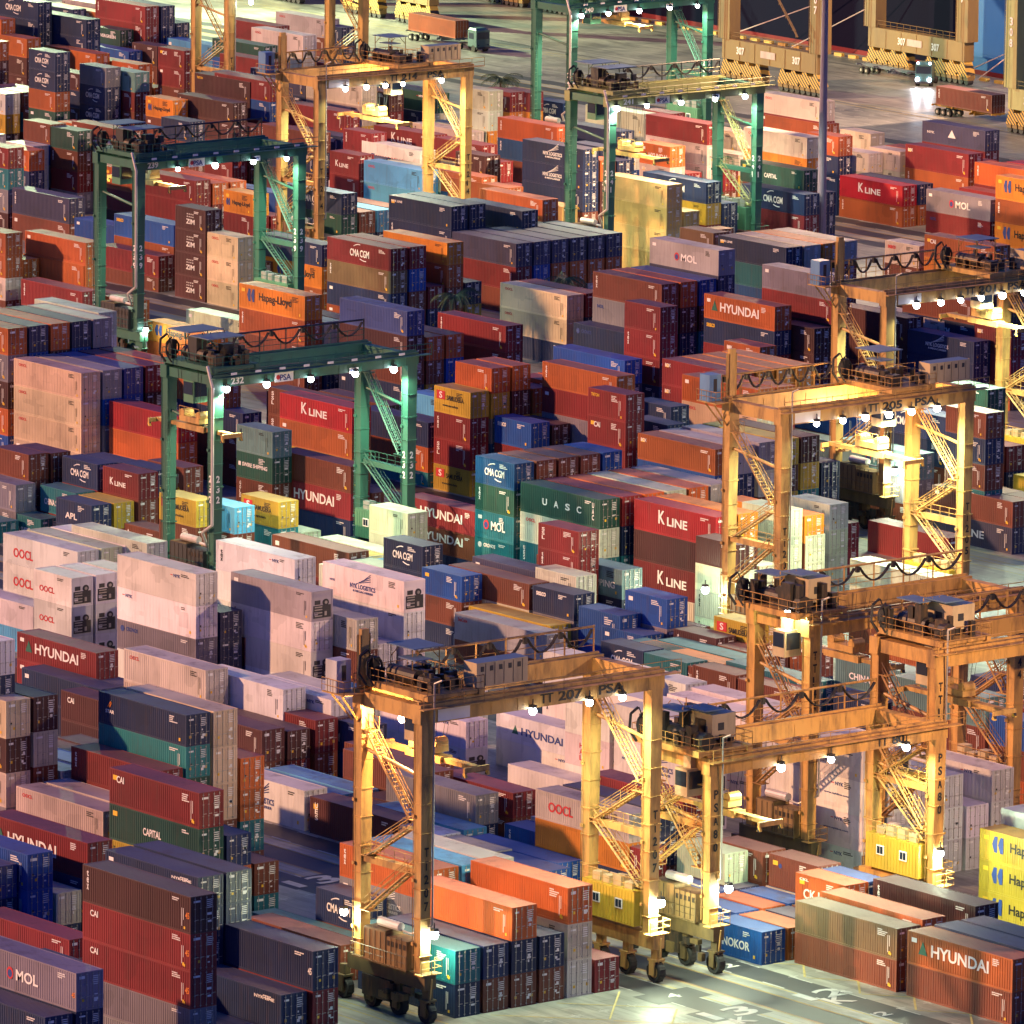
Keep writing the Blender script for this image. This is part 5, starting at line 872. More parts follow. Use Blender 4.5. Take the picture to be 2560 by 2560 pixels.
# lettering on the long side: W = white, etc.  ops: (kind, text, x0, x1, z0, z1, colour)
MI = dict(w=0, r=1, b=2, k=3, y=4, g=5, o=6); LM = [M[a] for a in ('white', 'red', 'blue', 'black', 'yel', 'green', 'orange')]
def logo_ops(key, L, H, code):
    l = L; big = L > 10; dk = code in 'wPCceTlEhy'; c0 = 'k' if dk else 'w'; o = []
    def T(t, x0, x1, z0, z1, c=c0): o.append(('T', t, x0, x1, z0, z1, c))
    def Vt(t, x, z0, z1, c=c0, w=.34):
        n = len(t); s = (z1-z0)/n
        for i, ch in enumerate(t): o.append(('T', ch, x, x+w, z1-s*(i+.86), z1-s*i, c))
    def hyun(c, x, sc=1.0, txt='HYUNDAI'): o.append(('tri', '', x, x+.9*sc, .95, .95+.95*sc, 'g')); T(txt, x+1.3*sc, x+1.3*sc+5.8*sc, .95, .95+.85*sc, c)
    def cma(x, s): T('CMA', x, x+1.45*s, .95, .95+.7*s); T('CGM', x+1.6*s, x+3.05*s, .95, .95+.7*s); o.append(('arc', '', x+.6*s, x+1.6*s, 1.0+.85*s, 1.0+1.15*s, 'w')); o.append(('arcd', '', x+1.6*s, x+2.6*s, .55, .8, 'w'))
    def wing(x, c, s=1.0):
        T('NYK LOGISTICS', x, x+3.6*s, 1.15, 1.15+.42*s, c); T('& MEGACARRIER', x+.4*s, x+3.3*s, .82, .82+.2*s, c)
        for i in range(4): o.append(('wing', '', x+.9*s+i*.35*s, x+2.9*s, 1.62*1+.14*i*s, 1.72+.2*i*s, c))
    def hap(x, c='k', s=1.0): o.append(('hl', '', x, x+1.1*s, .85, .85+1.0*s, 'b')); T('Hapag-Lloyd', x+1.6*s, x+6.1*s, .9, .9+.8*s, c)
    def ends(): [o.append(('T', 'I', l-1.1+i*.2, l-1.05+i*.2, .5+.5*(i % 2), 1.9, c0)) for i in range(2)]; o.append(('rect', '', l-.85, l-.65, .3, .5, 'y'))
    k = key
    if k == 'MOL' or k == 'MOL45' or k == 'MOLD' or k == 'MOLW':
        x = l*.36 if big else l*.22; o.append(('disc', '', x, x+.85, .85, 1.8, 'r')); o.append(('disc', '', x+.12, x+.7, .98, 1.6, 'b')); T('MOL', x+1.2, x+(4.0 if big else 3.4), .9, 1.75, 'w')
        if '45' in k: T('45', l-.55, l-.15, 1.0, 1.4, 'o')
    elif k == 'HYUNDAI': hyun('w', 1.3 if L > 12 else 1.0, 1.15 if big else .62)
    elif k == 'HYUN2': T('HYUNDAI', 2.6, 9.6, 1.2, 2.1, 'w')
    elif k == 'HYUNB': hyun('b', 2.2, 1.0)
    elif k in ('KLINE', 'LINE', 'LINE2'):
        x = l*.30 if big else l*.2; s = 1 if big else .62; T('K', x, x+.95*s, .95, .95+1.15*s, 'w'); T('LINE', x+1.3*s, x+4.3*s, .9, .9+.75*s, 'w'); ends() if big else 0
    elif k == 'CMA': cma(l*.36 if big else l*.24, 1.2 if big else 1.0)
    elif k == 'HAPAG': hap(1.5 if big else .5, 'k', 1.35 if big else .8)
    elif k == 'LLOYD': hap(3.4, 'k', 1.2)
    elif k == 'HAPB': T('Hapag-Lloyd', 3, 8.5, .9, 1.7, 'b')
    elif k == 'OOCL': T('OOCL', .9, 2.3, H-.72, H-.42, 'r'); ends()
    elif k == 'OOCLR': T('OOCL', l*.15, l*.15+2.4, .9, 1.5, 'r')
    elif k == 'OOCLX': T('OOCL', 1.7, 4.9, .75, 1.7, 'r'); o.append(('rect', '', 0.2, 1.5, .2, H-.12, 'b')) if 0 else 0
    elif k == 'OOCLG': T('OOCL', l*.14, l*.14+3.2, .85, 1.75, 'r')
    elif k == 'OOCLB': T('OOCL', 1.2, 2.6, 1.2, 1.6, 'r')
    elif k in ('NYKL', 'NYKLR', 'NYKLW', 'NYKG'):
        wing(l*.34, 'w' if code in 'nG' else 'b', 1.05)
        if k == 'NYKLR': T('NYK', 1.1, 1.9, 1.35, 1.55, 'b')
    elif k in ('NYK', 'NYK2', 'NYKT', 'NYKW3'):
        x = l*.68 if k != 'NYK2' else l*.07; T('NYK', x+.45, x+1.5, H-.75, H-.45, 'b' if dk else 'w'); o.append(('rect', '', x-.05, x+.3, H-.62, H-.55, 'r'))
        if k == 'NYKT': Vt('tex', .7, .9, 2.1)
        if k == 'NYKW3': T('www.nykline.com', l*.6, l*.86, 1.3, 1.5, 'b')
    elif k in ('NYKS', 'NYKS2', 'NYKW'): T('NYK LINE', .5 if k != 'NYKW' else l*.72, 2.6 if k != 'NYKW' else l*.93, H-.65, H-.42, 'w')
    elif k in ('TEX45', 'TEXV', 'TEXW', 'UESV', 'HAMV', 'TRI', 'BOX', 'BOXS', 'GOLD', 'SSL', 'UES', 'ZIM'):
        t = {'TEX45': 'tex', 'TEXV': 'tex', 'TEXW': 'triton', 'UESV': 'UES', 'HAMV': 'HAM', 'TRI': 'tex', 'GOLD': 'GOLD', 'SSL': 'SSL', 'UES': 'UES'}.get(k)
        if t: Vt(t, .55 if k != 'UES' else .7, .55 if len(t) > 3 else .95, H-.35, c0, .42 if k in ('SSL', 'UES') else .26)
        if k in ('BOX', 'BOXS'): T('BOX', .5, 1.4, H-.75, H-.4, 'w')
        if k == 'ZIM':
            T('ZIM', 2.2, 3.9, .75, 1.3, 'w'); [o.append(('rect', '', 2.35+i*.38, 2.5+i*.38, z, z+.13, 'w')) for z in (1.5, 1.8) for i in range(4)]
        if k == 'TEX45': T('45', l-.62, l-.15, 1.15, 1.65, 'o')
        ends()
    elif k in ('CAI45', 'CAI', 'CAIS', 'CAID'):
        if k != 'CAID': T('CAI', 1.0, 2.0, H-.95, H-.45, 'w')
        if '45' in k: T('45', l-.62, l-.15, 1.15, 1.65, 'o')
        ends()
    elif k == 'N45': T('45', l-.62, l-.15, 1.15, 1.65, 'w')
    elif k == 'NEL': o.append(('rect', '', 1.4, 2.7, 1.35, 1.85, 'b')); T('NEL', 1.5, 2.6, 1.42, 1.78, 'w')
    elif k == 'NOL': T('NOL', .8, 2.0, 1.6, 1.95, 'b'); 
    elif k == 'CAPITAL': T('CAPITAL', l*.38 if big else 1.2, l*.58 if big else 3.6, 1.0, 1.55, 'w')
    elif k == 'UASC':
        for i, ch in enumerate('UASC'): T(ch, 3.4+i*1.75, 4.1+i*1.75, 1.0, 1.6, 'w')
        Vt('UAC', 11.0, .6, 2.2, 'w', .3)
    elif k == 'SINOKOR': T('SINOKOR', .6, 4.6, .8, 1.5, 'w')
    elif k in ('SEACO', 'SEAC'): T('seaco' if k == 'SEACO' else 'SeaCube', .5, 1.9, H-.85, H-.45, 'r' if dk else ('y' if big else 'w'))
    elif k == 'CRONOS': T('CRONOS', 1.4, 3.2, H-.85, H-.5, 'b' if code in 'Gw' else 'w'); o.append(('disc', '', .5, 1.1, H-1.0, H-.45, 'b' if code in 'Gw' else 'w'))
    elif k in ('SAM', 'SAM2'): o.append(('rect', '', .4, 1.8, 1.35, 2.2, 'r')); o.append(('T', 'S', .85, 1.35, 1.45, 2.1, 'w')); T('SAMUDERA', 2.1, 4.9, 1.35, 1.85, 'k'); T('www.samudera', 1.4, 4.0, .7, .95, 'k')
    elif k == 'SWIRE': T('SWIRE SHIPPING', 1.0, 5.2, 1.2, 1.6, 'w'); o.append(('rect', '', .35, .75, 1.2, 1.6, 'w'))
    elif k == 'EVERG': T('EVERGREEN', .9, 5.0, 1.15, 1.65, 'w')
    elif k == 'YANG': T('YANG MING', 3.0, 8.8, .8, 1.6, 'r'); o.append(('rect', '', 2.0, 2.7, .8, 1.7, 'b'))
    elif k in ('CHINASH', 'CHINA', 'SHIP'): T('CHINA SHIPPING' if k != 'SHIP' else 'SHIPPING', 1.9 if big else .7, 8.8 if big else 5.0, .8, 1.4, 'w')
    elif k == 'APL': T('APL', 1.6, 3.6, .8, 1.4, 'w')
    elif k == 'CKL': T('CK LINE', 1.0, 4.9, .7, 1.5, 'w'); T('CKL', .5, 1.6, H-.5, H-.3, 'w')
    elif k == 'HAL': Vt('HAL', 2.0, .5, 2.2, 'r', .45)
    elif k == 'GES': T('GES', 2, 4.4, 1.0, 1.7, 'r')
    elif k == 'STAR': T('STAR', 1.0, 2.2, 1.0, 1.3, 'w'); [o.append(('T', '/', 1.2+i*.3, 1.9, 1.5, 2.0, 'o')) for i in range(2)]
    elif k == 'TRITON': T('TRITON', .5, 1.8, H-.7, H-.4, 'y'); ends()
    elif k == 'TRIT': T('TRITON', .5, 1.8, H-.7, H-.4, 'w')
    elif k == 'ARR': o.append(('tri', '', 5, 6.5, 1.0, 2.0, 'w')); T('NYK', 1, 2.4, 1.2, 1.5, 'w')
    elif k in ('C',): T('CMA CGM', 5.2, 8.6, .8, 1.5, 'w')
    elif k == 'DOT': o.append(('disc', '', 1.2, 1.6, 1.6, 2.0, 'b'))
    else: ends()
    return o
def id_marks(L, H, code, seed):
    rr = random.Random(seed); c = 'k' if code in 'wPCceTlEhy' else 'w'; o = []; x = L-2.3
    for i in range(2+rr.randint(0, 2)):
        z = H-.42-i*.15; a = x
        for j in range(rr.randint(4, 8)): wd = rr.uniform(.05, .16); o.append(('rect', '', a, a+wd, z, z+.085, c)); a += wd+.035
    if rr.random() < .5: o.append(('rect', '', L-1.0, L-.78, .35, .6, 'y'))
    if rr.random() < .3: o.append(('rect', '', .5, 1.1, H-.8, H-.45, rr.choice('wwy')))
    return o
def logo_mesh(key, L, H, code):
    k = ('logo', key, L, H, code in 'wPCceTlEhy', code in 'nG')
    if k in _mc: return _mc[k]
    m = MB(); y = -.006; X = Vector((1, 0, 0)); Z = Vector((0, 0, 1))
    for kind, t, x0, x1, z0, z1, c in logo_ops(key, L, H, code)+id_marks(L, H, code, hash_(key)):
        mi = MI[c]
        if kind == 'T': put_text(m, t, (x0, y, z0), X, Z, x1-x0, z1-z0, mi, .022)
        elif kind == 'rect': m.box(x0, x1, y+.001, y+.012, z0, z1, mi)
        elif kind == 'tri': m.prism([(x0, y, z0), (x1, y, z0), ((x0+x1)/2, y, z1)], [(x0, y+.012, z0), (x1, y+.012, z0), ((x0+x1)/2, y+.012, z1)], mi)
        elif kind == 'disc':
            cx, cz, rx, rz = (x0+x1)/2, (z0+z1)/2, (x1-x0)/2, (z1-z0)/2; yy = y-(.003 if c == 'b' else 0)
            m.prism([(cx+rx*math.cos(a*.5236), yy, cz+rz*math.sin(a*.5236)) for a in range(12)], [(cx+rx*math.cos(a*.5236), y+.012, cz+rz*math.sin(a*.5236)) for a in range(12)], mi)
        elif kind in ('arc', 'arcd'):
            s = 1 if kind == 'arc' else -1; zc = z0 if s > 0 else z1
            P = [(x0+(x1-x0)*i/6, zc+s*(z1-z0)*math.sin((i+1)/7*1.9)) for i in range(7)]
            for (a, b), (c2, d) in zip(P, P[1:]): m.bar((a, y, b), (c2, y, d), .055, 4, mi)
        elif kind == 'wing': m.bar((x0, y, z0), (x1, y, z1+.35), .035, 4, mi)
        elif kind == 'hl':
            for i in range(2):
                xx = x0+i*(x1-x0)*.48; wd = (x1-x0)*.42; zm = (z0+z1)/2; m.prism([(xx+wd, y, z0), (xx+wd, y, z1), (xx+wd*.45, y, z1), (xx, y, zm), (xx+wd*.45, y, z0)], [(xx+wd, y+.01, z0), (xx+wd, y+.01, z1), (xx+wd*.45, y+.01, z1), (xx, y+.01, zm), (xx+wd*.45, y+.01, z0)], mi)
    _mc[k] = me = m.mesh('lettering', LM); return me
def vary(c, rr):
    s = rr.uniform(.82, 1.18); return tuple(min(.9, max(.003, a*s*rr.uniform(.93, 1.07))) for a in c)
class Stuff:
    def __init__(s): s.v = []; s.f = []; s.m = []; s.c = []
    def add(s, mb, off, sz, col, mmap):
        n = len(s.v); ox, oy, oz = off; s.v += [(a+ox, b+oy, c*sz+oz) for a, b, c in mb.v]; s.f += [tuple(n+i for i in q) for q in mb.f]; s.m += [mmap[i] for i in mb.m]; s.c += [col]*len(mb.v)
ST = Stuff(); STM = [P_ATT, R_ATT, M['steel'], M['white'], M['yel'], M['black'], M['red'], M['blue'], M['green'], M['orange'], M['dark']]
_g = {}
def G(kind, *a):
    k = (kind, *a)
    if k not in _g: _g[k] = dict(body=cont_geo, door=door_geo, lock=lock_geo, marks=marks_geo, machine=machine_geo)[kind](*a)
    return _g[k]
def low_box(L, H): return MB().box(0, L, 0, 2.438, 0, H, 0, 1)
NCON = 0
for (u1, v, li, tiers) in DATA:
    L = LENS[li]; z = 0.0
    for (code, key, h, rank, lab, grp) in tiers[::-1]:
        NCON += 1; rr = random.Random(NCON*31+5); reef = code in 'wP' ; H = 2.896 if (reef or code == 'C' or L > 13) else 2.591; sz = (h-.012)/H
        col = vary(PC[code], rr); x0 = u1-L; seed = rr.randint(0, 7); mach = reef and key in ('REEF', 'REEFB', 'OOCLR', 'RR', 'R', 'NYKLR', 'TRI') and rank != 0
        if code == '?': col = vary(PC[rr.choice('bbmknoGt')], rr)
        if rank == 1:
            root = empty('shipping_container', (x0, v, z), label=lab, cat='container', group=grp or None); root.scale = (1, 1, sz)
            b = link('body', cmesh('body', L, H, reef), root); b.color = (*col, 1)
            if mach:
                d = link('cooling_unit', cmesh('machine', H), root, (L, 0, 0)); d.color = (*col, 1)
            else:
                for lf in (True, False):
                    d = link('door', cmesh('door', H, lf), root, (L, 0, 0)); d.color = (*col, 1)
                    for y in ((.42, .95) if lf else (1.49, 2.02)): link('locking_bar', cmesh('lock', H, y), d)
                link('door_markings', cmesh('marks', H, seed, reef), root, (L, 0, 0))
            link('lettering', logo_mesh(key or rr.choice(('I1', 'I2', 'I3', 'TEXV', 'I4')) if not reef else key or 'NYK', L, H, code), root)
        elif rank == 2:
            off = (x0, v, z); ST.add(G('body', L, H, reef), off, sz, col, [0, 1]); off2 = (x0+L, v, z)
            if mach: ST.add(G('machine', H), off2, sz, col, [0, 10, 2])
            else:
                for lf in (True, False): ST.add(G('door', H, lf), off2, sz, col, [0])
                for y in (.42, .95, 1.49, 2.02): ST.add(G('lock', H, y), off2, sz, col, [2])
                ST.add(G('marks', H, seed, reef), off2, sz, col, [3, 4, 5])
            if 1:
                key = key or rr.choice(('I1', 'I2', 'I3', 'TEXV', 'I4')); lm = logo_mesh(key, L, H, code); mb = MB(); mb.v = [tuple(a.co) for a in lm.vertices]; mb.f = [tuple(p.vertices) for p in lm.polygons]; mb.m = [p.material_index for p in lm.polygons]
                ST.add(mb, off, sz, col, [3, 6, 7, 5, 4, 8, 9])
        else: ST.add(low_box(L, H), (x0, v, z), sz, col, [0, 1])
        z += h
me = bpy.data.meshes.new('container_stacks'); me.from_pydata(ST.v, [], ST.f)
for m_ in STM: me.materials.append(m_)
me.polygons.foreach_set('material_index', ST.m)
at = me.attributes.new('paint', 'FLOAT_COLOR', 'POINT'); at.data.foreach_set('color', [x for c in ST.c for x in (*c, 1)])
me.update()
tag(link('container_stacks', me), 'hundreds of stacked steel containers in mixed colours filling the rest of the yard', 'containers', kind='stuff')
print('containers', NCON, 'stuff verts', len(ST.v))
# ------------------------------------------------------------------ lamps
def lamp(name, root, p, col, power, mt, r=.22, spot=None, aim=None):
    m = MB(); k_ = random.Random(int((p[0]*7+p[1]*13+p[2])*10)).uniform(.85, 1.15); r = r*k_; power = power*k_*k_; m.box(-.24, .24, -.22, .22, r*.8, r*.8+.22, 0); m.bar((0, 0, r*.55+.3), (0, 0, .95), .05, 5)
    f = link(name, m.mesh(name, M['dark']), root, p); s = MB(); s.sphere((0, 0, 0), r); link('lens', s.mesh('lens', mt), f)
    ld = bpy.data.lights.new(name+'_light', 'SPOT' if spot else 'POINT'); ld.energy = power; ld.color = col; ld.shadow_soft_size = .25
    lo = bpy.data.objects.new(name+'_light', ld); COL.objects.link(lo); lo.parent = f; lo.location = (0, 0, -r-.12)
    if spot: ld.spot_size = spot; ld.spot_blend = .5; lo.rotation_euler = Vector(aim).to_track_quat('-Z', 'Y').to_euler()
    return f
WHT = (.84, 1.0, .66); SOD = (1.0, .58, .25)
# ------------------------------------------------------------------ yard cranes
def stair(root, a, b, y, w, mt):
    """one flight from a to b (x, z) at outer side y"""
    m = MB(); A = Vector((a[0], y, a[1])); B = Vector((b[0], y, b[1])); W = Vector((0, w, 0))
    for o in (Vector((0, 0, 0)), W): m.bar(A+o, B+o, .11, 4); m.bar(A+o+Vector((0, 0, 1)), B+o+Vector((0, 0, 1)), .035, 4); m.bar(A+o+Vector((0, 0, .5)), B+o+Vector((0, 0, .5)), .03, 4)
    n = int(abs(b[1]-a[1])/.28)
    for i in range(n):
        p = A.lerp(B, (i+.5)/n); m.box(p.x-.13, p.x+.13, min(y, y+w), max(y, y+w), p.z-.02, p.z+.02)
        if i % 4 == 0:
            for o in (Vector((0, 0, 0)), W): m.bar(p+o, p+o+Vector((0, 0, 1)), .03, 4)
    for P in (A, B): m.box(P.x-.7, P.x+.7, min(y, y+w)-.1, max(y, y+w)+.1, P.z-.06, P.z); m.rail([(P.x-.7, y+w*1.2, P.z), (P.x+.7, y+w*1.2, P.z)], 1, .7)
    link('staircase', m.mesh('staircase', mt), root)
def wheel(root, x, y, parent_mt):
    w_ = empty('wheel', (x, y, .85)); w_.parent = root
    t = MB(); n = 20
    for i in range(n):
        a0, a1 = 2*math.pi*i/n, 2*math.pi*(i+1)/n
        for (ra, ya), (rb, yb) in (((.5, -.3), (.78, -.34)), ((.78, -.34), (.85, -.2)), ((.85, -.2), (.85, .2)), ((.85, .2), (.78, .34)), ((.78, .34), (.5, .3))):
            t.q([(ra*math.cos(a0), ya, ra*math.sin(a0)), (rb*math.cos(a0), yb, rb*math.sin(a0)), (rb*math.cos(a1), yb, rb*math.sin(a1)), (ra*math.cos(a1), ya, ra*math.sin(a1))])
        if i % 2: t.box(.84*math.cos(a0)-.05, .84*math.cos(a0)+.05, -.26, .26, .84*math.sin(a0)-.05, .84*math.sin(a0)+.05)
    link('tyre', t.mesh('tyre', M['rubber']), w_); h = MB(); h.bar((0, -.24, 0), (0, .24, 0), .5, 14); h.bar((0, -.36, 0), (0, .36, 0), .18, 8); link('rim', h.mesh('rim', parent_mt), w_)
def crane(name, u, va, cfg, label, text, girder_txt, lamps, ty, spr, W=23.8, D=7.5, leglamps=()):
    """u: outer face of the front frame; va: outer face of the left legs; ty: trolley y; spr: spreader (x, y, z) or None"""
    root = empty('gantry_crane', (u, va, 0), label=label, cat='crane', group='gantry cranes over the container blocks')
    pm, pm2, zg, gd, style = cfg['m'], cfg.get('m2', cfg['m']), cfg['z'], cfg['gd'], cfg['style']
    zb = zg-gd; xs = (-1.0, -D-1.0); green = style == 'green'; lw = 1.0
    for xi in xs:
        for y0, y1 in ((0, 1.15), (W-1.15, W)):
            m = MB(); t = .12; c = 0 if y0 == 0 else W-1.15
            m.prism([(xi+t, y0+t, 3.9), (xi+lw-t, y0+t, 3.9), (xi+lw-t, y1-t, 3.9), (xi+t, y1-t, 3.9)], [(xi, y0, zb-.002), (xi+lw, y0, zb-.002), (xi+lw, y1, zb-.002), (xi, y1, zb-.002)])
            for z in (5.2, 8, 10.4, 12.5, 14.8, 17, 19.3):
                if z < zb-.5: m.box(xi-.03, xi+lw+.03, y0-.03, y1+.03, z, z+(.12 if z in (8, 12.5, 17) else .03))
            m.bar((xi+.12, y0-.06, 4.2), (xi+.12, y0-.06, zb), .04, 4); [m.box(xi+.05, xi+.3, y0-.16, y0, z, z+.25) for z in (6, 11, 16) if z < zb]
            lg = link('leg', m.mesh('leg', pm), root)
            if xi == xs[0] and text:
                tm = MB(); n = len(text); hh = .85 if not green else .8; zt = cfg.get('tz', 14)
                faces = [((xi+lw+.012, y0+.35, 0), (0, 1, 0), y0 == 0 or not green)] if not green else [((xi+lw+.012, y0+.3, 0), (0, 1, 0), True)]
                if green: faces.append(((xi+.25, y0-.012, 0), (1, 0, 0), True))
                for O, X, ok in faces:
                    for i, ch in enumerate(text):
                        if ok and ch != ' ': put_text(tm, ch, (O[0], O[1], zt-i*hh*1.25), X, (0, 0, 1), .42 if ch not in '1I' else .16, hh*.85, 0, .03)
                link('lettering', tm.mesh('lettering', M['white'] if green else M['black']), root)
    for i, xi in enumerate(xs):
        m = MB(); m.box(xi, xi+lw, -.15, W+.15, zb, zg-.05)
        if i == 0: m.box(xi+lw+.01, xi+lw+.75, -.4, W+1.2, zg-.35, zg-.27)
        m.box(xi+.42, xi+.58, 0, W, zg-.05, zg+.12)
        for j in range(9): yy = 1.5+j*(W-3)/8; m.box(xi+lw, xi+lw+.03, yy, yy+.05, zb+.02, zg-.4)
        g_ = link('girder', m.mesh('girder', pm2), root)
        r = MB(); r.rail([(lw+xi+.72, -.4, zg-.27), (lw+xi+.72, W+1.2, zg-.27)] if i == 0 else [(xi-.05, 0, zg), (xi-.05, W, zg)], 1.05, 1.9, .035)
        link('handrail', r.mesh('handrail', pm2), root)
    for y in (.1, W-1.0): tie = MB(); tie.box(xs[1]+lw+.002, xs[0]-.002, y, y+.9, zb+.2, zg-.2); link('end_tie', tie.mesh('end_tie', pm), root)
    if girder_txt:
        tm = MB()
        for t, y, w_, h_, mt_ in girder_txt: put_text(tm, t, (.012+.03, y, zb+(gd-h_)/2-.12), (0, 1, 0), (0, 0, 1), w_, h_, 0, .03)
        link('lettering', tm.mesh('lettering', M['white'] if green else M['black']), root)
    if green:
        for (y, w_, h_, t) in ((7.2, 2.2, 1.0, 'PSA'), (16.2, 1.1, .55, 'NO ENTRY')):
            s = MB(); s.box(.05, .1, y, y+w_, zb-.1, zb-.1+h_); p_ = link('sign_plate', s.mesh('sign_plate', M['white']), root); tm = MB(); put_text(tm, t, (.115, y+.5*(w_ > 2)+.1, zb+.02), (0, 1, 0), (0, 0, 1), w_*.6 if w_ > 2 else w_*.8, h_*.6, 0, .02)
            if w_ > 2: tm.bar((.1, y+.38, zb+.38), (.12, y+.38, zb+.38), .24, 12, 1)
            link('lettering', tm.mesh('lettering', [M['blue'], M['red']]), p_)
        for i in range(8): s = MB(); s.box(.8, .84, 1.4+i*2.9, 2.1+i*2.9, zg-.05, zg+.18); link('sign_plate', s.mesh('sign_plate', M['white']), root)
    else:
        if style == 'yellow': s = MB(); s.box(.03, .06, 1.5, 4.6, zb+.1, zb+1.05); link('sign_plate', s.mesh('sign_plate', M['white']), root)
    # sill beams, power units, wheels
    for y, side in ((0.0, 'L'), (W-1.1, 'R')):
        sm_ = pm if side == 'R' or green else M['soot']; m = MB(); m.box(-D-1.6, .6, y, y+1.1, 2.7, 3.9-.002); link('sill_beam', m.mesh('sill_beam', sm_), root)
        for x in (-D-2.6, -D+1.0, -3.2, .3):
            b_ = MB(); b_.box(x-.35, x+.35, y+.3, y+.8, 1.75, 2.7-.002); b_.box(x-.3, x+.3, y+.05, y+.2, .6, 1.75); b_.box(x-.3, x+.3, y+.9, y+1.05, .6, 1.75); b_.box(x-.5, x+.5, y+.05, y+1.05, 1.74, 1.9); link('bogie', b_.mesh('bogie', sm_), root); wheel(root, x, y+.55, sm_)
        a_ = MB(); a_.rail([(.7, y-.4, 3.9), (.7, y+1.6, 3.9), (-.2, y+1.6, 3.9)], 1.05, .9, .035); a_.box(-.2, .7, y-.4, y+1.6, 3.82, 3.9-.004); a_.bar((.55, y+.5, 1.0), (.9, y+.5, 3.6), .06); link('service_platform', a_.mesh('service_platform', pm), root)
        h = MB()
        if side == 'L':
            h.box(-D+.9, -3.9, y-.35, y+1.4, 3.92, 6.5, 3); h.box(-3.85, -1.3, y-.3, y+1.3, 3.92, 6.2, 3); h.box(-D-.6, -1.1, y-.5, y-.35, 3.9, 4.0, 0)
            for i in range(8): h.box(-D+1.0+i*.66, -D+1.04+i*.66, y-.38, y-.35, 4.1, 6.4, 1)
            for i in range(5): h.box(-3.7+i*.5, -3.4+i*.5, y-.33, y-.3, 5.5, 5.9, 1)
            h.box(-D+1.0, -4.0, y-.3, y+1.35, 6.5, 6.56, 4); h.bar((-5.6, y+.5, 6.95), (-3.0, y+.5, 6.95), .36, 12, 2); rq = random.Random(int(abs(u)*7))
            for i in range(16): x = rq.uniform(-D-.8, -.5); yy = y+rq.uniform(-.55, .9); zz = rq.uniform(.9, 2.2); h.box(x, x+rq.uniform(.4, 1.1), yy, yy+rq.uniform(.2, .5), zz, zz+rq.uniform(.3, .9), 1 if rq.random() < .6 else 0)
            h.box(-D+.4, -3.6, y-.1, y+1.2, 1.0, 2.65, 1); h.rail([(-D-.6, y-.5, 4), (-1.1, y-.5, 4)], 1.05, 1.2, .03, 0)
            link('power_unit', h.mesh('power_unit', [sm_, M['grease'], M['pipe'], M['engine'] if not green else cfg['dk'], M['soot']]), root)
            p = MB(); p.path([(-3.4, y+.6, 6.7), (-1.6, y+.4, 6.7), (-1.5, y-.2, 8.0), (-1.3 if not green else .25, -.35, 9), (-1.3 if not green else .25, -.35, zg-1.2), (-.6, -.35, zg+.8)] if green else [(-3.4, y+.6, 6.7), (-1.6, y+.4, 6.7), (.22, 1.0, 7.6), (.22, 1.0, zb-1), (.35, .9, zb+.6), (.35, .9, zg+1.6), (.9, 1.2, zg+1.9)], .15 if green else .08, 8); link('exhaust_pipe', p.mesh('exhaust_pipe', M['pipe'] if green else M['steel']), root)
        else:
            hm = cfg['house']; h.box(-D-.1, -1.15, y-.6, y+1.3, 4.3, 7.1, 0)
            for i in range(16): h.box(-D+.2+i*.38, -D+.32+i*.38, y-.64, y-.6, 4.4, 7.0, 0)
            hs = link('electrical_house', h.mesh('electrical_house', hm), root)
            for x in (-6.2, -3.4):
                w_ = MB(); w_.box(x, x+.9, y-.7, y-.64, 5.5, 6.3, 0); w_.box(x+.1, x+.42, y-.72, y-.7, 5.6, 6.2, 1); w_.box(x+.48, x+.8, y-.72, y-.7, 5.6, 6.2, 1); link('window', w_.mesh('window', [M['white'], M['glass']]), hs)
            r = MB(); r.rail([(-D-.1, y-.6, 7.1), (-1.2, y-.6, 7.1), (-1.2, y+1.3, 7.1)], 1.05, 1.2, .035); link('handrail', r.mesh('handrail', pm2), hs)
            for x in (-6.8, -5.6, -4.2, -2.8): c_ = MB(); c_.box(x, x+.9, y-.2, y+.7, 7.1, 7.1+random.uniform(.5, 1.0)); link('cabinet', c_.mesh('cabinet', M['beige'] if not green else M['grey']), hs)
    # braces and stairs between the legs of a side
    for y, yo in ((.55, -.1), (W-.55, -1.7)):
        b_ = MB(); b_.bar((-D, y, zb-3.2), (-1, y, zb-4.2), .16, 8); link('brace', b_.mesh('brace', pm), root)
        if y > 5 or not green:
            b_ = MB(); b_.box(-D, -1.0, y-.3, y+.3, 11.35, 11.9); b_.rail([(-D, y-.3, 11.9), (-1, y-.3, 11.9)], 1, 1.2, .03); link('cross_beam', b_.mesh('cross_beam', pm), root)
            stair(root, (-D+.3, zb-1.6), (-1.6, zb-7.6 if not green else zb-9), y-.45, .7, pm2); stair(root, (-1.7, 15.0 if not green else 12.6), (-D+.6, 11.9 if not green else 12.2), y-.45, .7, pm2) if not green else None
            stair(root, *(((-D+.4, 11.6), (-1.5, 7.4)) if y > 5 else ((-1.6, 11.6), (-D+.4, 7.6))), y-.45, .7, pm2)
        else:
            l_ = MB(); [l_.bar((-D+.3, -.4+d, 7), (-D+.3, -.4+d, zb-3), .05, 4) for d in (0, .5)]; [l_.bar((-D+.3, -.4, 7+i*.6), (-D+.3, .1, 7+i*.6), .03, 4) for i in range(int((zb-10)/.6))]; link('ladder', l_.mesh('ladder', M['hgrn']), root)
    # trolley
    tr = empty('trolley', (0, ty, zg+.12)); tr.parent = root; TL = 5.5
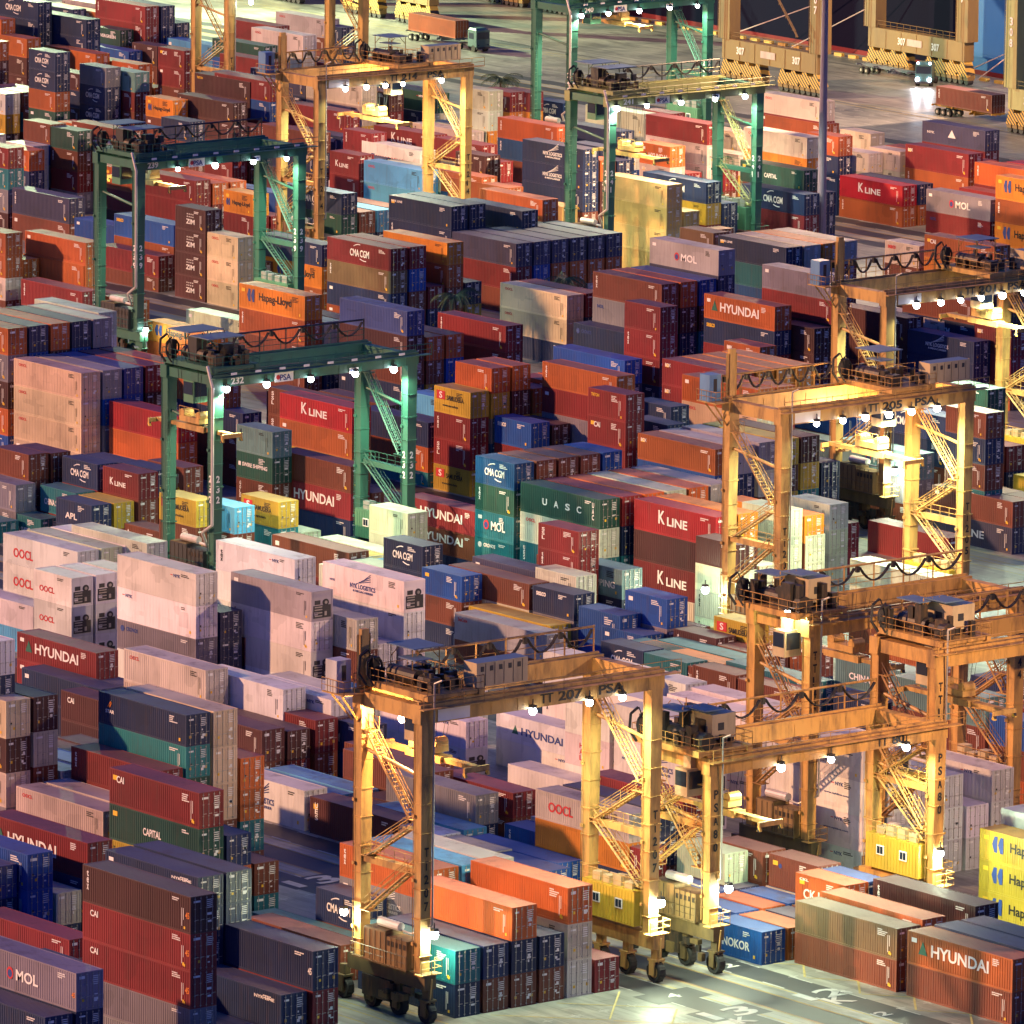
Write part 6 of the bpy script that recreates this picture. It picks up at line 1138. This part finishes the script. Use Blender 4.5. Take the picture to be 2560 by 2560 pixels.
    m = MB(); m.box(-D-.8, -.1, 0, .5, .02, .5); m.box(-D-.8, -.1, TL-.5, TL, .02, .5); m.box(-D-.6, -.3, .5, TL-.5, .35, .45); [m.box(x, x+.5, 0.2, TL-.2, .1, .35) for x in (-D-.75, -4.5, -.7)]; link('frame', m.mesh('frame', pm2), tr)
    m = MB(); m.bar((-6.6, 1.6, 1.2), (-3.2, 1.6, 1.2), .6, 14); m.bar((-2.9, 1.6, 1.1), (-2.0, 1.6, 1.1), .45, 12); m.box(-2.1, -1.2, 1.1, 2.1, .5, 1.5); m.box(-6.5, -5.6, 2.9, 3.9, .5, 1.5); m.bar((-5.4, 3.4, 1.0), (-4.2, 3.4, 1.0), .4, 10)
    rr = random.Random(len(label))
    for i in range(34): x = rr.uniform(-7.6, -1); y = rr.uniform(.6, 4.8); s = rr.uniform(.15, .4); m.box(x, x+s*1.5, y, y+s*1.5, .45, .45+rr.uniform(.3, 1.4))
    if style == 'old': [m.box(*(lambda x, y, a, b, c: (x, x+a, y, y+b, .45, .45+c))(rr.uniform(-7.8, -1.4), rr.uniform(.2, 4.6), rr.uniform(.4, 1.2), rr.uniform(.3, .8), rr.uniform(.8, 2.4))) for q in range(16)]; m.bar((-1.2, 1.2, 1.1), (-.4, 1.2, 1.1), .7, 12)
    link('hoist', m.mesh('hoist', M['grease']), tr)
    m = MB(); m.rail([(-D-.8, 0, .45), (-.1, 0, .45), (-.1, TL, .45), (-D-.8, TL, .45), (-D-.8, 0, .45)], 1.05, 1.0, .035); link('handrail', m.mesh('handrail', pm2), tr)
    m = MB(); hx = -6.8
    m.box(hx, hx+3.4, 1.2, 4.2, 3.35, 3.43, 0) if style != 'old' else m.box(hx+.4, hx+3.2, .8, 2.6, 3.0, 3.1, 0); m.box(hx+2.2, hx+4.4, .6, 2.2, 2.7, 2.78, 0) if style != 'old' else m.box(hx+2.4, hx+5.0, 2.0, 4.0, 3.15, 3.25, 0)
    if green: m = MB(); m.box(-7.8, -4.4, .2, 4.4, 3.3, 3.4, 0); m.box(-4.2, -1.2, .2, 4.6, 3.05, 3.15, 0)
    for x in (hx+.3, hx+3.0): [m.bar((x, y, .45), (x, y, 3.35), .06, 4, 1) for y in (1.4, 4.0)]
    for x in (hx+.3, hx+3.0): m.bar((x, 1.4, 2.4), (x, 2.4, 3.3), .04, 4, 1); m.bar((x, 4.0, 2.4), (x, 3.1, 3.3), .04, 4, 1)
    link('canopy', m.mesh('canopy', [M['roofb'], pm2]), tr)
    m = MB()
    if style == 'yellow': m.box(-1.9, -.3, TL-.6, TL+4.4, .5, 2.4, 0, 1); [m.box(-.3, -.27, TL-.2+i*.9, TL+.1+i*.9, 1.7, 2.1, 2) for i in range(5)]; [m.box(-.29, -.27, TL+.25+i*.9, TL+.28+i*.9, .6, 2.3, 2) for i in range(5)]
    elif style == 'old': m.box(-4.6, -1.6, 2.6, 5.0, .9, 2.9, 0, 1); m.box(-1.6, -1.57, 3.2, 3.8, 1.6, 2.2, 2); m.box(-3.6, -2.8, 2.55, 2.6, 1.5, 2.2, 2)
    else: m.box(-5.6, -4.2, 1.0, 2.2, .5, 2.8, 0, 1); m.box(-3.4, -2.6, 3.0, 4.2, .5, 2.2, 0, 1); m.box(-1.6, -1.1, 4.0, 4.5, 1.4, 2.2, 2)
    link('machinery_house', m.mesh('machinery_house', [M['beige'] if not green else cfg['dk'], M['roofb'], M['dark']]), tr)
    m = MB(); n = 14; [m.bar((-7.4, .5+.75*math.cos(a*6.283/n), 1.5+.75*math.sin(a*6.283/n)), (-7.4, .5+.75*math.cos((a+1)*6.283/n), 1.5+.75*math.sin((a+1)*6.283/n)), .1, 5) for a in range(n)]; m.box(-7.7, -7.1, .2, .8, .5, 2.3); m.path([(-7.4, -.2, 2.9), (-7.4, -.9, 2.5), (-7.3, -1.1, 1.2), (-7, -.6, .3)], .12, 5); m.path([(-6.6, -.2, 2.7), (-6.6, -.8, 2.2), (-6.5, -.9, 1.2), (-6.3, -.4, .3)], .09, 5); m.bar((-7.4, .9, .9), (-7.4, -.1, 2.9), .05); link('cable_reel', m.mesh('cable_reel', M['cable']), tr)
    m = MB(); cx = (-5.2, -3.6) if green else (-3.2, -1.7); m.box(*cx, .2, 2.0, -3.4, -1.2, 0); m.box(cx[0]+.1, cx[1]-.1, .14, .2, -2.6, -1.4, 1); m.box(cx[1], cx[1]+.05, .4, 1.8, -2.8, -1.4, 1); m.box(cx[0]+.3, cx[1]-.3, .8, 1.4, -1.2, .1, 0); c_ = link('cabin', m.mesh('cabin', [M['hgrn'] if green else M['beige'], M['glass']]), tr)
    # festoon along the rear girder
    m = MB(); y0, y1 = (ty+TL, W) if ty < W/2 else (0, ty); zz = zg+2.0; m.bar((-D-1.1, y0, zz), (-D-1.1, y1, zz), .1, 4); k = 6
    for i in range(k+1): y = y0+(y1-y0)*i/k; m.bar((-D-1.1, y, zg), (-D-1.1, y, zz+.1), .09, 4)
    link('festoon_rail', m.mesh('festoon_rail', pm2 if not green else cfg['dk']), root)
    m = MB(); k = 5
    for i in range(k):
        a = y0+(y1-y0)*i/k+.3; b = a+(y1-y0)/k-.6
        for d in (0, .1, .2): m.path([(-D-1.1+d, a+(b-a)*t/8, zz-.2-4*(1.25-.1*d)*(t/8)*(1-t/8)) for t in range(9)], .07, 5)
        m.box(-D-1.2, -D-.9, a-.35, a-.05, zz-.6, zz-.1)
    link('festoon_cable', m.mesh('festoon_cable', M['cable']), root)
    if style == 'yellow':       # switch cabin on the left end
        m = MB(); m.box(-D-2.4, -D-1.0, -1.7, -.3, zg-.3, zg+2.2, 0); m.box(-D-1.0, -D-.97, -1.2, -.8, zg+.6, zg+1.8, 1); p_ = link('switch_cabinet', m.mesh('switch_cabinet', [M['cabw'] if name == '207' else M['cabb'], M['dark']]), root)
        m = MB(); m.box(-D-2.6, -D+.2, -1.9, .2, zg-.4, zg-.3); m.bar((-D-1.5, -1.8, zg-.4), (-D-1.2, 0, zg-2.6), .09, 4); m.bar((-D-.2, -1.8, zg-.4), (-D-.4, 0, zg-2.6), .09, 4); m.rail([(-D-2.6, -1.9, zg-.3), (-D+.2, -1.9, zg-.3), (-D+.2, .1, zg-.3)], 1.05, .7, .035); link('service_platform', m.mesh('service_platform', pm2), root)
        m = MB(); m.bar((-D-.4, -.1, zg), (-D-.4, -.1, zg+4.2), .12, 4); m.bar((-D-.4, 1.0, zg), (-D-.4, 1.0, zg+4.2), .12, 4); m.box(-D-.6, -D-.2, .1, .8, zg+.2, zg+4.6); link('resistor_mast', m.mesh('resistor_mast', [pm2]), root)
    if spr:
        x, y, z = spr; s = empty('spreader', (x, y, z)); s.parent = root; sm = cfg['spr']
        m = MB(); m.box(-2.2, 2.2, .6, 1.8, 0, .55); m.box(-5.9, -2.2, .85, 1.55, .1, .45); m.box(2.2, 5.9, .85, 1.55, .1, .45); [m.box(a-.12, a+.12, 0, 2.4, .0, .4) for a in (-5.9, 5.9)]; link('beam', m.mesh('beam', sm), s)
        m = MB(); m.box(-1.6, 1.6, .5, 1.9, .75, 1.3); [m.bar((a, .6, 1.5), (a, 1.8, 1.5), .42, 12) for a in (-1.3, 1.3)]; m.rail([(-1.6, .5, 1.3), (1.6, .5, 1.3)], .9, .8, .03); link('head_block', m.mesh('head_block', sm), s)
        for a in (-5.9, 5.9):
            for b in (.1, 2.3): m = MB(); m.prism([(a-.2, b-.12, -.35), (a+.2, b-.12, -.35), (a+.2, b+.12, -.35), (a-.2, b+.12, -.35)], [(a-.1, b-.08, .1), (a+.1, b-.08, .1), (a+.1, b+.08, .1), (a-.1, b+.08, .1)]); link('flipper', m.mesh('flipper', M['haz']), s)
        m = MB()
        for a in (-1.5, -1.1, 1.1, 1.5):
            for b in (.7, 1.7): m.bar((a, b, 1.7), (a*1.3, b*1.6-.6, zg+.5-z), .022, 4)
        link('hoist_rope', m.mesh('hoist_rope', M['cable']), s)
    for y in lamps: lamp('floodlight', root, (.25, y, zb-.15), WHT, cfg['lp']*2.2, M['lampw'], .34, R_(165), (.05, 0, -1))
    for (x, y, z, kind) in leglamps: lamp('floodlight', root, (x, y, z), WHT if kind == 'w' else SOD, (1100 if y < 5 else 2200) if kind == 'w' else 5000, M['lampw'] if kind == 'w' else M['lampy'], .34)
    return root
YEL = dict(m=M['cyel'], m2=M['cyel'], z=24.9, gd=1.55, style='yellow', dk=M['soot'], house=M['hyel'], spr=M['cyel'], lp=2100, tz=13)
OLD = dict(m=M['cyel2'], m2=M['cyel2'], z=22.4, gd=1.5, style='old', dk=M['soot'], house=M['hyel'], spr=M['cyel'], lp=1900, tz=19)
GRN = dict(m=M['cgrn'], m2=M['cgrn'], z=23.5, gd=1.3, style='green', dk=M['dark'], house=M['hgrn'], spr=M['cyel'], lp=1700, tz=13)
def ttl(num, y): return [('TT', y, 1.3, .8, 0), (num, y+1.8, 2.4, .8, 0), ('PSA', y+5.8, 2.6, .8, 0)]
crane('207', -477.6, 373.9, YEL, 'amber yellow gantry crane in the foreground marked TT207, lamps lit under its left end', 'TT207', ttl('207', 11.5), (10.6, 16.2, 19.5), .6, (-4, 2.6, 19.6), leglamps=((.35, 1.1, 6.9, 'w'), (.35, 23.6, 6.3, 'w'), (-4.5, 1.6, 22.9, 's'), (-2.4, 2.2, 22.9, 's'), (-D_ if 0 else -8.8, -.6, 7.2, 'w')))
crane('205', -564.0, 483.5, YEL, 'pale yellow gantry crane marked TT205 above the mint containers, trolley near its middle', 'TT205', ttl('205', 10.5), (4.0, 7.2, 10.0, 12.9, 15.7, 18.9), 13.5, (-4, 13.4, 18.6), leglamps=((-4.5, 14.5, 22.8, 's'), (-9.6, -.9, 6.5, 'w')))
crane('201', -612.0, 538.3, YEL, 'yellow gantry crane marked TT201 at the right edge behind the TT205 crane', 'TT201', ttl('201', 10.6), (3.8, 7.1, 9.8, 12.6, 15.5, 18.5), 14, (-4, 16, 19.5), leglamps=((.35, 1.2, 6.4, 'w'),))
crane('214', -779.0, 593.1, YEL, 'bright orange lit gantry crane marked TT214 in the upper part of the yard', 'TT214', ttl('214', 10.9), (3.9, 7.1, 10.0, 12.7, 18.7), 12.2, (-4, 10.5, 18.3), leglamps=((-4.5, 14, 22.8, 's'),))
crane('123', -871.0, 647.9, dict(YEL, z=24.9), 'yellow gantry crane marked TT123 cut off by the top edge of the photo', 'TT123', None, (), 9, None, leglamps=((.35, 3.5, 21.0, 'w'),))
crane('144', -495.5, 428.2, OLD, 'old amber gantry crane marked TT144 behind the crane marked PSA80', 'TT144', None, (), -1.5, (-6.5, 8.4, 17.0), D=7.0, leglamps=((-1.5, -1.2, 22.9, 'w'),))
crane('13', -480.0, 428.2, OLD, 'old amber gantry crane marked TT13 cut off by the right edge', 'TT13', None, (), .5, (-5, 5.5, 16.5), D=7.0)
crane('80', -477.0, 402.2, dict(OLD, z=17.3, gd=1.4, tz=14, lp=1900), 'low amber gantry crane marked 80 with a yellow house by its right leg', 'PSA80', [('TT', 17.2, 1.1, .75, 0), ('80', 18.8, 1.3, .75, 0)], (7.0, 12.2, 20.1), -1.2, (-3.6, 3.0, 11.8), W=24.6, D=7.5, leglamps=((.35, 1.7, 6.7, 'w'), (.35, 23.9, 6.6, 'w')))
crane('232', -616.4, 457.0, GRN, 'dark green gantry crane numbered 232 left of centre', '232', [('232', 2.0, 1.5, .7, 0)], (1.3, 6.1, 11.4, 16.8, 21.5), 0, (-4, -.5, 17.6), W=24.6, leglamps=((-8.4, .9, 21.6, 'w'), (-8, 24, 3.4, 'w')))
crane('239', -740.8, 538.3, GRN, 'green gantry crane numbered 239 in the upper left of the yard', '239', [('239', 1.4, 1.5, .7, 0)], (5.5, 10.8, 16.2, 21.0), 0, (-4, 3, 20), W=24.0, leglamps=((-8.2, 1.2, 21.6, 'w'), (.6, .8, 4.0, 'w')))
crane('241', -758.0, 621.4, dict(GRN, m2=M['cgrn2'], z=22.7), 'green legged gantry crane numbered 241 with olive girders', '241', [('241', 2.2, 1.5, .7, 0)], (1.0, 5.7, 11.1, 16.5, 21.3), .6, (-4, 5.5, 14.5), W=24.6, leglamps=((-8.2, 1.2, 20.8, 'w'), (.6, .8, 3.6, 'w')))
crane('240', -833.0, 676.2, dict(GRN, z=22.7), 'green gantry crane numbered 240 at the top edge beyond the olive one', '240', [('240', 2.2, 1.5, .7, 0)], (1.5, 6.1, 11.4, 16.7, 21.5), 6, (-4, 10, 19.0), W=24.6)
# ------------------------------------------------------------------ quay cranes
def qd(u, v0): return v0-(u+880)*.0446
def bogie_row(root, x0, x1, y, z1, n):
    m = MB(); k = n//2
    for i in range(k):
        a = x0+(x1-x0)*(i+.5)/k; hw = (x1-x0)/k*.46; m.prism([(a-hw, y-.75, 1.2), (a+hw, y-.75, 1.2), (a+hw, y+.75, 1.6), (a-hw, y+.75, 1.6)], [(a-hw*.35, y-.75, z1-.05), (a+hw*.35, y-.75, z1-.05), (a+hw*.35, y+.75, z1-.05), (a-hw*.35, y+.75, z1-.05)], 0)
    m.box(x0+.6, x1-.6, y-.78, y+.78, 1.7, 2.9, 0); link('equaliser_beam', m.mesh('equaliser_beam', M['haz']), root)
    for i in range(n):
        a = x0+(x1-x0)*(i+.5)/n; w_ = MB(); w_.bar((a, y-.5, .55), (a, y+.5, .55), .5, 12, 1); w_.box(a-.5, a+.5, y-.62, y+.62, .7, 1.6, 0); link('bogie', w_.mesh('bogie', [M['qyel'], M['dark']]), root)
def quay_crane(u0, u1, label, num, mt, near=True, far=True, top=46, legs='both'):
    um = (u0+u1)/2; root = empty('quay_crane', (um, qd(um, 756.3), 0), math.atan(-.0446), label=label, cat='crane', group='ship to shore cranes on the quay')
    a, b = u0-um, u1-um
    for y, on in ((0, near), (27, far)):
        if not on: continue
        m = MB(); m.box(a-.5, b+.5, y-.9, y+.9, 3.4, 6.3); [m.box(a+(b-a)*i/6, a+(b-a)*i/6+.12, y-.95, y-.9, 3.5, 6.2) for i in range(7)]; sb = link('sill_beam', m.mesh('sill_beam', mt), root)
        r = MB(); r.rail([(a, y-.8, 6.3), (b, y-.8, 6.3)], 1.1, 1.5, .04); link('handrail', r.mesh('handrail', mt), root)
        t = MB(); [put_text(t, num, (x, y-.97, 4.3), (1, 0, 0), (0, 0, 1), 1.8, 1.1, 0, .03) for x in ((a+3, b-5.2) if y == 0 else (a+6.5, b-7))]; t.box(-2, 1.4, y-.97, y-.95, 4.4, 5.4, 1); link('lettering', t.mesh('lettering', [M['white'], M['rope']]), sb)
        for x in (a, b):
            m = MB(); m.prism([(x-1.3, y-1, 6.3), (x+1.3, y-1, 6.3), (x+1.3, y+1, 6.3), (x-1.3, y+1, 6.3)], [(x-1.0, y-.9, top), (x+1.0, y-.9, top), (x+1.0, y+.9, top), (x-1.0, y+.9, top)]); lg = link('leg', m.mesh('leg', mt), root)
            m = MB(); [m.bar((x+s*1.0, y-1.35, 6.3), (x+s*1.0, y-1.35, top), .05, 4) for s in (-1, -.5)]; [m.bar((x-1, y-1.35, 9+i*.8), (x-.5, y-1.35, 9+i*.8), .03, 4) for i in range(30)]; link('ladder', m.mesh('ladder', mt), lg)
            t = MB(); [put_text(t, ch, (x-.35, y-1.03, 15-i*1.5), (1, 0, 0), (0, 0, 1), .7, 1.15, 0, .03) for i, ch in enumerate(num)]; link('lettering', t.mesh('lettering', M['white']), lg)
        for s in (0, 1): xx = (a-1.2, a+9.0) if s == 0 else (b-9.0, b+1.2); bogie_row(root, *xx, y, 3.4, 8)
    if near and far:
        for x in (a, b): m = MB(); m.box(x-.8, x+.8, 1.0, 26.0, 24, 26); link('portal_beam', m.mesh('portal_beam', mt), root)
        m = MB(); m.box(a+6, a+8, -20, 60, top-3, top-.5); m.box(b-8, b-6, -20, 60, top-3, top-.5); m.box(a-.9, b+.9, -.9, .9, top, top+2); m.box(a-.9, b+.9, 26.1, 27.9, top, top+2); link('boom', m.mesh('boom', mt), root)
        m = MB()
        for i in range(8): m.bar((b-16+i*1.6, -1.6, 22-i*1.7), (b-14.4+i*1.6, -1.6, 20.3-i*1.7), .18, 4); m.rail([(b-16+i*1.6, -2.0, 22-i*1.7), (b-14.4+i*1.6, -2.0, 20.3-i*1.7)], 1, .8, .04)
        link('staircase', m.mesh('staircase', mt), root)
    return root
quay_crane(-896.3, -875, 'amber quay crane numbered 307 with black and yellow striped bogies, left of the lamp mast', '307', M['qyel'])
quay_crane(-831.3, -809, 'quay crane numbered 308 cut off by the right edge, its leg lit pale green', '308', M['qgrn'])
quay_crane(-992, -970.3, 'quay crane standing on long rows of striped bogies at the top of the photo', '306', M['qyel'])
quay_crane(-1028, -1006, 'quay crane whose striped bogies show at the far upper left', '305', M['qyel'])
m = MB()
for i in range(75): u = -1060+i*3.4; v = qd(u, 788.0); m.box(u, u+1.7, v, v+.6, 0, .45)
tag(link('quay_kerb', m.mesh('quay_kerb', M['kerb'])), kind='structure')
# ------------------------------------------------------------------ ships
def ship(u0, u1, v0, beam, h, mt, label, bow=0, ropes=()):
    root = empty('cargo_ship', ((u0+u1)/2, v0, -3), math.atan(-.0446), label=label, cat='ship', group='ships moored along the quay'); L2 = (u1-u0)/2; n = 16
    def ring(z, ins):
        pts = []
        for i in range(n+1):
            x = -L2+2*L2*i/n; t = i/n; tb = max(0, (t-.75)/.25) if bow > 0 else max(0, (.25-t)/.25); yy = beam/2*(1-.98*tb**5)-ins*tb; pts.append((x, max(.2, yy)))
        return [(x, beam/2-y, z) for x, y in pts]+[(x, beam/2+y, z) for x, y in pts[::-1]]
    for nm, z0, z1, mm in (('boot_top', 0, 3.7, M['hullr']), ('hull', 3.7, h, mt)):
        m = MB(); m.prism(ring(z0, 2.5), ring(z1, 0 if nm == 'hull' else 1.8)); link(nm, m.mesh(nm, mm), root)
    m = MB(); m.box(-L2*.7, -L2*.7+14, 4, beam-4, h, h+26); [m.box(-L2*.7-.05, -L2*.7+14.05, 3.95, beam-3.95, h+3+i*3.2, h+4.2+i*3.2, 1) for i in range(7)]; link('deck_house', m.mesh('deck_house', [M['cabw'], M['glass']]), root)
    m = MB(); m.box(-L2*.6+2, L2*.6, 1.5, beam-1.5, h, h+7.5); link('deck_cargo', m.mesh('deck_cargo', M['dark']), root)
    for (x, z, xx) in ropes: m = MB(); m.bar((x, 0, z), (xx, -6.5, 3.4), .09, 5); link('mooring_rope', m.mesh('mooring_rope', M['rope']), root)
ship(-1120, -887, 797.3, 34, 24, M['hullk'], 'very large dark hulled ship along the quay, red strip at its waterline', -1, ((98, 14, 70), (110, 16, 86)))
ship(-884.5, -520, 784.3, 34, 26, M['hullb'], 'ship with a bright blue hull beside the pale green quay crane leg', 1, ((-150, 20, -172), (-150, 16, -177)))
# ------------------------------------------------------------------ mast lights
def mast(u, v, h, label, aim, power, col=(1, .64, .36), n=4):
    root = empty('lamp_mast', (u, v, 0), label=label, cat='lamp mast', group='high mast lights of the yard')
    m = MB(); m.bar((0, 0, 0), (0, 0, h), .62, 12, 0, .34); m.box(-1, 1, -1, 1, 0, .5); link('pole', m.mesh('pole', M['pole']), root)
    m = MB(); k = 12; [m.bar((1.8*math.cos(i*6.283/k), 1.8*math.sin(i*6.283/k), h), (1.8*math.cos((i+1)*6.283/k), 1.8*math.sin((i+1)*6.283/k), h), .09, 4) for i in range(k)]; [m.bar((0, 0, h), (1.8*math.cos(i*1.57), 1.8*math.sin(i*1.57), h), .08, 4) for i in range(4)]; link('lamp_ring', m.mesh('lamp_ring', M['steel']), root)
    for i, a in enumerate(aim):
        x, y = math.cos(R_(a[0]))*1.9, math.sin(R_(a[0]))*1.9
        lamp('floodlight', root, (x, y, h-.4), col, power*a[2], M['lampy'], .4, R_(a[3]), (math.cos(R_(a[0])), math.sin(R_(a[0])), -math.tan(R_(a[1]))))
# angles: 180 = towards -u (upper left of the photo), 90 = towards +v
mast(-757.5, 655.2, 40, 'tall slender violet grey lamp mast rising out of the top of the photo', ((180, 22, 1.2, 110), (225, 25, 1.0, 110), (60, 40, .8, 120), (-40, 35, .8, 120)), 90000)
mast(-498, 486, 40, 'lamp mast beyond the right edge that lights the door ends of the lower stacks', ((195, 16, 1.4, 70), (235, 22, .8, 80)), 60000)
mast(-425, 432, 40, 'lamp mast beyond the lower right corner that lights the crane frames', ((176, 14, 1.0, 60), (200, 12, .7, 60)), 80000)
mast(-1040, 720, 40, 'lamp mast beyond the top edge that lights the quay apron', ((-5, 22, 1.3, 100), (10, 25, .8, 110)), 420000, (.80, 1.0, .55))
mast(-822, 764, 40, 'lamp mast beyond the right edge that lights the quay apron', ((190, 22, 1.0, 100),), 110000, (1, .62, .42))
# ------------------------------------------------------------------ palms
def palm(u, v, h, label, seed):
    rr = random.Random(seed); root = empty('palm_tree', (u, v, 0), label=label, cat='palm tree', group='palms between the container blocks')
    m = MB(); p = [(.12*math.sin(i*.6), 0, h*i/8) for i in range(9)]
    for i in range(8): m.bar(p[i], p[i+1], .24-.012*i, 8, 0, .23-.012*i)
    link('trunk', m.mesh('trunk', M['trunk']), root); m = MB()
    for k in range(20):
        a = k*2.4+rr.uniform(-.2, .2); up = rr.uniform(-.2, 1.0); Ln = rr.uniform(2.6, 3.6); prev = Vector((0, 0, h)); d = Vector((math.cos(a), math.sin(a), up)).normalized()
        for s in range(9):
            nx = prev+d*Ln/9; d = (d+Vector((0, 0, -.17))).normalized(); m.bar(prev, nx, .03, 4); sd = d.cross(Vector((0, 0, 1))).normalized()
            for sg in (-1, 1):
                for q in (0, .5):
                    b = prev.lerp(nx, q); tip = b+(sd*sg*.75*(1-s/14)+d*.35+Vector((0, 0, -.35))); m.q([b, b+d*.11, tip]); 
            prev = nx
    link('crown', m.mesh('crown', M['leaf']), root)
for p_ in PALMS: palm(*p_)
# ------------------------------------------------------------------ trucks
def chassis(root, L, z, mt, n=2):
    m = MB(); [m.box(0, L, y, y+.16, z-.35, z) for y in (.75, 1.55)]; [m.box(x, x+.18, 0, 2.44, z-.25, z-.02) for x in (0, L*.33, L*.66, L-.18)]; [m.box(x, x+.1, .05, 2.4, z-.7, z-.35) for x in (L*.62, L*.7)]; link('chassis', m.mesh('chassis', mt), root)
    for i in range(n):
        for y in (0, 1.95):
            w_ = MB(); w_.bar((1.2+i*1.25, y, .5), (1.2+i*1.25, y+.5, .5), .5, 14); w_.bar((1.2+i*1.25, y-.02, .5), (1.2+i*1.25, y+.52, .5), .22, 8, 1); link('wheel', w_.mesh('wheel', [M['rubber'], M['steel']]), root)
def tractor(root, x, mt, lit):
    m = MB(); m.box(x, x+5.2, .7, 1.75, .6, .95, 1); m.box(x+3.2, x+5.4, 0, 2.44, .75, 3.2, 0); m.prism([(x+3.2, .1, 3.2), (x+5.2, .1, 3.2), (x+5.2, 2.34, 3.2), (x+3.2, 2.34, 3.2)], [(x+3.3, .3, 3.5), (x+4.8, .3, 3.5), (x+4.8, 2.1, 3.5), (x+3.3, 2.1, 3.5)], 0); m.box(x+5.4, x+5.43, .15, 2.3, 1.9, 2.95, 2); m.box(x+3.5, x+4.7, -.02, 0, 1.9, 2.8, 2); m.box(x+5.4, x+5.5, 0, 2.44, .45, .75, 1); link('cab', m.mesh('cab', [mt, M['dark'], M['glass']]), root)
    for xx in (x+.9, x+4.6):
        for y in (0, 1.95): w_ = MB(); w_.bar((xx, y, .5), (xx, y+.5, .5), .5, 14); link('wheel', w_.mesh('wheel', M['rubber']), root)
    for y in (.35, 2.1):
        h = MB(); h.sphere((x+5.5, y, 1.05), .3 if lit else .1); link('headlight', h.mesh('headlight', M['lampb'] if lit else M['glass']), root)
        h = MB(); h.sphere((x+5.3, y, 3.4), .17 if lit else .06); link('roof_light', h.mesh('roof_light', M['lampb'] if lit else M['glass']), root)
    if lit:
        for y in (.35, 2.1):
            ld = bpy.data.lights.new('headlight_beam', 'SPOT'); ld.energy = 900; ld.color = (.85, .9, 1); ld.spot_size = R_(60); ld.spot_blend = .6; ld.shadow_soft_size = .15
            lo = bpy.data.objects.new('headlight_beam', ld); COL.objects.link(lo); lo.parent = root; lo.location = (x+5.9, y, 1.05); lo.rotation_euler = Vector((1, 0, -.16)).to_track_quat('-Z', 'Y').to_euler()
r1 = empty('truck', (-876.5, 775.5, 0), R_(-52), label='truck facing the camera with bright headlights on the quay apron', cat='truck'); tractor(r1, -5.6, M['truckp'], True)
r2 = empty('trailer', (-893.5, 779.0, 0), R_(-4), label='empty dark container trailer parked behind the truck with lit headlights', cat='trailer'); chassis(r2, 12.2, 1.4, M['chas'])
r3 = empty('trailer', (-852.5, 757.5, 0), R_(-2), label='yellow framed trailer under a brown container beside the pale quay crane leg', cat='trailer'); chassis(r3, 13.2, 1.5, M['chasy'], 3)
r4 = empty('truck', (-961, 748.0, 0), R_(-3), label='truck hauling an orange brown container across the apron near the top', cat='truck'); tractor(r4, 13.0, M['truckp'], False); chassis(r4, 13.0, 1.5, M['chas'], 2)
def extra_cont(u0, v, z, rz, code, key, lab):
    root = empty('shipping_container', (u0, v, z), rz, label=lab, cat='container'); H = 2.591; col = PC[code]
    b = link('body', cmesh('body', 12.19, H, False), root); b.color = (*col, 1)
    for lf in (True, False):
        d = link('door', cmesh('door', H, lf), root, (12.19, 0, 0)); d.color = (*col, 1)
        for y in ((.42, .95) if lf else (1.49, 2.02)): link('locking_bar', cmesh('lock', H, y), d)
    if key: link('lettering', logo_mesh(key, 12.19, H, code), root)
extra_cont(-851.6, 757.5, 1.51, R_(-2), 'b', 'TEXV', 'brown container riding on the yellow framed trailer near the quay')
extra_cont(-960.3, 748.0, 1.51, R_(-3), 'o', None, 'orange brown container riding on the moving truck near the top')
